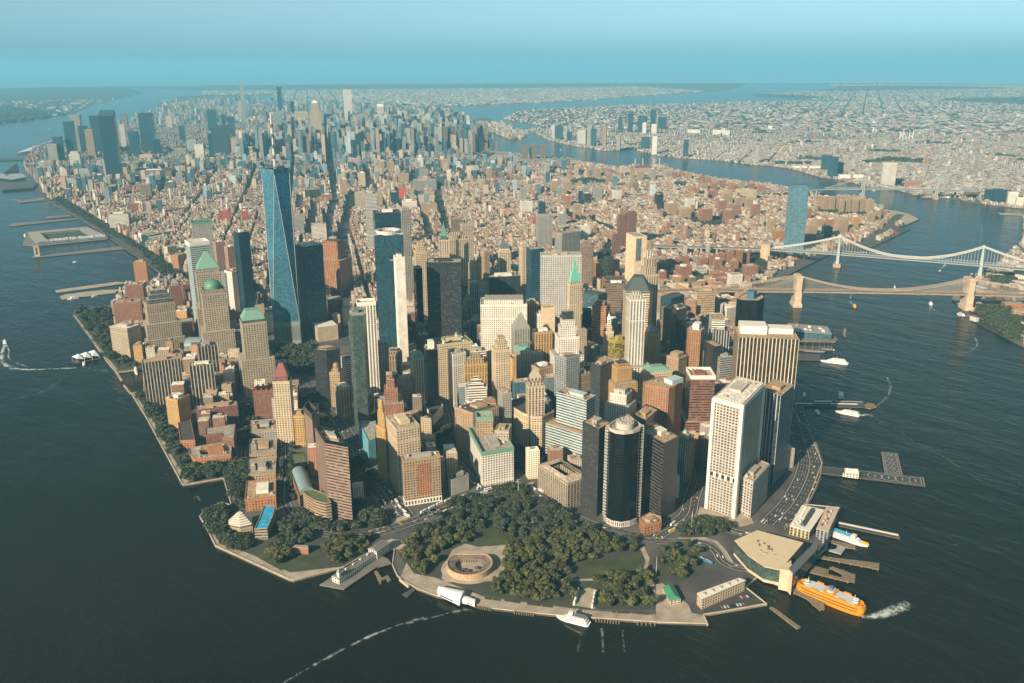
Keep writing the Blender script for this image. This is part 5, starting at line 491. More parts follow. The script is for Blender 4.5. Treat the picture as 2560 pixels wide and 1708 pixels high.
QD={'term': [(184.1,-223.7),(164.5,-258.6),(157.6,-287.9),(165.5,-305.3),(200.3,-298.1),(247.8,-288.8),(230,-228.7)],'termtower': [(157,-309.8),(161.3,-320.4),(156.6,-328),(185.6,-307.8),(164.7,-308.2)],'termband': [(165.8,-317.7),(160.9,-326.8),(232.8,-316.1),(256.3,-307.3),(260.9,-299.8),(239.6,-307.3)],'mar1': [(289.9,-243.9),(296.7,-270.7),(368.8,-252.3),(359.2,-222.3)],'mar2': [(300.9,-278.5),(305.9,-293.2),(380.2,-268.6),(373.3,-253.4)],'helihouse': [(518.3,-201.1),(529.8,-222.2),(543.1,-218),(549.4,-210),(535.4,-194.6)],'coast': [(52.8,-260.2),(47.8,-271.4),(121.5,-283),(119.7,-274.8)],'tentbig': [(-175.8,-29),(-168.1,-21.1),(-148.9,-51.6),(-169.3,-65.1)],'tent2': [(-165.3,-60),(-157.9,-54),(-151.2,-63.2),(-160.9,-68.7)],'tent3': [(-160,-67.5),(-151.8,-63.8),(-149.2,-72.5),(-156.9,-79.7)],'rest': [(42.5,-214),(26.1,-239.4),(38.7,-246),(55.4,-221.2)],'mall': [(1144.5,265.4),(1188.3,194.5),(1240.3,235.3),(1193,317.9)],'pier40': [(120.6,3064.9),(90.5,2816.2),(327.6,2762.2),(335.9,3033.7)],'tents': [(-233,1279.7),(-229.5,1255.5),(-180.5,1253.4),(-174,1297)],'steps1': [(-65,-158.7),(-61.7,-163.1),(-33.8,-143.6),(-36,-140)],'steps2': [(-53.3,-178.4),(-49.3,-182),(-20.9,-160.1),(-24.6,-156.8)],'arch': [(-262.5,184.6),(-248.9,168.4),(-246.6,174.1),(-258.2,186.5)],'maz': [(1947.5,867.3),(1937.6,837),(1958.6,843.9),(1978.7,878.6)]}
TIP=[[(397,-207.7),(436.7,-243.5),(290.8,-323.4),(158.1,-329.3),(113.1,-323.5),(28.7,-295.5),(-17.9,-253.5),(168.1,-100.5),(213.8,-124.4),(338.7,-54.8),(266.6,-136.5),(271.8,-194),(427.5,-135)],[(-87,182.5),(25.4,176.6),(127.9,125),(88.4,10.7),(153.4,-112.6),(-17.9,-253.5),(-154.4,-79.8),(-193,29.8)],[(-312.8,386.1),(-268.4,392.7),(-255.3,352.6),(-214.2,320.2),(-217.4,247.1),(-151.2,204.7),(-122.6,161.6),(-63.8,161.5),(-157.7,8.3),(-296.3,122.8)],[(-204.2,991),(-179,968.2),(-224.9,481.6),(-239.6,457.5),(-294.1,491.1)],[(-111.2,1695.8),(1.7,1731.1),(-155.5,1223.1),(-132.2,1109.6),(-185.5,1118.9)],[(1626.8,37.7),(1847.7,108.2),(1914.8,14.3),(1466.5,-142.8)],[(168.5,1073),(243,1016.9),(383.7,1076.2),(184.1,754.7),(124.6,808.7),(87.9,842.1)]]
STK=[(3443.5,2761.9),(3487.6,2738.1),(3527.1,2681.9),(3577,2680.4)]
STK2=[(6833.1,2724.1),(7015.8,2783.4),(6999.1,2719.6),(7076,2724.8)]
PILE=[(-155.1,-78.5),(-153.9,-80.8),(-152.8,-83.1),(-151.6,-85.4),(-150.4,-87.7),(-149.2,-90),(-148.1,-92.3),(-146.9,-94.6),(-145.7,-96.8),(-127.5,-120.9),(-125.8,-123.3),(-124,-125.8),(-122.3,-128.2),(-120.5,-130.6),(-118.8,-133.1),(-117.1,-135.5),(-115.3,-137.9),(-113.6,-140.3),(-64.7,-199.2),(-62.5,-201.9),(-60.4,-204.5),(-58.2,-207.2),(-56,-209.9),(-53.9,-212.6),(-51.7,-215.3),(-49.6,-217.9),(-47.4,-220.6),(-32.1,-236.7),(-28.6,-240.5),(-25.1,-244.3),(-21.6,-248.2),(-18,-252)]
LAMP=[(-181.6,9.3),(-177.7,-3.5),(-173.9,-16.2),(-167,-31.9),(-157.1,-50.5),(-147.3,-69),(-135.2,-88.6),(-123.3,-108.1),(-111.5,-125.2),(-99.6,-140.1),(-87.9,-155),(-72.1,-174),(-56.5,-192.9),(-41,-210.7),(-25.7,-227.4),(-10.5,-244.1),(-332.3,276.5),(-328.3,256.3),(-324.3,236.5),(-320.4,217.1),(-316.6,198.1),(-312.6,182.5),(-308.2,170.2),(-303.9,158),(-299.7,146),(-295.5,134.1)]

# ------------------------------------------------------------------ palette and materials
PAL=dict(cream=(.52,.41,.27),cream2=(.58,.46,.30),white=(.66,.61,.52),stone=(.36,.29,.20),pale=(.43,.385,.32),tan=(.36,.25,.145),gold=(.46,.28,.10),
 brick=(.29,.135,.075),pinkbrick=(.34,.20,.14),redbrick=(.20,.085,.055),orange=(.37,.16,.065),rust=(.34,.165,.075),brown=(.20,.135,.09),beige=(.44,.37,.27),
 grey=(.31,.29,.25),dgrey=(.10,.10,.10),charcoal=(.05,.055,.06),black=(.018,.02,.023),pink=(.42,.33,.26),silver=(.46,.44,.40),steel=(.24,.25,.25),
 paleglass=(.38,.45,.43),bluewhite=(.38,.46,.48),Gteal=(.035,.11,.15),Gblue=(.022,.075,.11),Ggreen=(.10,.145,.122),Gdark=(.010,.016,.018),Gmirror=(.16,.30,.36),
 turquoise=(.10,.31,.35),red=(.42,.07,.04),yellow=(.32,.25,.05),mint=(.15,.28,.21),mint2=(.16,.46,.36),copper=(.085,.20,.135),redroof=(.19,.045,.03),ritz=(.27,.17,.115),black1=(.05,.046,.042),band=(.085,.08,.072),greyroof=(.22,.22,.22),
 greystone=(.24,.22,.19),darkroof=(.05,.065,.06),glassroof=(.18,.25,.25),bronze=(.25,.15,.07),terracotta=(.42,.2,.1),dark=(.06,.058,.055),green=(.09,.12,.045),blue=(.035,.33,.55),roof=(.30,.265,.215))
def L4(c): 
    c=PAL.get(c,c) if isinstance(c,str) else c
    return (c[0],c[1],c[2],1)
def newmat(n):
    m=bpy.data.materials.new(n); m.use_nodes=True; return m,m.node_tree,m.node_tree.nodes['Principled BSDF']
def MA(nt,op,*a):
    n=nt.nodes.new('ShaderNodeMath'); n.operation=op
    for i,x in enumerate(a):
        if isinstance(x,(int,float)): n.inputs[i].default_value=x
        else: nt.links.new(x,n.inputs[i])
    return n.outputs[0]
def MIX(nt,f,a,b,bt='MIX'):
    n=nt.nodes.new('ShaderNodeMix'); n.data_type='RGBA'; n.blend_type=bt
    for i,x in ((0,f),(6,a),(7,b)):
        if isinstance(x,(int,float)): n.inputs[i].default_value=x
        elif isinstance(x,tuple): n.inputs[i].default_value=x
        else: nt.links.new(x,n.inputs[i])
    return n.outputs[2]
def MR(nt,x,a,b,c,d):
    n=nt.nodes.new('ShaderNodeMapRange'); nt.links.new(x,n.inputs[0])
    for i,v in enumerate((a,b,c,d)): n.inputs[i+1].default_value=v
    return n.outputs[0]
def NOISE(nt,scale,detail=3,vec=None):
    n=nt.nodes.new('ShaderNodeTexNoise'); n.inputs['Scale'].default_value=scale; n.inputs['Detail'].default_value=detail
    if vec is None:
        g=nt.nodes.new('ShaderNodeNewGeometry'); vec=g.outputs['Position']
    nt.links.new(vec,n.inputs['Vector']); return n.outputs[0]
def SRC(nt,src):
    if src=='obj': return nt.nodes.new('ShaderNodeObjectInfo').outputs['Color']
    a=nt.nodes.new('ShaderNodeAttribute'); a.attribute_name='Col'; return a.outputs['Color']
def facade(n,wx,wy,src='obj',win=(.02,.024,.026),win2=(.17,.15,.12),glass=False,patch=False,spandrel=False,fin=None):
    m,nt,bs=newmat(n); lk=nt.links.new
    uv=nt.nodes.new('ShaderNodeUVMap').outputs[0]; sx=nt.nodes.new('ShaderNodeSeparateXYZ'); lk(uv,sx.inputs[0]); u,v=sx.outputs[0],sx.outputs[1]
    def band(x,wd): return MA(nt,'LESS_THAN',MA(nt,'ABSOLUTE',MA(nt,'SUBTRACT',MA(nt,'FRACT',x),.5)),wd/2)
    mask=None
    if wx<1: mask=band(u,wx)
    if wy<1:
        b_=band(v,wy); mask=b_ if mask is None else MA(nt,'MULTIPLY',mask,b_)
    cb=nt.nodes.new('ShaderNodeCombineXYZ'); lk(MA(nt,'FLOOR',u),cb.inputs[0]); lk(MA(nt,'FLOOR',v),cb.inputs[1])
    wn=nt.nodes.new('ShaderNodeTexWhiteNoise'); wn.noise_dimensions='2D'; lk(cb.outputs[0],wn.inputs[0]); rnd=wn.outputs[0]
    base=SRC(nt,src); dirt=MR(nt,NOISE(nt,.035,4),.3,.7,.86,1.1); 
    dn=nt.nodes.new('ShaderNodeMix'); dn.data_type='RGBA'; dn.blend_type='MULTIPLY'; dn.inputs[0].default_value=1; lk(base,dn.inputs[6])
    cc=nt.nodes.new('ShaderNodeCombineColor'); [lk(dirt,cc.inputs[i]) for i in range(3)]; lk(cc.outputs[0],dn.inputs[7]); wall=dn.outputs[2]
    if glass:
        tone=MR(nt,rnd,0,1,.65,1.35); c2=nt.nodes.new('ShaderNodeCombineColor'); [lk(tone,c2.inputs[i]) for i in range(3)]
        wcol=MIX(nt,1.0,base,c2.outputs[0],'MULTIPLY'); wall=MIX(nt,.75,base,fin or (.04,.045,.045,1))
        lk(MA(nt,'MULTIPLY',mask,.55),bs.inputs['Metallic'])
        lk(MR(nt,mask,0,1,.5,.13),bs.inputs['Roughness'])
    else:
        wcol=MIX(nt,MA(nt,'MULTIPLY',MA(nt,'POWER',rnd,3.5),.9),win+(1,),win2+(1,))
        if spandrel:
            sp=band(v,.62); wcol=MIX(nt,sp,MIX(nt,.5,wall,(.05,.05,.05,1)),wcol)
        if patch: wcol=MIX(nt,MA(nt,'GREATER_THAN',rnd,.7),(.02,.02,.02,1),(.33,.26,.05,1))
        lk(MR(nt,mask,0,1,.8,.3),bs.inputs['Roughness'])
    lk(MIX(nt,mask,wall,wcol),bs.inputs['Base Color'])
    return m
FM=dict(P=facade('punched_window_wall',.52,.58),N=facade('grid_window_wall',.62,.6),V=facade('pier_window_wall',.56,1,spandrel=True),R=facade('ribbon_window_wall',1,.46),
 D=facade('mirror_glass_wall',.965,.95,glass=True,fin=(.02,.02,.02,1)),T=facade('thin_band_wall',1,.74,win=(.014,.014,.014),win2=(.05,.048,.045)),F=facade('fin_window_wall',.74,1,win=(.022,.022,.022),win2=(.07,.065,.06)),K=facade('steel_grid_wall',.86,.6,win=(.01,.012,.014),win2=(.07,.075,.075)),G=facade('curtain_glass_wall',.93,.9,glass=True),X=facade('patchwork_wall',.8,.8,patch=True),
 M=facade('panel_wall',.97,.97,win=(.3,.3,.3)))
# panel wall: plain panels
def plain(n,src='obj',rough=.85,c=None,ns=.08,amp=(.8,1.12)):
    m,nt,bs=newmat(n); base=SRC(nt,src) if c is None else None
    t=MR(nt,NOISE(nt,ns,5),.3,.7,*amp); cc=nt.nodes.new('ShaderNodeCombineColor'); [nt.links.new(t,cc.inputs[i]) for i in range(3)]
    nt.links.new(MIX(nt,1.0,L4(c) if base is None else base,cc.outputs[0],'MULTIPLY'),bs.inputs['Base Color']); bs.inputs['Roughness'].default_value=rough
    return m
FM['M']=plain('plain_masonry'); FM['S']=FM['M']
ROOF=plain('gravel_roof',ns=.22,amp=(.5,1.35)); PAINT=plain('painted_surface',rough=.5,amp=(.94,1.05)); STONEM=plain('masonry_trim')
GLASSP=newmat('dark_window_glass')[0]; _b=GLASSP.node_tree.nodes['Principled BSDF']; _b.inputs['Base Color'].default_value=(.015,.02,.024,1); _b.inputs['Roughness'].default_value=.12
FILLW=facade('far_city_wall',.45,.5,src='attr'); FILLR=plain('far_city_roof',src='attr',ns=.15,amp=(.7,1.25))
GM=dict(asphalt=plain('asphalt',c=(.05,.047,.043),ns=.05),paving=plain('paving',c=(.34,.29,.22),ns=.06,amp=(.7,1.2)),lawn=plain('lawn_grass',c=(.045,.06,.02),ns=.03,amp=(.6,1.35)),
 grove=plain('grove_floor',c=(.05,.055,.035)),redfield=plain('red_canopy',c=(.4,.03,.05)),deck=plain('pier_deck',c=(.17,.15,.125)),plank=plain('weathered_timber',c=(.20,.15,.09),ns=.4,amp=(.5,1.3)),
 dark=plain('dark_deck',c=(.07,.068,.065)),grey=plain('grey_steel',c=(.3,.31,.31)),white=plain('white_shed',c=(.6,.58,.54)))
PAINTW=plain('road_paint',c=(.45,.43,.38))
def groundmat(n,a,b,ns):
    m,nt,bs=newmat(n); t=MR(nt,NOISE(nt,ns,8),.42,.6,0,1); nt.links.new(MIX(nt,t,a+(1,),b+(1,)),bs.inputs['Base Color']); bs.inputs['Roughness'].default_value=.9; return m
G_CITY=groundmat('city_ground',(.055,.052,.048),(.10,.092,.08),.02)
G_FAR=groundmat('far_shore_soil',(.035,.045,.028),(.13,.115,.09),.004)
G_WOOD=groundmat('wooded_bank',(.022,.035,.018),(.06,.075,.045),.003)
def leafmat(n,a,b,inst=True):
    m,nt,bs=newmat(n); t=MR(nt,NOISE(nt,.12,3),.3,.7,0,1)
    if inst:
        r=nt.nodes.new('ShaderNodeObjectInfo').outputs['Random']; t=MA(nt,'ADD',MA(nt,'MULTIPLY',t,.45),MA(nt,'MULTIPLY',MA(nt,'POWER',r,2.2),.6))
    nt.links.new(MIX(nt,t,a+(1,),b+(1,)),bs.inputs['Base Color']); bs.inputs['Roughness'].default_value=.7; return m
LEAF=leafmat('leaf_green',(.028,.040,.013),(.125,.125,.03)); LEAFF=leafmat('far_leaf_green',(.022,.034,.015),(.05,.062,.026),False); BARK=plain('bark',c=(.06,.045,.03))
# ------------------------------------------------------------------ helpers
def tag(o,label=None,cat=None,group=None,kind=None):
    if label: o['label']=label
    if cat: o['category']=cat
    if group: o['group']=group
    if kind: o['kind']=kind
    return o
def empty(n,loc,label,cat,group=None,rz=0):
    o=bpy.data.objects.new(n,None); COL.objects.link(o); o.location=loc; o.rotation_euler.z=rz; o.empty_display_size=5
    return tag(o,label,cat,group)
class MB:
    def __init__(s): s.v=[];s.f=[];s.uv=[];s.mi=[]
    def face(s,pts,uv=None,mi=0):
        n=len(s.v); s.v+= [tuple(p) for p in pts]; s.f.append(tuple(range(n,n+len(pts)))); s.uv+= uv or [(0.,0.)]*len(pts); s.mi.append(mi)
    def walls(s,fp,z0,z1,bay=4,fl=3.8,mi=0,inv=False):
        for i in range(len(fp)):
            a,b=fp[i],fp[(i+1)%len(fp)]
            if inv: a,b=b,a
            l=math.hypot(b[0]-a[0],b[1]-a[1]); nb=max(1,round(l/bay)); nv=max(1,round((z1-z0)/fl)); u0=random.randrange(500); v0=random.randrange(500)
            s.face([(*a,z0),(*b,z0),(*b,z1),(*a,z1)],[(u0,v0),(u0+nb,v0),(u0+nb,v0+nv),(u0,v0+nv)],mi)
    def cap(s,fp,z,mi=0,flip=False):
        p=[(x,y,z) for x,y in fp]; s.face(p[::-1] if flip else p,None,mi)
    def prism(s,fp,z0,z1,mi=0,bottom=False):
        s.walls(fp,z0,z1,mi=mi); s.cap(fp,z1,mi)
        if bottom: s.cap(fp,z0,mi,True)
    def box(s,c,sx,sy,z0,z1,rz=0,mi=0,bottom=False):
        co,si=math.cos(rz),math.sin(rz); fp=[(c[0]+x*sx/2*co-y*sy/2*si,c[1]+x*sx/2*si+y*sy/2*co) for x,y in ((-1,-1),(1,-1),(1,1),(-1,1))]; s.prism(fp,z0,z1,mi,bottom)
    def ringcap(s,a,b,za,zb,mi=0):
        for i in range(len(a)):
            j=(i+1)%len(a); s.face([(*a[i],za),(*a[j],za),(*b[j],zb),(*b[i],zb)],None,mi)
    def cone(s,fp,z0,fp2,z1,mi=0,cap=True):
        s.ringcap(fp,fp2,z0,z1,mi)
        if cap: s.cap(fp2,z1,mi)
    def beam(s,a,b,r,n=6,mi=0,r2=None):
        a,b=Vector(a),Vector(b); d=(b-a); q=d.to_track_quat('Z','Y'); r2=r if r2 is None else r2
        A=[a+q@Vector((r*math.cos(t),r*math.sin(t),0)) for t in [2*math.pi*(i+.5)/n for i in range(n)]]
        B=[b+q@Vector((r2*math.cos(t),r2*math.sin(t),0)) for t in [2*math.pi*(i+.5)/n for i in range(n)]]
        for i in range(n): s.face([A[i],A[(i+1)%n],B[(i+1)%n],B[i]],None,mi)
        s.face(A[::-1],None,mi); s.face(B,None,mi)
    def build(s,name,mats,parent=None,color=None,off=(0,0,0)):
        if not isinstance(mats,(list,tuple)): mats=[mats]
        me=bpy.data.meshes.new(name); o0=np.array(off); v=(np.array(s.v,float)-o0) if len(s.v) else np.zeros((0,3))
        me.from_pydata(v.tolist(),[],s.f); ul=me.uv_layers.new(name='UVMap'); ul.data.foreach_set('uv',np.array(s.uv,np.float32).ravel())
        for m in mats: me.materials.append(m)
        if len(mats)>1: me.polygons.foreach_set('material_index',s.mi)
        me.update(); o=bpy.data.objects.new(name,me); COL.objects.link(o)
        if parent: o.parent=parent
        else: pass
        if color is not None: o.color=L4(color)
        return o
def area(p): return sum(p[i][0]*p[(i+1)%len(p)][1]-p[(i+1)%len(p)][0]*p[i][1] for i in range(len(p)))/2
def ccw(p): return list(p) if area(p)>0 else list(p)[::-1]
def cen(p): return (sum(x for x,_ in p)/len(p),sum(y for _,y in p)/len(p))
def inset(p,d):
    n=len(p); out=[]
    for i in range(n):
        a,b,c=p[i-1],p[i],p[(i+1)%n]
        e1=(b[0]-a[0],b[1]-a[1]); e2=(c[0]-b[0],c[1]-b[1]); l1=math.hypot(*e1) or 1; l2=math.hypot(*e2) or 1
        n1=(-e1[1]/l1,e1[0]/l1); n2=(-e2[1]/l2,e2[0]/l2); k=1+n1[0]*n2[0]+n1[1]*n2[1]; k=max(k,.4)
        out.append((b[0]+(n1[0]+n2[0])*d/k,b[1]+(n1[1]+n2[1])*d/k))
    return out
def scl(p,f,c=None):
    c=c or cen(p); return [(c[0]+(x-c[0])*f,c[1]+(y-c[1])*f) for x,y in p]
def circ(c,r,n=20,a0=0): return [(c[0]+r*math.cos(a0+2*math.pi*i/n),c[1]+r*math.sin(a0+2*math.pi*i/n)) for i in range(n)]
def bil(q,u,v): return tuple((1-u)*(1-v)*q[0][k]+u*(1-v)*q[1][k]+u*v*q[2][k]+(1-u)*v*q[3][k] for k in (0,1))
def quad(fp):
    if len(fp)==4: return fp
    c=cen(fp); i=max(range(len(fp)),key=lambda i:math.hypot(fp[i][0]-fp[i-1][0],fp[i][1]-fp[i-1][1])); a,b=fp[i-1],fp[i]; t=math.atan2(b[1]-a[1],b[0]-a[0]); co,si=math.cos(t),math.sin(t)
    xs=[(x-c[0])*co+(y-c[1])*si for x,y in fp]; ys=[-(x-c[0])*si+(y-c[1])*co for x,y in fp]; f=.8
    return [(c[0]+x*f*co-y*f*si,c[1]+x*f*si+y*f*co) for x,y in ((min(xs),min(ys)),(max(xs),min(ys)),(max(xs),max(ys)),(min(xs),max(ys)))]
# ------------------------------------------------------------------ water and land
def sheet(name,poly,z,mat,skirt=0,kind='structure'):
    from mathutils.geometry import tessellate_polygon
    p=ccw(poly); V=[(x,y,z) for x,y in p]; n=len(V); F=[]
    for t in tessellate_polygon([[Vector(v) for v in V]]):
        a,b,c=(p[i] for i in t); F.append(tuple(t) if (b[0]-a[0])*(c[1]-a[1])-(b[1]-a[1])*(c[0]-a[0])>0 else tuple(t)[::-1])
    if skirt:
        V+=[(x,y,z-skirt) for x,y in p]; F+=[(i,n+i,n+(i+1)%n,(i+1)%n) for i in range(n)]
    me=bpy.data.meshes.new(name); me.from_pydata(V,[],F); me.materials.append(mat); me.update(); o=bpy.data.objects.new(name,me); COL.objects.link(o); o['kind']=kind; return o
WATER,nt,bs=newmat('river_water'); bs.inputs['Base Color'].default_value=(.010,.022,.020,1); bs.inputs['Roughness'].default_value=.16; bs.inputs['IOR'].default_value=1.2
g=nt.nodes.new('ShaderNodeNewGeometry').outputs['Position']; mp=nt.nodes.new('ShaderNodeMapping'); mp.inputs['Rotation'].default_value=(0,0,.5); mp.inputs['Scale'].default_value=(1,.35,1); nt.links.new(g,mp.inputs[0])
h1=NOISE(nt,.12,4,mp.outputs[0]); h2=NOISE(nt,.022,3,mp.outputs[0]); big=NOISE(nt,.0016,4,g)
hs=MA(nt,'ADD',MA(nt,'MULTIPLY',h1,1.0),MA(nt,'MULTIPLY',h2,2.6)); bp=nt.nodes.new('ShaderNodeBump'); bp.inputs['Strength'].default_value=.65; bp.inputs['Distance'].default_value=2.0; nt.links.new(hs,bp.inputs['Height']); nt.links.new(bp.outputs[0],bs.inputs['Normal'])
nt.links.new(MIX(nt,MR(nt,big,.35,.65,0,1),(.006,.007,.003,1),(.011,.013,.006,1)),bs.inputs['Base Color'])
sheet('river_water',circ((CAM.x,CAM.y),33000,96),-2.5,WATER)
LM=dict(manhattan_ground=G_CITY,far_shore_ground=G_FAR,mainland_ground=G_FAR,west_bank_ground=G_WOOD,island_ground=G_FAR)
LN=dict(manhattan_ground='city_ground',far_shore_ground='far_shore_ground',mainland_ground='mainland_ground',west_bank_ground='wooded_bank',island_ground='river_island')
for k,p in LAND.items(): sheet(LN[k],p,0,LM[k],2.6)
for n,(sn,mt,p) in enumerate(SH): sheet(sn,p,.02+.004*n,GM[mt])
def offs(pl,d):
    out=[]
    for i,p in enumerate(pl):
        a=pl[max(i-1,0)]; b=pl[min(i+1,len(pl)-1)]; t=(b[0]-a[0],b[1]-a[1]); l=math.hypot(*t) or 1; out.append((p[0]-t[1]/l*d,p[1]+t[0]/l*d))
    return out
def smooth(pl):
    for _ in range(2):
        q=[pl[0]]
        for a,b in zip(pl,pl[1:]): q+=[(a[0]*.75+b[0]*.25,a[1]*.75+b[1]*.25),(a[0]*.25+b[0]*.75,a[1]*.25+b[1]*.75)]
        pl=q+[pl[-1]]
    return pl
def ribbon(m,pl,d0,d1,z):
    a,b=offs(pl,d0),offs(pl,d1)
    for i in range(len(pl)-1): m.face([(*a[i],z),(*a[i+1],z),(*b[i+1],z),(*b[i],z)][::1 if d1>d0 else -1])
    return m
ROADS={}
for i,(n,wd,pl,lanes) in enumerate(RD):
    pl=smooth(pl); z=.16+i*.004; o=ribbon(MB(),pl,wd/2,-wd/2,z).build(n,GM['asphalt']); o['kind']='structure'; ROADS.setdefault(n,[]).append((pl,wd,lanes,z))
    if lanes:
        k=MB()
        for j in range(lanes+1):
            d=-wd*.43+wd*.86*j/lanes
            if j in(0,lanes) or 2*j==lanes: ribbon(k,pl,d+.35,d-.35,z+.012)
            else:
                a=offs(pl,d)
                for p,q in zip(a,a[1:]):
                    l=math.hypot(q[0]-p[0],q[1]-p[1]); ns=max(1,int(l/12))
                    for s in range(ns):
                        A=[p[c]+(q[c]-p[c])*s/ns for c in(0,1)]; B=[p[c]+(q[c]-p[c])*(s+.4)/ns for c in(0,1)]; ribbon(k,[A,B],.25,-.25,z+.012)
        o=k.build('lane_marking',PAINTW); o['kind']='structure'
# ------------------------------------------------------------------ hero buildings
OCC=[]   # footprints kept clear by the filler
BAY=dict(D=(4.6,4.6),T=(5,5.4),F=(6.0,4.2),P=(4.5,4.2),N=(5.0,4.5),V=(5.6,4.2),R=(5,4.8),K=(4.5,4),G=(4.2,4.1),X=(4,3.7),M=(6,6),S=(6,6))
def penthouse(root,fp,z,col,o,rn):
    root=next((c for c in root.children if c.name.split('.')[0] in('roof','attic_roof')),root)
    q=quad(fp); L=math.hypot(q[1][0]-q[0][0],q[1][1]-q[0][1]); D=math.hypot(q[2][0]-q[1][0],q[2][1]-q[1][1])
    a=rn.uniform(.18,.38);b_=rn.uniform(.6,.82);c=rn.uniform(.2,.4);d=rn.uniform(.6,.8); m=MB(); hh=rn.uniform(3.5,6.5)
    m.prism([bil(q,a,c),bil(q,b_,c),bil(q,b_,d),bil(q,a,d)],z,z+hh); m.build('penthouse',STONEM,root,rn.choice([col,'grey','tan','white']),o)
    used=[]
    for i in range(rn.randint(3,7) if math.hypot(fp[0][0]-CAM.x,fp[0][1]-CAM.y)<2600 else 1):
        u,v=rn.uniform(.1,.88),rn.choice([rn.uniform(.09,.2),rn.uniform(.8,.9)]); s=rn.uniform(1.8,4.5)
        p=bil(q,u,v); m=MB(); t=math.atan2(q[1][1]-q[0][1],q[1][0]-q[0][0])
        if rn.random()<.3: m.beam((*p,z),(*p,z+3.6),1.7,10); m.cone(circ(p,1.8,10),z+3.6,circ(p,.1,10),z+4.8); m.build('water_tank',STONEM,root,'tan',o)
        else: m.box(p,s*1.4,s,z,z+s*.55,t); m.build('rooftop_unit',PAINT,root,rn.choice(['white','grey','silver','pale','dark','dgrey','tan']),o)
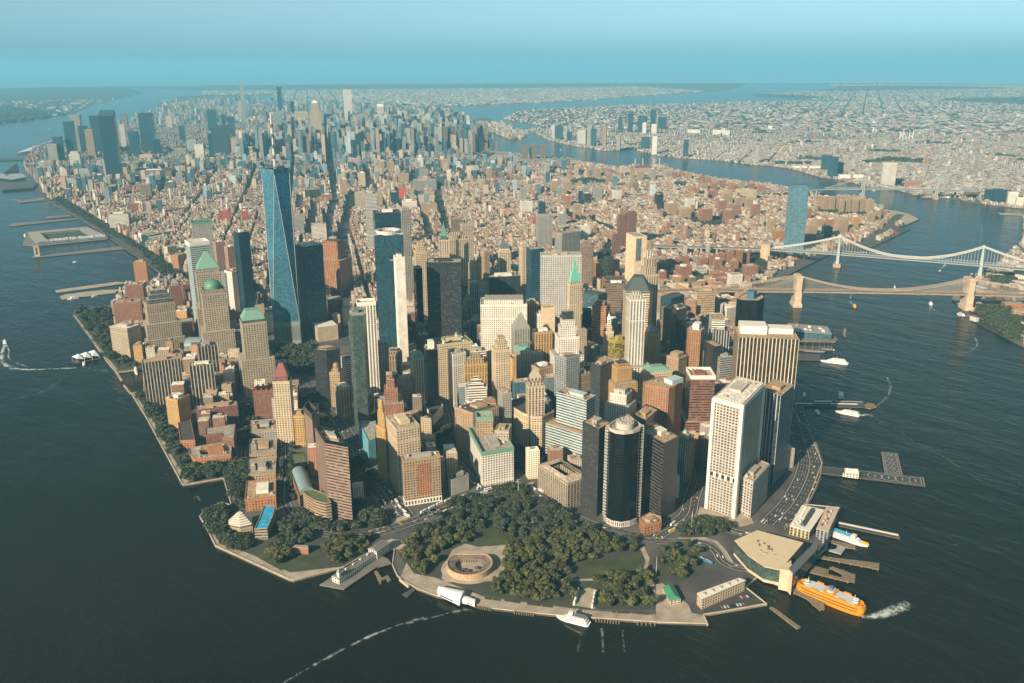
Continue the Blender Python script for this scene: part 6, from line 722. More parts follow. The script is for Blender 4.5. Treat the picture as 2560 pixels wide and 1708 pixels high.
def hero(n,label,sty,col,fl,h,top=(),pod=(),ring=None,rf=None,cat='building',group=None):
    rn=random.Random(label+str(fl[0])); fp=ccw([(fl[i],fl[i+1]) for i in range(0,len(fl),2)]); c=cen(fp); o=(c[0],c[1],0); root=empty(n,o,label,cat or 'building',group); OCC.append(inset(fp,-3))
    bay,f=BAY[sty]; mat=FM[sty]; w=MB(); parts=[]
    z0=0
    q=quad(fp); fp_low=fp
    for d,zt in pod:
        pf=inset(fp,-d); m=MB(); m.walls(pf,0,zt,bay,f); m.build('podium',mat,root,col,o); r=MB(); r.ringcap(pf,fp,zt,zt); r.build('podium_roof',ROOF,root,rf if rf else 'roof',o); OCC.append(inset(pf,-2))
    PH=1.2
    w.walls(fp,0,h+PH,bay,f)
    rc=rf or rn.choice(['roof','roof','grey','tan','stone','dark'])
    if ring:
        inn=scl(fp,ring); w.walls(inn,0,h,bay,f,inv=True); r=MB(); r.ringcap(fp,inn,h+.05,h+(4 if any(t[0]=='hip0' for t in top) else .05)); r.cap(inn,1.0)
        hp=[t for t in top if t[0]=='hip0']; r.build('attic_roof' if hp else 'roof',ROOF,root,hp[0][2] if hp else rc,o)
    else:
        ins=inset(fp,.7); w.ringcap(fp,ins,h+PH,h+PH); w.walls(ins,h,h+PH,inv=True); r=MB(); r.cap(ins,h); r.build('roof',ROOF,root,rc,o)
    w.build('facade',mat,root,col,o)
    if sty in 'PVN' and h<260:
        k=MB(); e=inset(fp,-.55); k.walls(e,h-1.8,h-.4); k.ringcap(fp,e,h-1.8,h-1.8); k.ringcap(e,fp,h-.4,h-.4); k.build('cornice',STONEM,root,col,o)
    if sty in 'PVN' and h>45 and math.hypot(c[0]-CAM.x,c[1]-CAM.y)<2300:
        for fr in (.1,.8): k=MB(); e=inset(fp,-.4); zz=h*fr; k.walls(e,zz,zz+1.1); k.ringcap(fp,e,zz,zz); k.ringcap(e,fp,zz+1.1,zz+1.1); k.build('string_course',STONEM,root,col,o)
    cf,z=fp,h
    for t in top:
        k=t[0]
        if k=='tier':
            cf=inset(fp,t[1]); m=MB(); m.walls(cf,z,h+t[2],bay,f); m.build('setback_storey',FM['G'] if t[3][0]=='G' else mat if sty not in 'GD' else FM['P'],root,t[3],o); r=MB(); r.cap(cf,h+t[2]); r.build('upper_roof',ROOF,root,rc,o); z=h+t[2]
        elif k=='hip':
            m=MB(); c2=scl(cf,t[3]); m.cone(inset(cf,-.6) ,z+.02,c2,z+t[1]); m.build('pyramid_roof',PAINT,root,t[2],o); z+=t[1]; cf=c2
        elif k=='dome':
            cc=cen(cf); R=min(math.hypot(cf[1][0]-cf[0][0],cf[1][1]-cf[0][1]),math.hypot(cf[2][0]-cf[1][0],cf[2][1]-cf[1][1]))*.49; m=MB(); pr_=None; m.walls(circ(cc,R,24),z,z+4)
            for j in range(9):
                a=j/8*math.pi/2; rr=circ(cc,max(R*math.cos(a),.05),24); zz=z+4+t[1]*math.sin(a)
                if pr_: m.ringcap(pr_[0],rr,pr_[1],zz)
                pr_=(rr,zz)
            m.build('dome',PAINT,root,t[2],o)
        elif k=='spire':
            cc=cen(cf); m=MB(); m.beam((*cc,z-.5),(*cc,z+t[1]),.9,6,r2=.15); m.build('spire',PAINT,root,'mint2' if 'mint' in label else 'stone',o)
        elif k=='crown':
            e=inset(fp,-.7); i2=inset(fp,.9); m=MB(); m.walls(e,h-2,h+t[2]); m.ringcap(e,i2,h+t[2],h+t[2]); m.walls(i2,h,h+t[2],inv=True); m.ringcap(fp,e,h-2,h-2); m.build('crown',PAINT,root,t[1],o)
        elif k=='plant': penthouse(root,fp,h+.01,col,o,rn)
        elif k=='box':
            root0=root; root=next((c for c in root.children if c.name.split('.')[0]=='roof'),root); m=MB(); qq=[bil(q,t[1],t[3]),bil(q,t[2],t[3]),bil(q,t[2],t[4]),bil(q,t[1],t[4])]; m.prism(qq,h,h+t[5]); m.build('penthouse',PAINT,root,t[6],o)
            for s in range(5):
                m=MB(); p=bil(q,.1+.18*s,.12 if s%2 else .9); m.box(p,4,3,h,h+2.2,random.random()); m.build('rooftop_unit',PAINT,root,'grey',o)
            root=root0
        elif k=='vault':
            m=MB(); pr_=None
            for j in range(9):
                a=math.pi*j/8; v=.5-.5*math.cos(a); zz=h+1.3+t[1]*math.sin(a); A,B=bil(q,0,v),bil(q,1,v)
                if pr_: m.face([(*pr_[0],pr_[2]),(*pr_[1],pr_[2]),(*B,zz),(*A,zz)])
                pr_=(A,B,zz)
            for uu in (0,1): m.face([(*bil(q,uu,.5-.5*math.cos(math.pi*j/8)),h+1.3+t[1]*math.sin(math.pi*j/8)) for j in range(9)][::1 if uu else -1])
            m.build('vault_roof',PAINT,root,t[2],o)
        elif k=='hexsteps':
            for j in range(t[1]):
                pf=scl(fp,1-.14*(j+1)); m=MB(); z1=h+1.5+2.6*(j+1); m.walls(pf,z1-3.2,z1); m.build('stepped_tier',STONEM,root,'brown',o); rr=MB(); pe=inset(pf,-1.6); rr.prism(pe,z1,z1+.9,bottom=True); rr.build('tier_rim',PAINT,root,'white',o)
        elif k=='gables':
            for j in range(4):
                m=MB(); u0,u1=.06+.24*j,.22+.24*j; qq=[bil(q,u0,.05),bil(q,u1,.05),bil(q,u1,.95),bil(q,u0,.95)]; A=[(*p,h) for p in qq]; r1=(*bil(q,(u0+u1)/2,.05),h+t[1]); r2=(*bil(q,(u0+u1)/2,.95),h+t[1])
                m.face([A[0],A[1],r1]); m.face([A[1],A[2],r2,r1]); m.face([A[2],A[3],r2]); m.face([A[3],A[0],r1,r2]); m.build('gable_roof',PAINT,root,t[2],o)
        elif k=='dishes':
            for j in range(t[1]):
                p=bil(q,.45+.1*j,.2+.55*((j*37)%10)/10); m=MB(); m.beam((*p,h),(*p,h+2.4),.4,6); m.cone(circ(p,.4,12),h+2.2,circ(p,2.2,12),h+3.6); m.build('satellite_dish',PAINT,root,'white',o)
            penthouse(root,fp,h+.01,'dark',o,rn)
        elif k=='drum':
            cc=cen(fp); m=MB(); m.prism(circ(cc,13,24),h,h+t[1]); m.build('rooftop_drum',PAINT,root,t[2],o); m=MB()
            for j in range(10): p=circ(cc,9,10)[j]; m.box(p,3,2,h+t[1],h+t[1]+2.5,j)
            m.build('cooling_units',PAINT,root,'grey',o); m=MB(); e=circ(cen(fp),0,1)
            for zz,dd in ((0,0),):
                base=inset(fp,-1.2); m.walls(base,0,9,3,9)
            m.build('arcade_base',FM['V'],root,'white',o)
        elif k=='piers':
            for i in (0,6): m=MB(); a=fp[i] if (fp[i][0]-CAM.x) else fp[i]; d_=sorted(range(len(fp)),key=lambda j:fp[j][0]*RT.x+fp[j][1]*RT.y)[0 if i==0 else -1]; m.box(fp[d_],5.5,5.5,0,h+2.5,math.atan2(RT.y,RT.x)); m.walls([(fp[d_][0]+x,fp[d_][1]+y) for x,y in((-3,-3),(3,-3),(3,3),(-3,3))],8,h,6,5); m.build('window_pier',FM['R'],root,'pale',o)
        elif k=='cupola':
            for u,v in ((.93,.2),(.3,.7)):
                p=bil(q,u,v); m=MB(); m.prism(circ(p,3.4,10),h,h+t[1]*.6); m.build('cupola_drum',STONEM,root,'cream',o); m=MB(); m.cone(circ(p,3.9,10),h+t[1]*.6,circ(p,2.6,10),h+t[1]*.82); m.cone(circ(p,2.6,10),h+t[1]*.82,circ(p,.2,10),h+t[1]); m.build('cupola_dome',PAINT,root,t[2],o)
        elif k=='crownring':
            e=scl(fp,.96); cc=cen(fp); R=.44*math.hypot(fp[1][0]-fp[0][0],fp[1][1]-fp[0][1]); m=MB(); m.walls(circ(cc,R,20),h,h+t[1]); m.ringcap(circ(cc,R,20),circ(cc,R*.86,20),h+t[1],h+t[1]); m.walls(circ(cc,R*.86,20),h,h+t[1],inv=True); m.build('crown_ring',PAINT,root,'silver',o); m=MB(); m.cap(circ(cc,R*.86,20),h+1.5); m.build('crown_floor',ROOF,root,'dark',o)
            for j in range(10): a=circ(cc,R,10)[j]; m=MB(); m.beam((*a,h+t[1]),(*scl(q,1,cc)[j%4],h+1),.5,4); m.build('crown_strut',PAINT,root,'white',o)
        elif k=='wedge':
            m=MB(); a=[(*p,h+1.2) for p in q]; b2=[(*q[2],h+t[1]),(*q[3],h+t[1])]; m.face([a[0],a[1],b2[0],b2[1]]); m.face([a[1],a[2],b2[0]]); m.face([a[3],a[0],b2[1]]); m.face([a[2],a[3],b2[1],b2[0]]); m.build('slanted_top',FM['M'],root,'white' if 'white' in label else col,o)
        elif k=='glassface':
            qq=sorted(sorted(range(4),key=lambda i:math.hypot(fp[i][0]-CAM.x,fp[i][1]-CAM.y))[:3],key=lambda i:fp[i][0]*RT.x+fp[i][1]*RT.y)[1]; a,b2=fp[qq],fp[(qq+1)%4]; p0=fp[qq-1]
            def lp(A,B,t_): return (A[0]+(B[0]-A[0])*t_,A[1]+(B[1]-A[1])*t_)
            e=[lp(a,p0,.10),a,lp(a,b2,.34)]; m=MB(); e2=[(x+(x-c[0])*.03,y+(y-c[1])*.03) for x,y in e]; m.walls([*e2,*[lp(x,c,.1) for x in e2[::-1]]],0,h+4,4,4); m.build('glass_bay',FM['G'],root,'Ggreen',o)
            m=MB(); cw=scl(fp,.9); m.walls(cw,h,h+6,4,4.5); m.cap(cw,h+3); m.walls(scl(cw,.97),h+3,h+6,inv=True); m.build('crown',FM['G'],root,'Gdark',o); penthouse(root,scl(fp,.7),h+3,'grey',o,rn)
        elif k=='glassstrip':
            i=sorted(range(4),key=lambda i:math.hypot(*(fp[i][j]-(CAM.x,CAM.y)[j] for j in(0,1))))[0]; a,b2=fp[i],fp[(i+1)%4]; m=MB(); n_=(b2[1]-a[1],-(b2[0]-a[0])); l=math.hypot(*n_); n_=(n_[0]/l,n_[1]/l); f0,f1=.12,.55
            A=[(a[j]+(b2[j]-a[j])*f0 for j in(0,1)),(a[j]+(b2[j]-a[j])*f1 for j in(0,1))]; A=[tuple(x) for x in A]; B=[(x+n_[0]*.5,y+n_[1]*.5) for x,y in A]; m.walls([B[0],B[1],A[1],A[0]],h*.55,h-6,4,4); m.cap([B[0],B[1],A[1],A[0]],h-6); m.build('glass_strip',FM['R'],root,'Gteal',o)
            m=MB()
            for j in range(7):
                for (p0,p1) in ((fp[i],fp[(i+1)%4]),(fp[i-1],fp[i])):
                    tt=(j+.5)/7; p=(p0[0]+(p1[0]-p0[0])*tt,p0[1]+(p1[1]-p0[1])*tt); m.box(p,1.1,1.1,0,h+.5,.3)
            m.build('wall_fin',STONEM,root,'cream',o)
        elif k=='band':
            i=max(range(4),key=lambda i:math.hypot(fp[i][0]-fp[i-1][0],fp[i][1]-fp[i-1][1])*(1 if (fp[i][0]+fp[i-1][0])/2*FW.x+(fp[i][1]+fp[i-1][1])/2*FW.y<c[0]*FW.x+c[1]*FW.y else .1)); a,b2=fp[i-1],fp[i]; n_=(b2[1]-a[1],-(b2[0]-a[0])); l=math.hypot(*n_); n_=(n_[0]/l*.4,n_[1]/l*.4)
            f=lambda t_,e=0:(a[0]+(b2[0]-a[0])*t_+n_[0]*e,a[1]+(b2[1]-a[1])*t_+n_[1]*e); m=MB(); pl=[f(.36,1),f(.74,1),f(.74),f(.36)]; m.walls(pl,h*.22,h-9,3.9,3.7); m.cap(pl,h-9); m.build('brick_bay',FM['P'],root,'orange',o)
            m=MB(); e=inset(fp,-.5); m.walls(e,0,9,5,9); m.ringcap(e,fp,9,9); m.build('arched_base',FM['P'],root,'white',o)
        elif k=='strip':
            i=sorted(range(4),key=lambda i:math.hypot(*(fp[i][j]-(CAM.x,CAM.y)[j] for j in(0,1))))[0]
            for p in (fp[i],fp[i-1],fp[(i+1)%4]): m=MB(); m.box(p,5,5,0,h-2,math.atan2(fp[1][1]-fp[0][1],fp[1][0]-fp[0][0])); m.build('corner_shaft',PAINT,root,'white',o)
            m=MB(); e=inset(fp,-1.5); m.walls(e,h-7,h-.5); m.ringcap(e,fp,h-.5,h-.5); m.ringcap(fp,e,h-7,h-7); m.build('eaves',PAINT,root,'white',o)
            m=MB(); e=inset(fp,-.35); m.walls(e,h*.30,h*.355,9,9); m.build('louvre_band',FM['V'],root,'white',o)
    return root
DEF=[None]*13
for r in HEROES:
    r=list(r); n,l,s,c,f,h=r[:6]; ex=r[6:]+[None]*6
    hero(n,l,s,c,f,h,ex[0] or (),ex[1] or (),ex[2],ex[3],ex[4],ex[5])
# ------------------------------------------------------------------ tallest tower
def one_tower():
    p0,p1=PT['base1']; e=np.array(p1)-np.array(p0); l=np.hypot(*e); e/=l; nn=np.array([-e[1],e[0]]); 
    if nn@(np.array(p0)-np.array(CAM[:2]))<0: nn=-nn
    mid=(np.array(p0)+np.array(p1))/2; c=mid+nn*31; o=(c[0],c[1],0); root=empty('skyscraper',o,'tallest blue glass tower with tapering triangular faces and a mast','building')
    sq=ccw([tuple(c+s*e*31+t*nn*31) for s,t in((-1,-1),(1,-1),(1,1),(-1,1))]); OCC.append(inset(sq,-6))
    tp=[((sq[i][0]+sq[(i+1)%4][0])/2,(sq[i][1]+sq[(i+1)%4][1])/2) for i in range(4)]; H0,H1=57,406
    m=MB(); m.walls(sq,0,H0,2.2,57); m.build('concrete_base',FM['V'],root,(.25,.27,.24),o)
    m=MB(); nv=85
    for i in range(4):
        a,b,t0,tm=sq[i],sq[(i+1)%4],tp[i-1],tp[i]
        m.face([(*a,H0),(*b,H0),(*tm,H1)],[(0,0),(15,0),(7.5,nv)]); m.face([(*a,H0),(*tm,H1),(*t0,H1)],[(7.5,0),(15,nv),(0,nv)])
    m.build('glass_shaft',FM['G'],root,(.085,.25,.35),o)
    m=MB(); m.walls(tp,H1,417,3,11); m.ringcap(tp,scl(tp,.9),417,417); m.walls(scl(tp,.9),408,417,inv=True); m.cap(scl(tp,.9),408); m.build('parapet',FM['G'],root,(.10,.28,.36),o)
    for i in range(4):
        m=MB(); m.beam((*sq[i],H0),(*tp[i],H1),.5,4); m.beam((*sq[i],H0),(*tp[i-1],H1),.5,4); m.build('edge_trim',PAINT,root,'silver',o)
    m=MB(); R1=circ(c,19,24); R2=circ(c,13,24); m.ringcap(R1,R2,421,421); m.ringcap(R2,R1,419.8,419.8); m.walls(R1,419.8,421); m.walls(R2,419.8,421,inv=True)
    for j in range(12): a=circ(c,16,12)[j]; m.beam((*a,408),(*a,424),.5,4)
    m.build('mast_ring',PAINT,root,'dgrey',o)
    m=MB(); m.beam((*c,408),(*c,470),3.2,8,r2=2.4); m.beam((*c,470),(*c,520),2.2,8,r2=1.8); m.beam((*c,520),(*c,541),2.0,8,r2=1.8); m.build('mast',PAINT,root,'silver',o)
    for z in (438,462,486,508): m=MB(); m.prism(circ(c,3.6,10),z,z+8,bottom=True); m.build('antenna_collar',PAINT,root,'dgrey',o)
one_tower()
# ------------------------------------------------------------------ bridges
def axis(a,b):
    a,b=np.array(a),np.array(b); L=np.hypot(*(b-a)); e=(b-a)/L; n=np.array([-e[1],e[0]]); return a,e,n,L
def tri(o,parent): o.parent=parent; return o
def bridge(name,label,A,B,kind):
    a,e,n,L=axis(A,B); P=lambda s,t,z:(a[0]+e[0]*s+n[0]*t,a[1]+e[1]*s+n[1]*t,z); rz=math.atan2(e[1],e[0]); o=(*P(L/2,0,0)[:2],0)
    r=empty(name,o,label,'bridge'); bd=lambda m,nm,mat,c:m.build(nm,mat,r,c,o)
    def bx(m,s,t,ls,lt,z0,z1,bot=True): p=P(s,t,0); m.box(p,ls,lt,z0,z1,rz,bottom=bot)
    S={'stone':(285,1150,700,84,42,24,(.33,.25,.165)),'steel':(222,900,640,98,41,34,(.22,.29,.29)),'lattice':(180,760,520,102,44,34,(.27,.28,.26))}[kind]; side,ext1,ext0,top,dk,wd,cl=S
    def dz(s):
        if s<-side: return max(dk-3-(-side-s)*.055,9)
        if s>L+side: return max(dk-3-(s-L-side)*.04,9)
        return dk+4*(1-((s-L/2)/(L/2+side))**2)-4
    m=MB(); st=[x for x in np.arange(-ext0,L+ext1,30)]
    th={'stone':4,'steel':8,'lattice':10}[kind]
    for x,y in zip(st,st[1:]):
        for z0,z1 in ((dz(x),dz(y)),): 
            q=[P(x,-wd/2,z0),P(y,-wd/2,z1),P(y,wd/2,z1),P(x,wd/2,z0)]; lo=[(v[0],v[1],v[2]-(2 if kind!='stone' else 4)) for v in q]
            m.face(q); m.face(lo[::-1]); m.face([lo[0],lo[1],q[1],q[0]]); m.face([q[3],q[2],lo[2],lo[3]])
    bd(m,'deck',PAINT if kind!='stone' else STONEM,(.26,.19,.13) if kind=='stone' else (.30,.31,.29))
    m=MB()
    for x,y in zip(st,st[1:]):
        for t in ((-wd*.2),wd*.2) if kind=='stone' else (-wd*.3,-wd*.1,wd*.3): m.face([P(x,t-2.6,dz(x)+.1),P(y,t-2.6,dz(y)+.1),P(y,t+2.6,dz(y)+.1),P(x,t+2.6,dz(x)+.1)])
    bd(m,'roadway',GM['asphalt'],None)
    if kind!='stone':
        m=MB()
        for t in (-wd/2,wd/2):
            for x in np.arange(-side,L+side,12):
                z=dz(x); m.beam(P(x,t,z-2),P(x+6,t,z+7),.45,4); m.beam(P(x+6,t,z+7),P(x+12,t,z-2),.45,4); m.beam(P(x,t,z+7),P(x+12,t,z+7),.55,4)
        tag(bd(m,'deck_truss',PAINT,(.36,.38,.36)),kind='stuff')
    else:
        m=MB()
        for t in (-wd/2,-wd*.07,wd*.07,wd/2):
            for x,y in zip(st,st[1:]): m.beam(P(x,t,dz(x)+3.5),P(y,t,dz(y)+3.5),.5,4)
            for x in np.arange(-ext0,L+ext1-30,15): m.beam(P(x,t,dz(x)),P(x,t,dz(x)+3.5),.35,4)
        bd(m,'railing_truss',PAINT,(.33,.24,.17))
    # viaduct piers
    for x in list(np.arange(-ext0+20,-side-10,55))+list(np.arange(L+side+30,L+ext1-30,55)):
        m=MB(); bx(m,x,0,7,wd*.8,-3,dz(x)-2); bd(m,'viaduct_pier',STONEM,(.28,.22,.16) if kind!='lattice' else (.27,.28,.27))
    for s0 in (0,L):
        m=MB()
        if kind=='stone':
            bx(m,s0,0,24,46,-4,8); bx(m,s0,0,18,42,8,dk-3)
            for t in (-17.5,0,17.5): bx(m,s0,t,15,7,dk-3,top-14)
            for t in (-8.75,8.75):
                for j in range(4): 
                    for sg in(-1,1): bx(m,s0,t+sg*(5.2-1.5*j*.9),14.5,1.4,dk+16+j*2.6,top-13.5)
            bx(m,s0,0,16,42,top-14,top-3); bx(m,s0,0,19,45,top-3,top); bx(m,s0,0,12,38,top,top+2)
            bd(m,'stone_tower',STONEM,(.48,.37,.25))
        else:
            bx(m,s0,0,24,wd+14,-4,9); bd(m,'tower_pier',STONEM,(.33,.24,.16)); m=MB()
            for t in (-wd*.42,wd*.42):
                for k in ((-1,1) if kind=='lattice' else (0,)): 
                    m.cone([P(s0+k*5+u*(2.6 if kind=='steel' else 1.2),t+v*2.4,0)[:2] for u,v in((-2,-1),(2,-1),(2,1),(-2,1))],9,[P(s0+k*2.5+u*(1.5 if kind=='steel' else 1),t+v*1.6,0)[:2] for u,v in((-1,-1),(1,-1),(1,1),(-1,1))],top)
            for z0,z1 in ((dk+8,dk+30),(dk+30,top-4),(14,dk-6)):
                for k in ((-3,3) if kind=='lattice' else (0,)):
                    m.beam(P(s0+k,-wd*.42,z0),P(s0+k,wd*.42,z1),.9,4); m.beam(P(s0+k,wd*.42,z0),P(s0+k,-wd*.42,z1),.9,4); m.beam(P(s0+k,-wd*.42,z1),P(s0+k,wd*.42,z1),1.1,4)
            if kind=='lattice':
                for t in (-wd*.42,wd*.42):
                    for z in range(10,int(top)-8,9): m.beam(P(s0-5+z*.025,t,z),P(s0+5-z*.025,t,z+9),.6,4); m.beam(P(s0+5-z*.025,t,z),P(s0-5+z*.025,t,z+9),.6,4)
            bd(m,'steel_tower',PAINT,(.30,.38,.36) if kind=='steel' else (.34,.35,.33)); m=MB()
            for t in (-wd*.42,wd*.42): m.cone([P(s0+u,t+v,0)[:2] for u,v in((-2.2,-2.2),(2.2,-2.2),(2.2,2.2),(-2.2,2.2))],top,[P(s0,t+v*.02,0)[:2] for v in(0,1,2,3)],top+5)
            bd(m,'tower_finial',PAINT,(.3,.38,.36))
    sag=dk+5
    def cz(s):
        if 0<=s<=L: return sag+(top-sag)*((s-L/2)/(L/2))**2
        if s<0:
            q=min(1,-s/side)
        else: q=min(1,(s-L)/side)
        z=top+(dk+1-top)*q; return z-(18 if kind!='lattice' else 2)*q*(1-q)*1.2
    ts={'stone':(-12.5,-4.5,4.5,12.5),'steel':(-16.5,-7,7,16.5),'lattice':(-14,14)}[kind]
    for t in ts:
        m=MB(); ss=np.linspace(-side,L+side,80); ss=sorted(set(list(ss)+[0,L]))
        for x,y in zip(ss,ss[1:]): m.beam(P(x,t,cz(x)),P(y,t,cz(y)),{'stone':.55,'steel':.95,'lattice':.7}[kind],5)
        bd(m,'main_cable',PAINT,(.42,.33,.24) if kind=='stone' else (.44,.44,.40))
    m=MB(); step={'stone':4.5,'steel':9,'lattice':12}[kind]
    for t in ts:
        for x in np.arange(-side+10,L+side-10,step):
            if kind=='lattice' and not 0<x<L: continue
            if cz(x)>dz(x)+2: m.beam(P(x,t,dz(x)),P(x,t,cz(x)),.12,3)
        if kind=='stone':
            for s0 in (0,L):
                for k in range(1,15):
                    for sg in(-1,1): x=s0+sg*k*9; m.beam(P(s0,t,top-3),P(x,t,dz(x)),.10,3)
    tag(bd(m,'suspender_cables',PAINT,(.36,.30,.24) if kind=='stone' else (.45,.46,.43)),kind='stuff')
    if kind=='steel':
        for s0 in (-side-12,L+side+12):
            m=MB()
            for t in (-15,15): bx(m,s0,t,30,12,-2,dk+14)
            bx(m,s0,0,30,34,dk+9,dk+14); bx(m,s0,0,33,46,dk+14,dk+16); bx(m,s0,0,30,24,-2,dk-10); bd(m,'stone_anchorage',STONEM,(.42,.32,.21))
    if kind=='stone':
        for s0 in (-side-15,L+side+15): m=MB(); bx(m,s0,0,45,36,-2,dk-5); bd(m,'stone_anchorage',STONEM,(.32,.24,.16))
        m=MB(); p=P(L,0,top+2); m.beam(p,(p[0],p[1],top+14),.3,5); m.face([(p[0],p[1],top+13.5),(p[0]+5,p[1]-3,top+13),(p[0]+5,p[1]-3,top+10),(p[0],p[1],top+10.5)]); bd(m,'flag',PAINT,(.6,.5,.5))
    for q in range(int((ext0+L+ext1)/40)):
        s=-ext0+q*40; OCC.append(ccw([P(s,-wd/2-6,0)[:2],P(s+41,-wd/2-6,0)[:2],P(s+41,wd/2+6,0)[:2],P(s,wd/2+6,0)[:2]]))
bridge('suspension_bridge','brown stone towered suspension bridge nearest the camera',*PT['bb'],'stone')
bridge('suspension_bridge','blue grey steel suspension bridge behind the stone towered one',*PT['mb'],'steel')
bridge('suspension_bridge','distant steel suspension bridge with latticed towers before the far shore',*PT['wb'],'lattice')
# ------------------------------------------------------------------ piers
for l,n,mt,z,p in PR:
    p=ccw(p); m=MB(); m.prism(p,z-1.4,z,bottom=True); c=cen(p); r=empty(n,(*c,0),l,'pier' if n!='barge' else 'barge'); m.build('deck',GM[mt],r,None,(*c,0)); m=MB(); ip=inset(p,1.2)
    for a,b in zip(ip,ip[1:]+ip[:1]):
        d=math.hypot(b[0]-a[0],b[1]-a[1]); k=max(1,int(d/14))
        for j in range(k): x=(a[0]+(b[0]-a[0])*j/k,a[1]+(b[1]-a[1])*j/k); m.beam((*x,-4),(*x,z-1.3 if mt!='plank' else z+1.2),.5,5)
    tag(m.build('piles',GM['plank'],r,None,(*c,0)),kind='stuff'); OCC.append(p)
    if 'walkway' in l and 'ferry houses' in l:
        a=((p[0][0]+p[3][0])/2,(p[0][1]+p[3][1])/2); m=MB(); q=quad(p); m.prism([bil(q,.0,.25),bil(q,.97,.25),bil(q,.97,.75),bil(q,0,.75)],2.6,3.2,bottom=True); m.build('walkway_roof',PAINT,r,'white',(*c,0))
    if 'ferry landing pier with' in l:
        q=quad(p)
        for u0,u1,v,cl in ((.02,.28,.2,'white'),(.28,.5,.3,'tan'),(.52,.9,.3,'white'),(.3,.55,.7,'white'),(.6,.98,.75,'steel')):
            m=MB(); m.prism([bil(q,u0,v-.08),bil(q,u1,v-.08),bil(q,u1,v+.08),bil(q,u0,v+.08)],2.8,3.4,bottom=True); m.build('canopy',PAINT,r,cl,(*c,0))
    if n.startswith('helicopter'):
        q=quad(p); m=MB(); zz=z+.05
        def stripe(A,B,wd=.55):
            d=(B[0]-A[0],B[1]-A[1]); l_=math.hypot(*d) or 1; nx,ny=-d[1]/l_*wd/2,d[0]/l_*wd/2; m.face([(A[0]-nx,A[1]-ny,zz),(B[0]-nx,B[1]-ny,zz),(B[0]+nx,B[1]+ny,zz),(A[0]+nx,A[1]+ny,zz)])
        def arc(cx,cy,rr,t0,t1,k=16):
            g=[(cx+rr*math.cos(t0+(t1-t0)*i/k),cy+rr*math.sin(t0+(t1-t0)*i/k)) for i in range(k+1)]
            for A,B in zip(g,g[1:]): stripe(A,B,.8)
        # long local axis
        i=max(range(4),key=lambda i:math.hypot(q[i][0]-q[i-1][0],q[i][1]-q[i-1][1])); q=q[i-1:]+q[:i-1]; L_=math.hypot(q[1][0]-q[0][0],q[1][1]-q[0][1]); W_=math.hypot(q[2][0]-q[1][0],q[2][1]-q[1][1]); an=math.atan2(q[1][1]-q[0][1],q[1][0]-q[0][0])
        for u0,v0,u1,v1 in ((.01,.03,.99,.03),(.01,.97,.99,.97),(.01,.03,.01,.97),(.99,.03,.99,.97)): stripe(bil(q,u0,v0),bil(q,u1,v1))
        if 'platform' in n:
            stripe(bil(q,0,.46),bil(q,1,.46),.4); stripe(bil(q,0,.54),bil(q,1,.54),.4)
            for j in range(5):
                for v,s in ((0.04,1),(.96,-1)):
                    cx,cy=bil(q,.1+.2*j,v); arc(cx,cy,W_*.33,an if s>0 else an+math.pi,an+math.pi if s>0 else an+2*math.pi); stripe(bil(q,.1+.2*j,v),bil(q,.1+.2*j,v+s*.2),.7); stripe(bil(q,.04+.2*j,v+s*.1),bil(q,.16+.2*j,v+s*.1),.7)
        else:
            # which end is seaward
            sea=q[1][0]+q[2][0]>q[0][0]+q[3][0]; U=(lambda u:u) if sea else (lambda u:1-u)
            for u in (.53,.66,.79): cx,cy=bil(q,U(u),.5); arc(cx,cy,W_*.34,0,6.2832,24); stripe(bil(q,U(u-.02),.5),bil(q,U(u+.02),.5),.8); stripe(bil(q,U(u),.3),bil(q,U(u),.7),.8)
            for u in (.86,.965): stripe(bil(q,U(u),.15),bil(q,U(u),.85),.6)
            for v in (.15,.85): stripe(bil(q,U(.86),v),bil(q,U(.965),v),.6)
            stripe(bil(q,U(.9),.38),bil(q,U(.93),.38),1.0); stripe(bil(q,U(.9),.62),bil(q,U(.93),.62),1.0); stripe(bil(q,U(.915),.38),bil(q,U(.915),.62),1.0)
        m.build('painted_marking',PAINTW,r,None,(*c,0))
# ------------------------------------------------------------------ waterfront buildings
def house(n,l,fp,h,wall,roofc,sty='P',ridge=0,base=0,cat='building',extra=None):
    fp=ccw(fp); c=cen(fp); o=(*c,0); r=empty(n,o,l,cat); m=MB(); m.walls(fp,base,base+h,*BAY[sty]); m.build('facade',FM[sty],r,wall,o); OCC.append(fp); m=MB(); e=inset(fp,-.5)
    if ridge:
        q=quad(e); i=max(range(4),key=lambda i:math.hypot(q[i][0]-q[i-1][0],q[i][1]-q[i-1][1])); q=q[i-1:]+q[:i-1]; z=base+h; A=[(*p,z) for p in q]; r1=(*bil(q,.12,.5),z+ridge); r2=(*bil(q,.88,.5),z+ridge)
        m.face([A[0],A[1],r2,r1]); m.face([A[2],A[3],r1,r2]); m.face([A[1],A[2],r2]); m.face([A[3],A[0],r1])
    else: m.prism(e,base+h,base+h+.8,bottom=True)
    m.build('roof',PAINT,r,roofc,o)
    return r,o
r,o=house('ferry_terminal','wide ferry terminal with a flat beige roof and tall green glass front',QD['term'],19,'Ggreen','cream2','G',base=3,cat='terminal')
m=MB(); m.walls(inset(ccw(QD['term']),-.2),0,4); m.build('plinth',STONEM,r,'cream',o)
q=quad(QD['term'])
for j in range(14): p=bil(QD['term'][0:1]+QD['term'][3:5]+QD['term'][6:7],.25+.5*random.random(),.25+.5*random.random()); m=MB(); m.box(p,3,2,22.8,24,random.random()*3); m.build('rooftop_unit',PAINT,r,random.choice(['grey','dgrey','tan']),o)
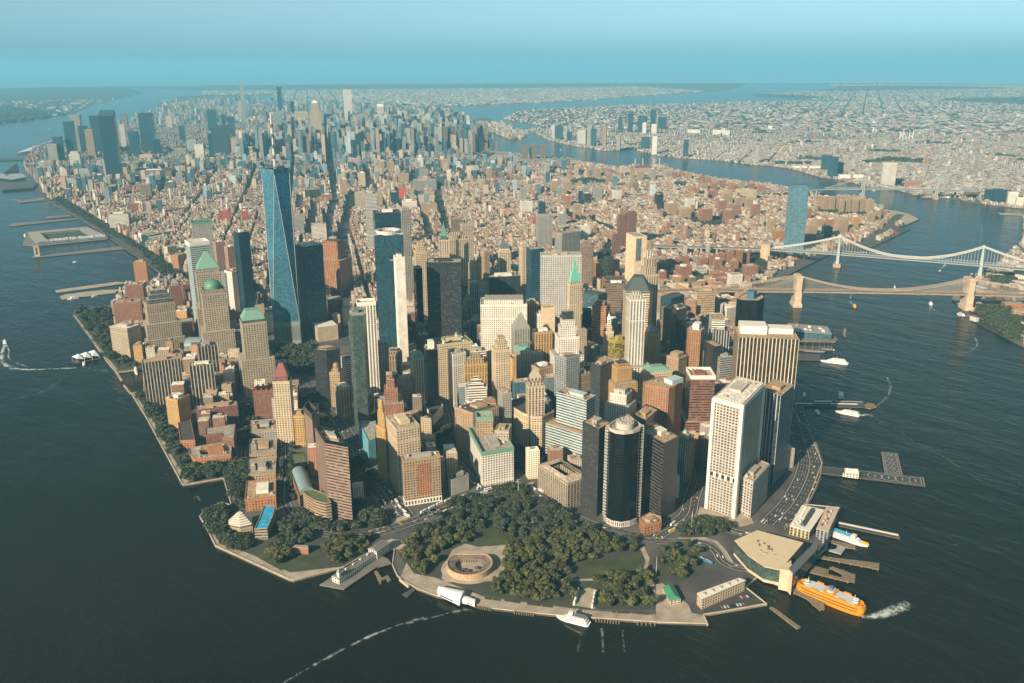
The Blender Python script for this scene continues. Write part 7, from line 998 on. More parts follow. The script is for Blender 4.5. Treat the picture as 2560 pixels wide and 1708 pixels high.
fp=ccw(QD['termtower']); m=MB(); m.walls(fp,0,30,4,4); m.cap(fp,30); m.build('entrance_tower',FM['M'],r,'cream',o)
m=MB(); fp=ccw(QD['termband']); m.walls(fp,10,29,4,4); m.build('glass_gallery',FM['G'],r,'Ggreen',o); m=MB(); m.prism(inset(fp,-1),29,30.5,bottom=True); m.build('gallery_roof',PAINT,r,'dgrey',o)
r,o=house('maritime_building','white roofed beaux arts ferry house with a dark skylight ridge',QD['mar1'],13,(.42,.36,.18),'white','V',cat='terminal')
q=quad(QD['mar1']); qq=[bil(q,.3,.42),bil(q,.7,.42),bil(q,.7,.85),bil(q,.3,.85)]; qq=[bil(q,.42,.1),bil(q,.68,.1),bil(q,.68,.85),bil(q,.42,.85)]; e=[(*p,14.9) for p in qq]; ra=(*bil(qq,.5,0),19.5); rb=(*bil(qq,.5,1),19.5); m=MB(); m.face([e[0],e[1],ra]); m.face([e[1],e[2],rb,ra]); m.face([e[2],e[3],rb]); m.face([e[3],e[0],ra,rb]); m.build('skylight_ridge',PAINT,r,(.07,.085,.08),o)
for j in range(9): m=MB(); p=bil(q,.12+.1*j if j<4 else .22,.08+.1*j); m.box(p,2.5,2.5,14.8,16.6,.4); m.build('rooftop_unit',PAINT,r,'white',o)
r,o=house('maritime_building','taller pinkish roofed annex attached to the white roofed ferry house',QD['mar2'],19,'steel',(.50,.37,.27),'V',cat='terminal')
q=quad(QD['mar2'])
for j in range(8): m=MB(); p=bil(q,.3+.25*(j%2),.15+.09*j); m.box(p,4,2.2,20.8,22.8,.45); m.build('rooftop_unit',PAINT,r,'pale' if j%3 else 'dgrey',o)
r,o=house('heliport_house','small white heliport house with a hipped roof on the helicopter pier',QD['helihouse'],7,'white','white','P',ridge=4)
r,o=house('coast_guard_building','long low white roofed office slab beside the small waterside car park',QD['coast'],15,'cream','white','P')
q=quad(QD['coast'])
for j in range(5): m=MB(); p=bil(q,.5,.1+.19*j); m.box(p,5,3,15.8,17.6,.7); m.build('rooftop_unit',PAINT,r,'pale',o)
r,o=house('restaurant_building','low building with a bright green hipped roof at the promenade',QD['rest'],7,'cream',(.05,.22,.12),'P',ridge=4,cat='restaurant')
def tent(l,fp,h,rise):
    fp=ccw(fp); c=cen(fp); o=(*c,0); r=empty('event_tent',o,l,'tent'); q=quad(fp); i=max(range(4),key=lambda i:math.hypot(q[i][0]-q[i-1][0],q[i][1]-q[i-1][1])); q=q[i-1:]+q[:i-1]; m=MB(); m.walls(q,0,h,4,h); m.build('tent_wall',PAINT,r,(.68,.67,.64),o); m=MB(); pr_=None
    for j in range(9):
        a=math.pi*j/8; v=.5-.5*math.cos(a); A,B=bil(q,0,v),bil(q,1,v); z=h+rise*math.sin(a)
        if pr_: m.face([(*pr_[0],pr_[2]),(*pr_[1],pr_[2]),(*B,z),(*A,z)])
        pr_=(A,B,z)
    for u in(0,1): m.face([(*bil(q,u,.5-.5*math.cos(math.pi*j/8)),h+rise*math.sin(math.pi*j/8)) for j in range(9)])
    m.build('tent_roof',PAINT,r,(.74,.73,.70),o); m=MB(); e=inset(q,-.12); m.walls([bil(e,.12,0),bil(e,.7,0),bil(e,.7,.02),bil(e,.12,.02)],1.2,h*.6,2,2); m.build('tent_window',GLASSP,r,None,o); OCC.append(fp)
tent('largest white barrel tent on the promenade beside the round fort',QD['tentbig'],5,4.5); tent('middle white tent joined to the largest barrel tent',QD['tent2'],4,2); tent('smallest white tent at the right end of the tent row',QD['tent3'],4,1.6)
r,o=house('market_building','glass market hall with rooftop decks on the wide river pier',QD['mall'],15,'Gteal',(.24,.25,.24),'V',cat='market')
q=quad(QD['mall'])
for j in range(12): m=MB(); p=bil(q,.1+.8*random.random(),.15+.7*random.random()); m.box(p,random.uniform(6,16),random.uniform(4,9),16.8,16.8+random.uniform(1.5,4),.5); m.build('rooftop_unit',PAINT,r,random.choice(['white','grey','tan','white']),o)
# Pier 40 with courtyard and big letters
fp=ccw(QD['pier40']); c=cen(fp); o=(*c,0); r=empty('pier_building',o,'square pier building with a courtyard sports field and big white rooftop words','building'); OCC.append(fp)
m=MB(); inn=scl(fp,.66); m.walls(fp,0,11,6,5); m.walls(inn,0,11,6,5,inv=True); m.build('facade',FM['R'],r,'steel',o); m=MB(); m.ringcap(fp,inn,11,11); m.build('roof',ROOF,r,(.32,.29,.24),o); m=MB(); m.cap(inn,1.2); m.build('sports_field',GM['lawn'],r,None,o)
i=max(range(4),key=lambda i:-((fp[i][0]+fp[i-1][0])*FW.x+(fp[i][1]+fp[i-1][1])*FW.y)); a,b=fp[i-1],fp[i]
tc=bpy.data.curves.new('letters','FONT'); tc.body='I WANT TO  THANK YOU'; tc.size=16; tc.extrude=.5; tc.align_x='CENTER'; to=bpy.data.objects.new('t',tc); me=bpy.data.meshes.new_from_object(to); me.name='rooftop_letters'
lo=bpy.data.objects.new('rooftop_letters',me); COL.objects.link(lo); me.materials.clear(); me.materials.append(PAINT); lo.color=(.75,.75,.75,1); lo.parent=r; ang=math.atan2(b[1]-a[1],b[0]-a[0]); mm=((a[0]*.42+b[0]*.58)-c[0],(a[1]*.42+b[1]*.58)-c[1]); lo.location=(mm[0],mm[1],9.0); lo.rotation_euler=(math.radians(75),0,ang); bpy.data.curves.remove(tc)
# ventilation tower on its pier
p=PT['ventw']; o=(*p,0); r=empty('ventilation_tower',o,'stone ventilation tower at the end of the long thin pier','tower'); m=MB(); m.box(p,17,13,0,36,-.3); m.build('shaft',STONEM,r,'cream',o); m=MB(); m.box(p,19,15,36,37.5,-.3,bottom=True); m.build('coping',STONEM,r,'stone',o); m=MB(); m.box(p,7,13.4,6,32,-.3); m.build('louvre_panel',GM['dark'],r,None,o)
# white tent roof ferry landing
fp=ccw(QD['tents']); c=cen(fp); o=(*c,0); r=empty('ferry_landing',o,'floating ferry landing under three white peaked tent roofs','ferry landing'); m=MB(); m.prism(inset(fp,-1),-2,-.8,bottom=True); m.build('pontoon',GM['dark'],r,None,o); q=quad(fp); i=max(range(4),key=lambda i:math.hypot(q[i][0]-q[i-1][0],q[i][1]-q[i-1][1])); q=q[i-1:]+q[:i-1]; OCC.append(fp)
for j in range(3):
    u0,u1=j/3,(j+1)/3; m=MB(); pk=(*bil(q,u0+.12,.5),15.5); C=[(*bil(q,u0,0),5),(*bil(q,u1-.02,0),9),(*bil(q,u1-.02,1),9),(*bil(q,u0,1),5)]
    for k in range(4): m.face([C[k],C[(k+1)%4],pk]); m.face([pk,C[(k+1)%4],C[k]]) if 0 else None
    m.build('tent_roof',PAINT,r,(.74,.74,.72),o); m=MB()
    for k in C: m.beam((k[0],k[1],-1),k,.3,5)
    m.build('tent_post',PAINT,r,'white',o)
m=MB(); m.prism(scl(q,.7),-.8,3.2); m.build('waiting_room',GLASSP,r,None,o)
# round fort
c=np.array(PT['castle'])+np.array([3,3]); c=tuple(c); o=(*c,0); r=empty('round_fort',o,'round sandstone fort with a dark sloping ring roof and sandy court','fort'); R0,R1=31,19
flat=math.radians(48)  # landward side is cut flat
def rr(R):
    pts=[]
    for i in range(40):
        t=2*math.pi*i/40; dx,dy=math.cos(t),math.sin(t); pr_=dx*math.cos(flat)+dy*math.sin(flat); k=min(1,.72/pr_) if pr_>.0 else 1; pts.append((c[0]+R*k*dx,c[1]+R*k*dy))
    return pts
A,B,C_=rr(R0),rr(R0-2),rr(R1); m=MB(); m.walls(A,0,9.5,6,9.5); m.ringcap(A,B,9.5,9.5); m.walls(B,7.5,9.5,inv=True); m.build('outer_wall',plain('sandstone',c=(.46,.30,.18),ns=.3,amp=(.7,1.2)),r,None,o)
m=MB(); m.ringcap(B,C_,8.6,6.6); m.build('ring_roof',ROOF,r,(.17,.13,.10),o); m=MB(); m.walls(C_,0,6.6,4,6.6,inv=True); m.build('court_wall',FM['V'],r,(.26,.19,.13),o); m=MB(); m.cap(C_,.3); m.build('court_floor',GM['paving'],r,None,o)
for dx,dy,s in ((-8,-6,4.2),(6,-9,4.0),(-10,1,2.8)): p=(c[0]+dx,c[1]+dy); m=MB(); m.beam((*p,.3),(*p,4.2),.2,5); m.cone(circ(p,s,10),3,circ(p,.2,10),5); m.build('court_umbrella',PAINT,r,(.12,.05,.045),o)
m=MB(); m.ringcap(scl(A,1.22,c),A,.35,.9); m.build('fort_terrace',GM['paving'],r,None,o); OCC.append(A)
# clock pier house
a,b=np.array(PT['clock_a']),np.array(PT['clock_b']); d=b-a; L=np.hypot(*d); d/=L; nn=np.array([-d[1],d[0]]); rz=math.atan2(d[1],d[0]); o=(*a,0); r=empty('pier_house',o,'long white pier house with grey roof and a green capped clock tower','building')
def hb(nm,s0,s1,wd,h,ridge):
    cc=a+d*(s0+s1)/2; m=MB(); m.box(cc,s1-s0,wd,0,h,rz); o1=m.build(nm,FM['P'],r,'white',o); m=MB(); q=[tuple(a+d*s+nn*t) for s,t in((s0-.6,-wd/2-.6),(s1+.6,-wd/2-.6),(s1+.6,wd/2+.6),(s0-.6,wd/2+.6))]; r1=(*bil(q,.04,.5),h+ridge); r2=(*bil(q,.96,.5),h+ridge); e=[(*p,h+.02) for p in q]
    for f in ([e[0],e[1],r2,r1],[e[2],e[3],r1,r2],[e[1],e[2],r2],[e[3],e[0],r1]): m.face(f)
    m.build('hipped_roof',PAINT,r,(.17,.16,.15),o)
hb('head_house',0,14,13,8,3); hb('long_house',14,L-22,11,7,3); hb('end_house',L-22,L+4,15,12,4)
tcn=tuple(a+d*3-nn*4); m=MB(); m.box(tcn,4.2,4.2,0,16,rz); m.build('clock_tower',PAINT,r,'white',o); m=MB(); e=[tuple(np.array(tcn)+d*s*2.6+nn*t*2.6) for s,t in((-1,-1),(1,-1),(1,1),(-1,1))]; m.cone(ccw(e),16,ccw([tuple(np.array(tcn)+np.array((s*.05,t*.05))) for s,t in((-1,-1),(1,-1),(1,1),(-1,1))]),22); m.build('tower_cap',PAINT,r,'mint',o)
for j in range(4): m=MB(); m.box(tuple(a+d*(20+j*14)),3,2,9,11.4,rz); m.build('roof_dormer',PAINT,r,'white',o)
m=MB(); lp_=ccw(LAND['manhattan_ground'])
for a,b in zip(lp_,lp_[1:]+lp_[:1]):
    if math.hypot(a[0]-CAM.x,a[1]-CAM.y)<2300 and math.hypot(b[0]-CAM.x,b[1]-CAM.y)<2300:
        d=(b[0]-a[0],b[1]-a[1]); l=math.hypot(*d); n_=(-d[1]/l*1.3,d[0]/l*1.3); q=[a,b,(b[0]+n_[0],b[1]+n_[1]),(a[0]+n_[0],a[1]+n_[1])]; m.walls(q,-2.6,1.1); m.cap(q,1.1)
o=m.build('sea_wall',STONEM,None,(.46,.38,.28)); o['kind']='structure'
for j,(x,y) in enumerate(PILE): r=MB(); r.beam((x,y,-4),(x,y,2.2),.7,6,r2=.6); o=r.build('mooring_pile',GM['plank'],None,None,(x,y,0)); o.location=(x,y,0); tag(o,'dark timber mooring pile standing against the promenade sea wall','mooring pile','mooring piles along the promenade')
for j,(x,y) in enumerate(LAMP):
    o_=(x,y,0); r=empty('street_lamp',o_,'thin lamp post standing along the waterfront promenade','street lamp','lamp posts along the promenade'); m=MB(); m.beam((x,y,0),(x,y,6),.16,5); m.build('pole',PAINT,r,'dgrey',o_); m=MB(); m.cone(circ((x,y),.2,8),5.9,circ((x,y),.55,8),6.5); m.build('lamp_head',PAINT,r,'white',o_)
# stone memorial slabs
for n_,(k,l) in enumerate((('steps1','left row of tall stone memorial slabs opening to the harbour'),('steps2','right row of tall stone memorial slabs opening to the harbour'))):
    q=QD[k]; c=cen(q); o=(*c,0); r=empty('stone_memorial',o,l,'memorial','stone memorial slabs')
    for j in range(4):
        m=MB(); m.prism(ccw([bil(q,0,.02) if 0 else bil([q[0],q[3],q[2],q[1]],(j+.1)/4,.2),bil([q[0],q[3],q[2],q[1]],(j+.75)/4,.2),bil([q[0],q[3],q[2],q[1]],(j+.75)/4,.6),bil([q[0],q[3],q[2],q[1]],(j+.1)/4,.6)]),0,5.8); m.build('granite_slab',STONEM,r,'white',o)
# brick arch pavilion
r,o=house('brick_pavilion','red brick park pavilion with a big arch by the sunken lawn',QD['arch'],10,'brick',(.3,.25,.2),'M'); q=quad(QD['arch']); m=MB(); e=ccw(QD['arch']); m.prism(inset(scl(e,.35),-0.1),0,6); m.build('arch_opening',GM['dark'],r,None,o)
# memorial pools, flagpoles, mooring posts
for k,l in (('flag1','white flagpole on the triangle plaza by the ferry terminal'),('flag2','tall flagpole at the top corner of the waterfront park'),('flag3','flagpole beside the playground gardens')):
    p=PT[k]; o=(*p,0); r=empty('flagpole',o,l,'flagpole'); m=MB(); m.beam((*p,0),(*p,28),.35,6,r2=.15); m.build('pole',PAINT,r,'white',o); m=MB(); m.face([(p[0],p[1],27.5),(p[0]+5,p[1]+2,27),(p[0]+5,p[1]+2,24),(p[0],p[1],24.5)]); m.build('flag',PAINT,r,'redroof',o)
# ------------------------------------------------------------------ boats
def hullpts(L,W,bow=.28,stern=.75): return [(-L/2,-W/2*stern),(-L/2+L*.05,-W/2),(L/2-L*bow,-W/2),(L/2-L*bow*.45,-W/2*.66),(L/2,0),(L/2-L*bow*.45,W/2*.66),(L/2-L*bow,W/2),(-L/2+L*.05,W/2),(-L/2,W/2*stern)]
def deckblk(m,L,W,x0,x1,f,z0,z1,round_=True):
    p=[(x0,-W/2*f),(x1-W*.25,-W/2*f),(x1,-W/2*f*.55),(x1,W/2*f*.55),(x1-W*.25,W/2*f),(x0,W/2*f)]; m.prism(p,z0,z1); return p
def boat(l,sty,ln,bow,stern,name):
    bow,stern=np.array(bow),np.array(stern); c=(bow+stern)/2; t=math.atan2(*(bow-stern)[::-1]); r=empty(name,(c[0],c[1],-2.5),l,'boat' if 'ferry' not in name else 'ferry',None,t); L=ln; W=ln*{'tour':.26,'yacht':.17,'fast':.26,'barge':.36,'small':.3,'blue':.25,'yellow':.3}[sty]
    hc={'yellow':(.75,.42,.02),'blue':(.62,.64,.65),'barge':(.5,.45,.36)}.get(sty,(.72,.71,.68)); fb=max(1.4,L*.06); hp=hullpts(L,W,.12 if sty=='barge' else .3); m=MB(); m.cone([(x*.94,y*.86) for x,y in hp],-.4,hp,fb); m.build('hull',PAINT,r,hc)
    nd={'tour':3,'yacht':3,'fast':2,'barge':2,'small':1,'blue':2,'yellow':2}[sty]; z=fb
    for k in range(nd):
        f=.86-.1*k; x0=-L*(.44-.04*k) if sty!='barge' else -L*.4; x1=L*(.26-.09*k) if sty!='barge' else L*.38; dh=2.5
        m=MB(); deckblk(m,L,W,x0,x1,f,z,z+dh); m.build('cabin',PAINT,r,(.70,.69,.66) if sty!='yellow' else (.72,.45,.04)); m=MB(); p=[(x0+1,-W/2*f-.06),(x1-W*.27,-W/2*f-.06),(x1+.06,-W/2*f*.5),(x1+.06,W/2*f*.5),(x1-W*.27,W/2*f+.06),(x0+1,W/2*f+.06)]; m.walls(p,z+.9,z+1.8); m.build('window_band',GLASSP,r); z+=dh
    if sty=='tour':
        m=MB(); m.prism([(-L*.36,-W*.34),(L*.02,-W*.34),(L*.02,W*.34),(-L*.36,W*.34)],z,z+.25); m.build('passenger_deck',PAINT,r,(.16,.15,.15)); m=MB(); m.box((L*.05,0),5,4,z,z+3.2); m.build('wheelhouse',PAINT,r,'white')
    if sty=='blue':
        m=MB(); m.prism([(-L*.38,-W*.36),(L*.05,-W*.36),(L*.05,W*.36),(-L*.38,W*.36)],z,z+.3); m.build('top_deck',PAINT,r,(.10,.38,.55)); m=MB(); m.box((L*.12,0),6,7,z,z+3); m.build('wheelhouse',PAINT,r,'white'); m=MB(); m.prism([(x*.16+L*.415,y*.45) for x,y in hp],fb,fb+1.6); m.build('bow_cap',PAINT,r,(.75,.48,.02))
    if L>28:
        m=MB(); m.beam((-L*.05,0,z),(-L*.08,0,z+5),.22,5); m.beam((-L*.08,-2,z+3.8),(-L*.08,2,z+3.8),.15,4); m.build('mast',PAINT,r,'white')
for x in BT: boat(*x)
def orange_ferry():
    A,B=np.array(PT['ferry_a']),np.array(PT['ferry_b']); c=(A+B)/2; t=math.atan2(*(B-A)[::-1]); r=empty('passenger_ferry',(c[0],c[1],-2.5),'large orange double ended ferry backing out of its slip','ferry',None,t); L,W=float(np.hypot(*(B-A)))+2,21; O=(.60,.235,.008)
    el=lambda k,kw=None:[(L/2*k*math.copysign(abs(math.cos(a))**.62,math.cos(a)),W/2*(kw or k)*math.copysign(abs(math.sin(a))**.55,math.sin(a))) for a in [2*math.pi*i/36 for i in range(36)]]
    m=MB(); m.cone(el(.96,.9),-.5,el(1),4.5); m.build('hull',PAINT,r,O)
    m=MB(); m.walls(el(1.001),4.5,8); m.walls(el(.985,.97),8,11.2); m.walls(el(.93,.93),11.2,14); m.cap(el(1.0),8); m.cap(el(.985,.97),11.2); m.build('superstructure',PAINT,r,O)
    for z0,k in ((5.4,1.004),(9,.99)):
        for i in range(34):
            x=-L*.40+i*L*.8/33
            for s in(-1,1):
                m=MB() if i==0 and s==-1 else m; q_=abs(x)/(L/2); y=s*(W/2*(k if z0<8 else .975)*(1-q_**3.2)**.28+.15); m.face([(x,y,z0),(x+1.7,y,z0),(x+1.7,y,z0+1.5),(x,y,z0+1.5)][::-s])
        m.build('window_row',GLASSP,r)
    for s in(-1,1): m=MB(); m.prism([(s*L*.08,-8),(s*L*.36,-8),(s*L*.40,-4),(s*L*.40,4),(s*L*.36,8),(s*L*.08,8)][::s],14,14.6); m.build('roof_deck',PAINT,r,(.50,.51,.51)); m=MB(); m.prism(circ((s*L*.36,0),3.6,10),14.6,17.6); m.beam((s*L*.34,0,17.6),(s*L*.34,0,23),.3,5); m.build('pilothouse',PAINT,r,'white'); m=MB(); m.prism(circ((s*L*.36,0),3.7,10),15.7,16.8); m.build('pilothouse_window',GLASSP,r)
    m=MB(); m.prism([(-L*.08,-8.5),(L*.08,-8.5),(L*.08,8.5),(-L*.08,8.5)],14,16.5); m.build('deck_house',PAINT,r,O); m=MB(); m.prism([(x*.11,y*.6) for x,y in el(1)],16.5,18.2); m.build('funnel_casing',PAINT,r,(.45,.46,.46)); m=MB(); m.prism([(x*.06,y*.25) for x,y in el(1)],18.2,22); m.build('funnel',PAINT,r,(.12,.13,.14))
    for s in(-1,1):
        for y in(-9.6,9.6): m=MB(); m.box((s*L*.2,y),9,1.6,14.1,15.8); m.build('lifeboat',PAINT,r,(.8,.2,.01))
    m=MB(); 
    for z in (8.9,12): m.beam((L*.46,-5,z),(L*.46,5,z),.18,4); m.beam((-L*.46,-5,z),(-L*.46,5,z),.18,4)
    m.build('railing',PAINT,r,'white')
orange_ferry()
for l,p in (('three masted tall ship moored at the narrow wharf',(.29,.5)),):
    pass
def sailship(l,A,ln,t,nm):
    r=empty('sailing_ship',(*A,-2.5),l,'sailing ship',None,t); m=MB(); hp=hullpts(ln,ln*.17,.35); m.cone([(x*.93,y*.8) for x,y in hp],-.4,hp,3); m.build('hull',PAINT,r,nm); m=MB(); m.prism([(x*.9,y*.85) for x,y in hp],3,3.2); m.build('deck',GM['plank'],r)
    for k in (-.28,0,.26):
        m=MB(); m.beam((ln*k,0,3),(ln*k,0,3+ln*.5),.35,6,r2=.12)
        for z in(.2,.32,.42): m.beam((ln*k,-ln*.09,3+ln*z),(ln*k,ln*.09,3+ln*z),.18,4)
        m.build('mast',PAINT,r,'tan')
WHF=[cen(p[4]) for p in PR if 'tall ships' in p[0]][0]
sailship('dark hulled tall ship moored left of the wharf between the river piers',(WHF[0]-22,WHF[1]-2),58,-1.0,'steel'); sailship('small white schooner moored right of the narrow wharf',(WHF[0]+14,WHF[1]-22),30,-1.0,'white')
MLP=cen(QD['mall']); sailship('small sailing ship tied to the seaward end of the glass market pier',(MLP[0]+62,MLP[1]-58),34,.6,'dgrey')
for j,(x,y) in enumerate(STK):
    o_=(x,y,0); r=empty('smokestack',o_,['leftmost','second','third','rightmost'][j]+' of four tall striped smokestacks by the red roofed power station','smokestack','power station smokestacks'); m=MB(); m.beam((x,y,0),(x,y,92),4.5,10,r2=3.2); m.build('stack',STONEM,r,'pink',o_); m=MB(); m.beam((x,y,92),(x,y,104),3.3,10,r2=3.1); m.build('stack_cap',STONEM,r,'dgrey',o_)
for j,(x,y) in enumerate(STK2):
    o_=(x,y,0); r=empty('bridge_pylon',o_,'pale pylon of the far inland bridge among low houses','pylon','far inland bridge pylons'); m=MB(); m.beam((x,y,0),(x,y,88),4,8,r2=2.6); m.build('pylon',STONEM,r,'white',o_)
# wakes
FOAM,nt,bs=newmat('foam'); bs.inputs['Base Color'].default_value=(.48,.52,.47,1); bs.inputs['Roughness'].default_value=.6
at_=nt.nodes.new('ShaderNodeAttribute'); at_.attribute_name='Col'; uvn=nt.nodes.new('ShaderNodeUVMap').outputs[0]; sx=nt.nodes.new('ShaderNodeSeparateXYZ'); nt.links.new(uvn,sx.inputs[0])
edge=MA(nt,'SUBTRACT',1.0,MA(nt,'ABSOLUTE',MA(nt,'SUBTRACT',MA(nt,'MULTIPLY',sx.outputs[0],2.0),1.0))); n1=NOISE(nt,.16,6); n2=NOISE(nt,.03,3); sp=nt.nodes.new('ShaderNodeSeparateColor'); nt.links.new(at_.outputs[0],sp.inputs[0])
al=MR(nt,MA(nt,'ADD',MA(nt,'MULTIPLY',n1,.65),MA(nt,'ADD',MA(nt,'MULTIPLY',n2,.5),MA(nt,'MULTIPLY',edge,.16))),.62,.80,0,1); al=MA(nt,'MINIMUM',MA(nt,'MULTIPLY',MA(nt,'ADD',al,MR(nt,sp.outputs[0],.55,1,0,.22)),MA(nt,'MULTIPLY',MA(nt,'POWER',edge,.6),MA(nt,'MULTIPLY',sp.outputs[0],1.5))),1.0)
nt.links.new(al,bs.inputs['Alpha'])
for i,(w0,w1,den,pl) in enumerate(WK):
    pl=smooth(pl); n=len(pl); a=[offs(pl,(w0+(w1-w0)*k/(n-1))/2)[k] for k in range(n)]; b=[offs(pl,-(w0+(w1-w0)*k/(n-1))/2)[k] for k in range(n)]; m=MB()
    for k in range(n-1): m.face([(*a[k],-2.4+i*.003),(*b[k],-2.4+i*.003),(*b[k+1],-2.4+i*.003),(*a[k+1],-2.4+i*.003)],[(0,k),(1,k),(1,k+1),(0,k+1)])
    o=m.build('wake_foam',FOAM); ca=o.data.color_attributes.new('Col','FLOAT_COLOR','CORNER'); vals=[]
    for k in range(n-1):
        f0=den*(1-.5*k/n); f1=den*(1-.5*(k+1)/n)
        for f in (f0,f0,f1,f1): vals+= [f,f,f,1]
    ca.data.foreach_set('color',vals); o['kind']='structure'
# ------------------------------------------------------------------ vehicles
def mkcar(): 
    m=MB(); 
    def lay(pts,z0,z1,pts2,mi): m.cone(pts,z0,pts2,z1,mi)
    R=lambda x0,x1,y:[(x0,-y),(x1,-y),(x1,y),(x0,y)]
    lay(R(-2.25,2.25,.9),.3,.8,R(-2.3,2.2,.92),0); lay(R(-2.3,2.2,.92),.8,.95,R(-2.1,2.0,.86),0); lay(R(-1.7,.9,.82),.95,1.4,R(-1.35,.35,.68),1); lay(R(-1.35,.35,.68),1.4,1.48,R(-1.3,.3,.66),0)
    for x in(-1.4,1.4):
        for y in(-.85,.85): m.beam((x,y-.1,.34),(x,y+.1,.34),.34,8,1)
    o=m.build('parked_car',[PAINT,GLASSP]); return o
CARM=mkcar(); cm=CARM.data; bpy.data.objects.remove(CARM)
CC=dict(white=(.7,.7,.68),silver=(.45,.46,.46),black=(.02,.02,.02),grey=(.2,.2,.2),red=(.4,.03,.02),blue=(.05,.1,.25),yellow=(.75,.45,.02))
def car(p,t,cn,where,z=.18,s=1.0):
    o=bpy.data.objects.new('car',cm); COL.objects.link(o); o.location=(p[0],p[1],z); o.rotation_euler.z=t; o.color=(*CC[cn],1); o.scale=(s,s,s); tag(o,f'{cn} car on {where}','car',f'{cn} cars on {where}')
WH=dict(highway=('the wide highway left of downtown',110,3200),park_road=('the road curving round the park',80,0),riverside_road=('the riverside road beside the helicopter pier',95,0),broad_street=('the broad street by the white mint rimmed building',22,0),side_street=('a shaded side street on the left',26,0),ferry_road=('the road in front of the ferry terminal',26,0))
rc_=random.Random(5)
for k,(wh,cnt,_) in WH.items():
    segs=ROADS[k]
    for j in range(cnt):
        pl,wd,lanes,z=rc_.choice(segs); i=rc_.randrange(len(pl)-1) if k!='highway' else rc_.randrange(len(pl)//4,len(pl)-1); f=rc_.random(); ln=rc_.randrange(max(lanes,1)); d=-wd*.43+wd*.86*(ln+.5)/max(lanes,1); a,b=pl[i],pl[i+1]; l=math.hypot(b[0]-a[0],b[1]-a[1]) or 1
        p=(a[0]+(b[0]-a[0])*f-(b[1]-a[1])/l*d,a[1]+(b[1]-a[1])*f+(b[0]-a[0])/l*d); car(p,math.atan2(b[1]-a[1],b[0]-a[0]),rc_.choices(list(CC),[9,5,6,5,2,1,3])[0],wh,z+.03)
cp=[p for n,mt,p in SH if n=='car_park'][0]; a,b=np.array(cp[3]),np.array(cp[2]); d=(b-a)/np.hypot(*(b-a)); nn=np.array([-d[1],d[0]])
if np.dot(nn,np.array(cen(cp))-a)<0: nn=-nn
for j,cn in enumerate(['grey','white','silver','black','black','white','white','grey','silver','red','white','black']): q=a+d*(8+j*4.2)+nn*(6 if j<8 else 20); car(q,math.atan2(nn[1],nn[0]),cn,'the small waterside car park',.3)
def bus(a,b,k,label,group):
    a,b=np.array(a),np.array(b); c=(a+b)/2; t=math.atan2(*(b-a)[::-1]); o0=(c[0],c[1],.2); r=empty('bus',o0,label,'bus',group,t); cl={'white':(.72,.71,.69),'dark':(.08,.09,.1),'yellow':(.7,.5,.05),'blue':(.10,.28,.5)}[k]
    m=MB(); m.prism([(-6,-1.25),(6,-1.25),(6,1.25),(-6,1.25)],.4,3.2); m.build('body',PAINT,r,cl); m=MB(); m.walls([(-5.9,-1.28),(6.03,-1.28),(6.03,1.28),(-5.9,1.28)],1.4,2.5); m.build('window_band',GLASSP,r); m=MB(); m.box((-3,0),2.4,1.6,3.2,3.5); m.box((1.5,0),1.6,1.4,3.2,3.45); m.build('roof_unit',PAINT,r,'silver')
    for x in (-3.8,3.8): m=MB(); m.beam((x,-1.2,.5),(x,1.2,.5),.5,10); m.build('wheel_axle',GLASSP,r)
for i,(a,b,k) in enumerate(BUS):
    side=('white bus in the line parked round the brown brick building' if 1<=i<=11 or i==14 else 'white bus parked along the park edge') if k=='white' else f'{k} bus near the park edge'
    bus(a,b,k,side,f'{k} buses by the park' if k!='white' else ('white buses round the brick building' if 1<=i<=11 or i==14 else 'white buses along the park edge'))
# ------------------------------------------------------------------ trees
def inpoly(P,poly):
    x,y=P[:,0],P[:,1]; r=np.zeros(len(P),bool); px_=np.array(poly); j=len(px_)-1
    for i in range(len(px_)):
        xi,yi=px_[i]; xj,yj=px_[j]
        with np.errstate(divide='ignore',invalid='ignore'): c=((yi>y)!=(yj>y))&(x<(xj-xi)*(y-yi)/(yj-yi+1e-12)+xi)
        r^=c; j=i
    return r
def samp(poly,n,dmin,tries=40):
    p=np.array(poly); lo,hi=p.min(0),p.max(0); out=[]; C=RNG.uniform(lo,hi,(n*tries,2)); C=C[inpoly(C,poly)]
    for q in C:
        if len(out)>=n: break
        if all((q[0]-o[0])**2+(q[1]-o[1])**2>dmin*dmin for o in out): out.append(q)
    return out
def crownmesh(seed,nleaf=750):
    rn=np.random.default_rng(seed); lob=[]; 
    for i in range(9): a=rn.uniform(0,6.28); rr_=rn.uniform(.0,.62); lob.append((rr_*math.cos(a),rr_*math.sin(a),rn.uniform(.0,.75),rn.uniform(.28,.46)))
    V=[];F=[]
    for i in range(nleaf):
        L_=lob[rn.integers(9)]; d=rn.normal(size=3); d/=np.linalg.norm(d); rad=L_[3]*rn.uniform(.72,1.05); p=np.array(L_[:3])+d*rad*np.array([1,1,.8]); nrm=d+rn.normal(size=3)*.55; nrm/=np.linalg.norm(nrm); t=np.cross(nrm,[.3,.5,.8]); t/=np.linalg.norm(t); b=np.cross(nrm,t); s=rn.uniform(.055,.11); k=len(V)
        V+= [tuple(p-t*s-b*s),tuple(p+t*s-b*s*.7),tuple(p+t*s*.8+b*s),tuple(p-t*s+b*s*.8)]; F.append((k,k+1,k+2,k+3))
    me=bpy.data.meshes.new('crown'); me.from_pydata(V,[],F); me.materials.append(LEAF); me.update(); return me
CRN=[crownmesh(i) for i in range(5)]
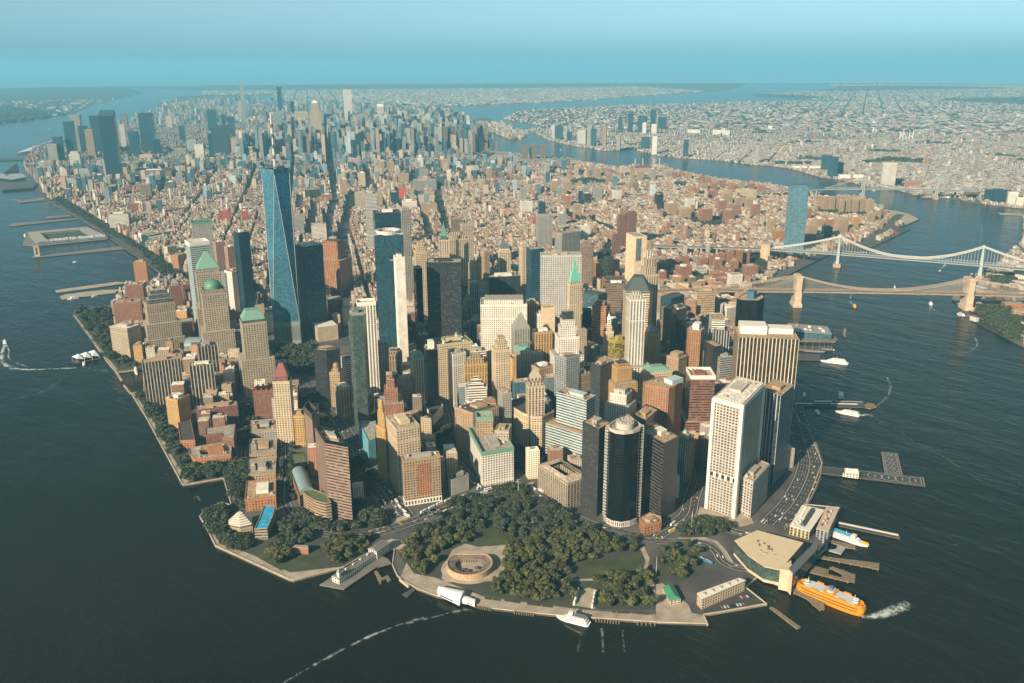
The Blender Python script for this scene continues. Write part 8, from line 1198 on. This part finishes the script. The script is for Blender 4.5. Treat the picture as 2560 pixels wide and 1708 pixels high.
def trunkmesh():
    m=MB(); m.beam((0,0,-.2),(0,0,.55),.055,6,r2=.035); 
    for k in range(4): a=k*1.6; m.beam((0,0,.3+.06*k),(.35*math.cos(a),.35*math.sin(a),.75),.03,5,r2=.012)
    o=m.build('trunk',BARK); me=o.data; bpy.data.objects.remove(o); return me
TRM=trunkmesh(); TR=[]
CAS=PT['castle']
for lab,n,poly in TA:
    for q in samp(poly,n,4.5):
        if math.hypot(q[0]-CAS[0]-3,q[1]-CAS[1]-3)<36: continue
        TR.append((math.hypot(q[0]-CAM.x,q[1]-CAM.y),q,lab))
TR.sort(key=lambda t:t[0]); far=[]; near2=[]
for i,(dd,q,lab) in enumerate(TR):
    s=RNG.uniform(6.2,9.6); hz=RNG.uniform(8,12.5)
    if i>=300: near2.append((q[0],q[1],s,hz)); continue
    e=empty('tree',(q[0],q[1],0),lab,'tree',lab.split(' tree ')[1]); e.empty_display_size=1; e['group']='trees '+lab.split(' tree ')[-1]
    a=RNG.uniform(0,6.28); c_=bpy.data.objects.new('crown',CRN[i%5]); t_=bpy.data.objects.new('trunk',TRM)
    for ob,sc_ in ((c_,(s,s,hz*.8)),(t_,(s,s,hz*.75))): COL.objects.link(ob); ob.parent=e; ob.rotation_euler.z=a; ob.scale=sc_
    c_.location.z=hz*.52
for n,poly in FT:
    p=np.array(poly); d0=np.hypot(*(p.mean(0)-np.array(CAM[:2]))); 
    for q in samp(poly,n,5 if d0<4000 else 9,12): far.append((q[0],q[1],RNG.uniform(4.5,7)*(1 if d0<4500 else 1.6),RNG.uniform(6,9)*(1 if d0<4500 else 1.3)))
# street trees on the far shore come with the filler below
def far_forest(T,name,nl=46):
    kk=.24 if nl<100 else .14
    T=np.array(T); n=len(T); d=RNG.normal(size=(n,nl,3)); d/=np.linalg.norm(d,axis=2,keepdims=True); r=RNG.uniform(.75,1.05,(n,nl,1)); off=d*r*np.array([1,1,.8]); off[:,:,2]=np.abs(off[:,:,2])*1.0-.12
    ctr=np.stack([T[:,0],T[:,1],T[:,3]*.6],1)[:,None,:]; P=ctr+off*np.stack([T[:,2],T[:,2],T[:,3]*.7],1)[:,None,:]; nr=d+RNG.normal(size=d.shape)*.5; t=np.cross(nr,np.array([.31,.52,.8])); t/=np.linalg.norm(t,axis=2,keepdims=True); b=np.cross(nr,t); b/=np.linalg.norm(b,axis=2,keepdims=True); s=(T[:,2][:,None,None]*RNG.uniform(kk,kk*1.6,(n,nl,1)))
    V=np.stack([P-t*s-b*s,P+t*s-b*s,P+t*s+b*s,P-t*s+b*s],2).reshape(-1,3); raw(name,V,LEAFF)
def raw(name,V,mats,uv=None,col=None,mi=None):
    nv=len(V); nf=nv//4; me=bpy.data.meshes.new(name); me.vertices.add(nv); me.vertices.foreach_set('co',V.astype(np.float32).ravel()); me.loops.add(nv); me.loops.foreach_set('vertex_index',np.arange(nv,dtype=np.int32)); me.polygons.add(nf); me.polygons.foreach_set('loop_start',np.arange(0,nv,4,dtype=np.int32))
    if uv is not None: u=me.uv_layers.new(name='UVMap'); u.data.foreach_set('uv',uv.astype(np.float32).ravel())
    if col is not None: c=me.color_attributes.new('Col','FLOAT_COLOR','CORNER'); c.data.foreach_set('color',col.astype(np.float32).ravel())
    for m in (mats if isinstance(mats,list) else [mats]): me.materials.append(m)
    if mi is not None: me.polygons.foreach_set('material_index',mi.astype(np.int32))
    me.update(calc_edges=True); o=bpy.data.objects.new(name,me); COL.objects.link(o); o['kind']='stuff'; return o
# ------------------------------------------------------------------ the rest of the city
CELL=4.0; OX,OY=-1500,-1200; NX,NY=1900,2100; GRID=np.zeros((NX,NY),bool)
def mark(poly,pad=0):
    p=np.array(poly); lo=np.floor((p.min(0)-(OX,OY))/CELL).astype(int)-1; hi=np.ceil((p.max(0)-(OX,OY))/CELL).astype(int)+1; lo=np.maximum(lo,0); hi=np.minimum(hi,(NX,NY))
    if (hi<=lo).any(): return
    gx,gy=np.meshgrid(np.arange(lo[0],hi[0]),np.arange(lo[1],hi[1]),indexing='ij'); Q=np.stack([OX+(gx+.5)*CELL,OY+(gy+.5)*CELL],-1).reshape(-1,2); GRID[lo[0]:hi[0],lo[1]:hi[1]]|=inpoly(Q,poly).reshape(gx.shape)
for p in OCC: mark(p)
for p in TIP: mark(p)
for sn,mt,p in SH: mark(p)
for lab,n,p in TA: mark(p)
for n,p in FT: mark(p)
for n,wd,pl,lanes in RD:
    pl=smooth(pl)
    for a,b in zip(pl,pl[1:]):
        l=math.hypot(b[0]-a[0],b[1]-a[1]) or 1; nx,ny=-(b[1]-a[1])/l*(wd/2+2),(b[0]-a[0])/l*(wd/2+2); mark([(a[0]+nx,a[1]+ny),(b[0]+nx,b[1]+ny),(b[0]-nx,b[1]-ny),(a[0]-nx,a[1]-ny)])
def blocked(P):
    i=((P-(OX,OY))/CELL).astype(int); ok=(i[:,0]>=0)&(i[:,0]<NX)&(i[:,1]>=0)&(i[:,1]<NY); r=np.zeros(len(P),bool); r[ok]=GRID[i[ok,0],i[ok,1]]; return r
def view(P,pad=.12):
    d=np.concatenate([P,np.zeros((len(P),1))],1)-np.array(CAM); z=d@np.array(FW); x=d@np.array(RT)/z; return (z>0)&(np.abs(x)<.582*(1+pad))
WARP=False
def lots(az,u0,u1,v0,v1,bu,bv,st,av,lu):
    """blocks bu wide by bv deep between streets; each block split in two rows of lots about lu wide; returns centre, half sizes"""
    out=[]; U=np.arange(u0,u1,bu+st); W=np.arange(v0,v1,bv+av); n=max(2,int(bu/lu))
    for row in (0,1):
        for k in range(n):
            uu,vv=np.meshgrid(U+bu*(k+.5)/n,W+bv*(.25+.5*row),indexing='ij'); out.append(np.stack([uu.ravel(),vv.ravel(),np.full(uu.size,bu/n/2*.97),np.full(uu.size,bv/4*.95)],1))
    o=np.concatenate(out); o[:,2]*=RNG.uniform(.6,1.0,len(o)); o[:,3]*=RNG.uniform(.72,1.0,len(o)); t=math.radians(az); e=np.array([math.cos(t),-math.sin(t)]); q=np.array([math.sin(t),math.cos(t)])
    P=o[:,:1]*e+o[:,1:2]*q; return P,o[:,2],o[:,3]
def pick(pal,n,jit=.18):
    c=np.array(pal)[RNG.integers(0,len(pal),n)]; return np.clip(c*(1+RNG.normal(size=(n,1))*jit),.01,.8)
def boxes(name,P,hx,hy,h,az,wc,rc,z0=None,sub=.55):
    n=len(P); t=math.radians(az); e=np.array([math.cos(t),-math.sin(t)]); q=np.array([math.sin(t),math.cos(t)]); z0=np.zeros(n) if z0 is None else z0
    c=[P-hx[:,None]*e-hy[:,None]*q,P+hx[:,None]*e-hy[:,None]*q,P+hx[:,None]*e+hy[:,None]*q,P-hx[:,None]*e+hy[:,None]*q]; b=[np.concatenate([k,z0[:,None]],1) for k in c]; tt=[np.concatenate([k,(z0+h)[:,None]],1) for k in c]
    Fs=[np.stack([b[i],b[(i+1)%4],tt[(i+1)%4],tt[i]],1) for i in range(4)]+[np.stack(tt,1)]; V=np.stack(Fs,1).reshape(-1,3)
    uv=np.zeros((n,5,4,2)); nv=np.maximum(1,np.round(h/3.5)); r0=RNG.integers(0,400,(n,5,2))
    for i in range(4):
        nb=np.maximum(1,np.round((hx if i%2==0 else hy)*2/3.8)); uv[:,i,1,0]=nb; uv[:,i,2,0]=nb; uv[:,i,2,1]=nv; uv[:,i,3,1]=nv
    uv+=r0[:,:,None,:]; col=np.ones((n,5,4,4)); col[:,:4,:,:3]=wc[:,None,None,:]; col[:,4,:,:3]=rc[:,None,:]; mi=np.tile(np.array([0,0,0,0,1]),n); return V,uv.reshape(-1,2),col.reshape(-1,4),mi
ACC=[]
def add(P,hx,hy,h,az,wc,rc,clutter=False):
    ACC.append(boxes('',P,hx,hy,h,az,wc,rc))
    if clutter:
        k=RNG.random(len(P))<.75; m=k.sum(); o=RNG.uniform(-.4,.4,(m,2)); t=math.radians(az); e=np.array([math.cos(t),-math.sin(t)]); q=np.array([math.sin(t),math.cos(t)]); Q=P[k]+o[:,:1]*hx[k][:,None]*e+o[:,1:]*hy[k][:,None]*q
        c2=pick([PAL['tan'],PAL['grey'],PAL['cream'],PAL['brick'],PAL['white']],m); ACC.append(boxes('',Q,hx[k]*RNG.uniform(.18,.4,m),hy[k]*RNG.uniform(.18,.4,m),RNG.uniform(2.2,4.5,m),az,c2,c2*.9,z0=h[k]))
LP={k:np.array(v) for k,v in LAND.items()}
WALLS=[(.46,.34,.22),(.40,.24,.145),(.34,.155,.09),(.52,.42,.30),(.28,.22,.17),(.42,.22,.12),(.60,.51,.39),(.24,.125,.085),(.38,.32,.25),(.64,.58,.48)]
ROOFS=[(.46,.40,.31),(.34,.295,.235),(.24,.21,.175),(.58,.52,.43),(.12,.11,.10),(.38,.26,.18),(.66,.61,.53)]
# Manhattan: avenue grid turned 29 degrees
for az,u0,u1,v0,v1,zone in ((29,-1900,4200,-300,1250,'down'),(29,-2400,4200,1250,3050,'low'),(29,-2400,3600,3050,9200,'mid'),(29,-2600,3600,9200,16000,'up')):
    BU,BV,ST,AV,LU=dict(down=(52,46,12,11,20),low=(82,50,13,15,9.5),mid=(200,58,26,18,11),up=(240,75,30,24,24))[zone]
    P,hx,hy=lots(az,u0,u1,v0,v1,BU,BV,ST,AV,LU); k=inpoly(P,LAND['manhattan_ground'])&view(P); P,hx,hy=P[k],hx[k],hy[k]; t=math.radians(az); e=np.array([math.cos(t),-math.sin(t)]); q=np.array([math.sin(t),math.cos(t)])
    bad=np.zeros(len(P),bool)
    for a,b in ((0,0),(-1,-1),(1,-1),(1,1),(-1,1),(0,-1),(0,1),(1,0),(-1,0)):
        C=P+a*hx[:,None]*e+b*hy[:,None]*q; bad|=blocked(C)|~inpoly(C+(a*9*e+b*9*q),LAND['manhattan_ground'])
    P,hx,hy=P[~bad],hx[~bad],hy[~bad]; n=len(P); s=P@q; tt=P@e; r=RNG.random(n); h=RNG.uniform(13,20,n)
    if zone=='down': h=RNG.uniform(22,52,n); h=np.where((s>330)&(s<950)&(tt>-150)&(tt<420),RNG.uniform(38,66,n),h); h=np.where((s>420)&(s<900)&(tt>0)&(tt<400)&(r<.2),RNG.uniform(70,98,n),h); h=np.where((tt>650)&(s<900),RNG.uniform(12,24,n),h)
    elif zone=='low':
        h=np.where(tt<350,RNG.uniform(17,30,n),RNG.uniform(13,22,n)); h=np.where((r<.03),RNG.uniform(30,52,n),h)
    elif zone=='mid':
        h=RNG.uniform(12,20,n); a=s>3950; h=np.where(a,RNG.uniform(18,46,n),h); h=np.where(a&(r<.08),RNG.uniform(50,95,n),h); b=(s>5100)&(tt<2450); h=np.where(b,RNG.uniform(30,85,n),h); h=np.where(b&(r<.3),RNG.uniform(80,150,n),h); h=np.where(b&(r<.11)&(tt<1900),RNG.uniform(150,235,n),h); h=np.where(~a&(r<.035),RNG.uniform(30,55,n),h)
        h=np.where((s>5100)&(tt<-750),RNG.uniform(15,50,n),h); h=np.where((s<4100)&(r>.985),RNG.uniform(45,70,n),h)
        cp_=(s>7700)&(tt>-300)&(tt<550); h=np.where(cp_,.5,h)
    else: h=RNG.uniform(18,45,n); h=np.where(r<.08,RNG.uniform(60,120,n),h); h=np.where((s<11800)&(tt>-300)&(tt<550),.5,h)
    nr=np.zeros(n,bool)
    for dd in (150,350,550): nr|=~inpoly(P+e*dd,LAND['manhattan_ground'])
    if zone in('low','mid'): h=np.where(nr&(s<5600),np.minimum(h,RNG.uniform(12,22,n)),h)
    pal=WALLS if zone!='down' else WALLS+[PAL['cream'],PAL['tan'],PAL['gold']]; wc=pick(pal,n); rcl=pick(ROOFS,n); hazed=s>4800; wc[hazed]=pick([(.30,.28,.26),(.21,.21,.20),(.36,.32,.27),(.18,.145,.125),(.26,.27,.27),(.30,.22,.16),(.12,.14,.15)],hazed.sum()); rcl[hazed]*=.8; big=h>60; wc[big]=pick([PAL['grey'],PAL['cream'],PAL['brown'],PAL['Gteal'],PAL['Gblue'],PAL['steel'],(.10,.17,.20),(.16,.22,.24),PAL['bluewhite'],PAL['Gteal'],PAL['pink']],big.sum()); wide=zone=='mid'  # far lots: distance haze put into cooler wall and darker roof colours
    hx=np.where(big,np.maximum(hx,11),hx); hy=np.where(big,np.maximum(hy,11),hy); cpk=h<1; wc[cpk]=(.04,.06,.03); rcl[cpk]=(.045,.065,.03); add(P,hx,hy,h,az,wc,rcl,zone in('down','low') or zone=='mid')
# lands across the rivers
WARP=True
FARP=[(.50,.44,.36),(.42,.36,.29),(.36,.22,.15),(.30,.27,.23),(.56,.52,.45),(.40,.30,.22),(.26,.17,.12)]; FARR=[(.52,.48,.41),(.40,.365,.31),(.28,.255,.22),(.60,.57,.51),(.16,.15,.135),(.24,.21,.18)]
for key,az,(u0,u1,v0,v1),(BU,BV,ST,AV,LU),keep,hr in (*[('far_shore_ground',az_,(-7500,9500,-1500,11000),(170,44,15,12,11),.84,(8,13)) for az_ in (62,38,81,20)],*[('far_shore_ground',az_,(-22000,12000,-6000,30000),(230,120,24,26,30),.40,(8,14)) for az_ in (63,12)],('island_ground',29,(1500,6000,3000,9000),(90,50,30,30,22),.5,(15,40)),('mainland_ground',29,(-4000,9000,9500,24000),(230,150,40,50,55),.5,(10,28)),('west_bank_ground',20,(-9000,2000,6000,19000),(240,160,60,70,50),.16,(8,22))):
    P,hx,hy=lots(az,u0,u1,v0,v1,BU,BV,ST,AV,LU); k=inpoly(P,LAND[key])&view(P)&(RNG.random(len(P))<keep); P,hx,hy=P[k],hx[k],hy[k]
    if BU==170: sd_=np.array([(3300,600),(4300,1700),(5200,300),(6000,2600),(4800,3400),(7200,1200),(6600,4300),(2900,-600),(5600,5200),(4300,-700),(8000,3300),(7000,-600)]); reg=((P[:,None,:]-sd_)**2).sum(2).argmin(1)%4; k=(reg==(62,38,81,20).index(az))&(np.hypot(P[:,0]-CAM.x,P[:,1]-CAM.y)<9300); P,hx,hy=P[k],hx[k],hy[k]
    elif BU==230 and key=='far_shore_ground': k=(np.hypot(P[:,0]-CAM.x,P[:,1]-CAM.y)>9300)&((np.sin(P[:,0]/1500+P[:,1]/2100)+np.sin(P[:,1]/1300-1)>.2)==(az==12)); P,hx,hy=P[k],hx[k],hy[k]
    k=~blocked(P); P,hx,hy=P[k],hx[k],hy[k]
    # leafy patches stay free of houses
    f=np.sin(P[:,0]/310+1)*np.sin(P[:,1]/270+2)+.5*np.sin(P[:,0]/97)*np.sin(P[:,1]/121); k=f<.95; P,hx,hy=P[k],hx[k],hy[k]; n=len(P); h=RNG.uniform(*hr,n); r=RNG.random(n); h=np.where(r<.02,RNG.uniform(20,42,n),h); big=(r>.965); hx=np.where(big,hx*2.2,hx); hy=np.where(big,np.maximum(hy*1.6,14),hy); rcl=pick(FARR,n); rcl[big]=pick([(.62,.6,.55),(.7,.68,.63)],big.sum(),.08)
    add(P,hx,hy,h,az,pick(FARP,n),rcl)
    if key=='far_shore_ground' and az==62 and BU==170:
        C=np.stack([RNG.uniform(1500,9000,16000),RNG.uniform(-1500,6000,16000)],1); C=C[inpoly(C,LAND[key])&view(C)&~blocked(C)]; f=np.sin(C[:,0]/310+1)*np.sin(C[:,1]/270+2)+.5*np.sin(C[:,0]/97)*np.sin(C[:,1]/121); C=C[(f>.9)|(RNG.random(len(C))<.16)]
        far+= [(x,y,RNG.uniform(6,11),RNG.uniform(7,10)) for x,y in C]
C=np.stack([RNG.uniform(4000,24000,26000),RNG.uniform(-3000,24000,26000)],1); dd=np.hypot(C[:,0]-CAM.x,C[:,1]-CAM.y); C=C[inpoly(C,LAND['far_shore_ground'])&view(C)&(dd>7500)&(dd<25000)][:3600]; far+=[(x,y,RNG.uniform(10,22),RNG.uniform(8,12)) for x,y in C]
# street and yard trees between the low houses
C=np.stack([RNG.uniform(-400,3800,9000),RNG.uniform(900,4600,9000)],1); C=C[inpoly(C,LAND['manhattan_ground'])&view(C)&~blocked(C)][:2600]; far+= [(x,y,RNG.uniform(3.5,5.5),RNG.uniform(7,11)) for x,y in C]
C=np.stack([RNG.uniform(-6000,3000,16000),RNG.uniform(5000,16000,16000)],1); C=C[inpoly(C,LAND['west_bank_ground'])&view(C)][:5000]; far+= [(x,y,RNG.uniform(22,48),RNG.uniform(9,18)) for x,y in C]
raw('city_blocks',np.concatenate([a[0] for a in ACC]),[FILLW,FILLR],np.concatenate([a[1] for a in ACC]),np.concatenate([a[2] for a in ACC]),np.concatenate([a[3] for a in ACC]))
far_forest(far,'distant_trees'); far_forest(near2,'park_trees',170)
print('boxes',sum(len(a[3])//5 for a in ACC),'far trees',len(far),'near trees',min(300,len(TR)))
# ------------------------------------------------------------------ haze
m,nt,bs=newmat('haze_air'); nt.nodes.remove(bs); pv=nt.nodes.new('ShaderNodeVolumePrincipled'); pv.inputs['Color'].default_value=HAZE_COLOR; pv.inputs['Density'].default_value=HAZE_DENSITY; pv.inputs['Anisotropy'].default_value=0.0
nt.links.new(pv.outputs[0],nt.nodes['Material Output'].inputs['Volume'])
hz=MB(); hz.prism(circ((CAM.x,CAM.y),150000,48),-3.6,950,bottom=True); o=hz.build('haze',m); o['kind']='stuff'
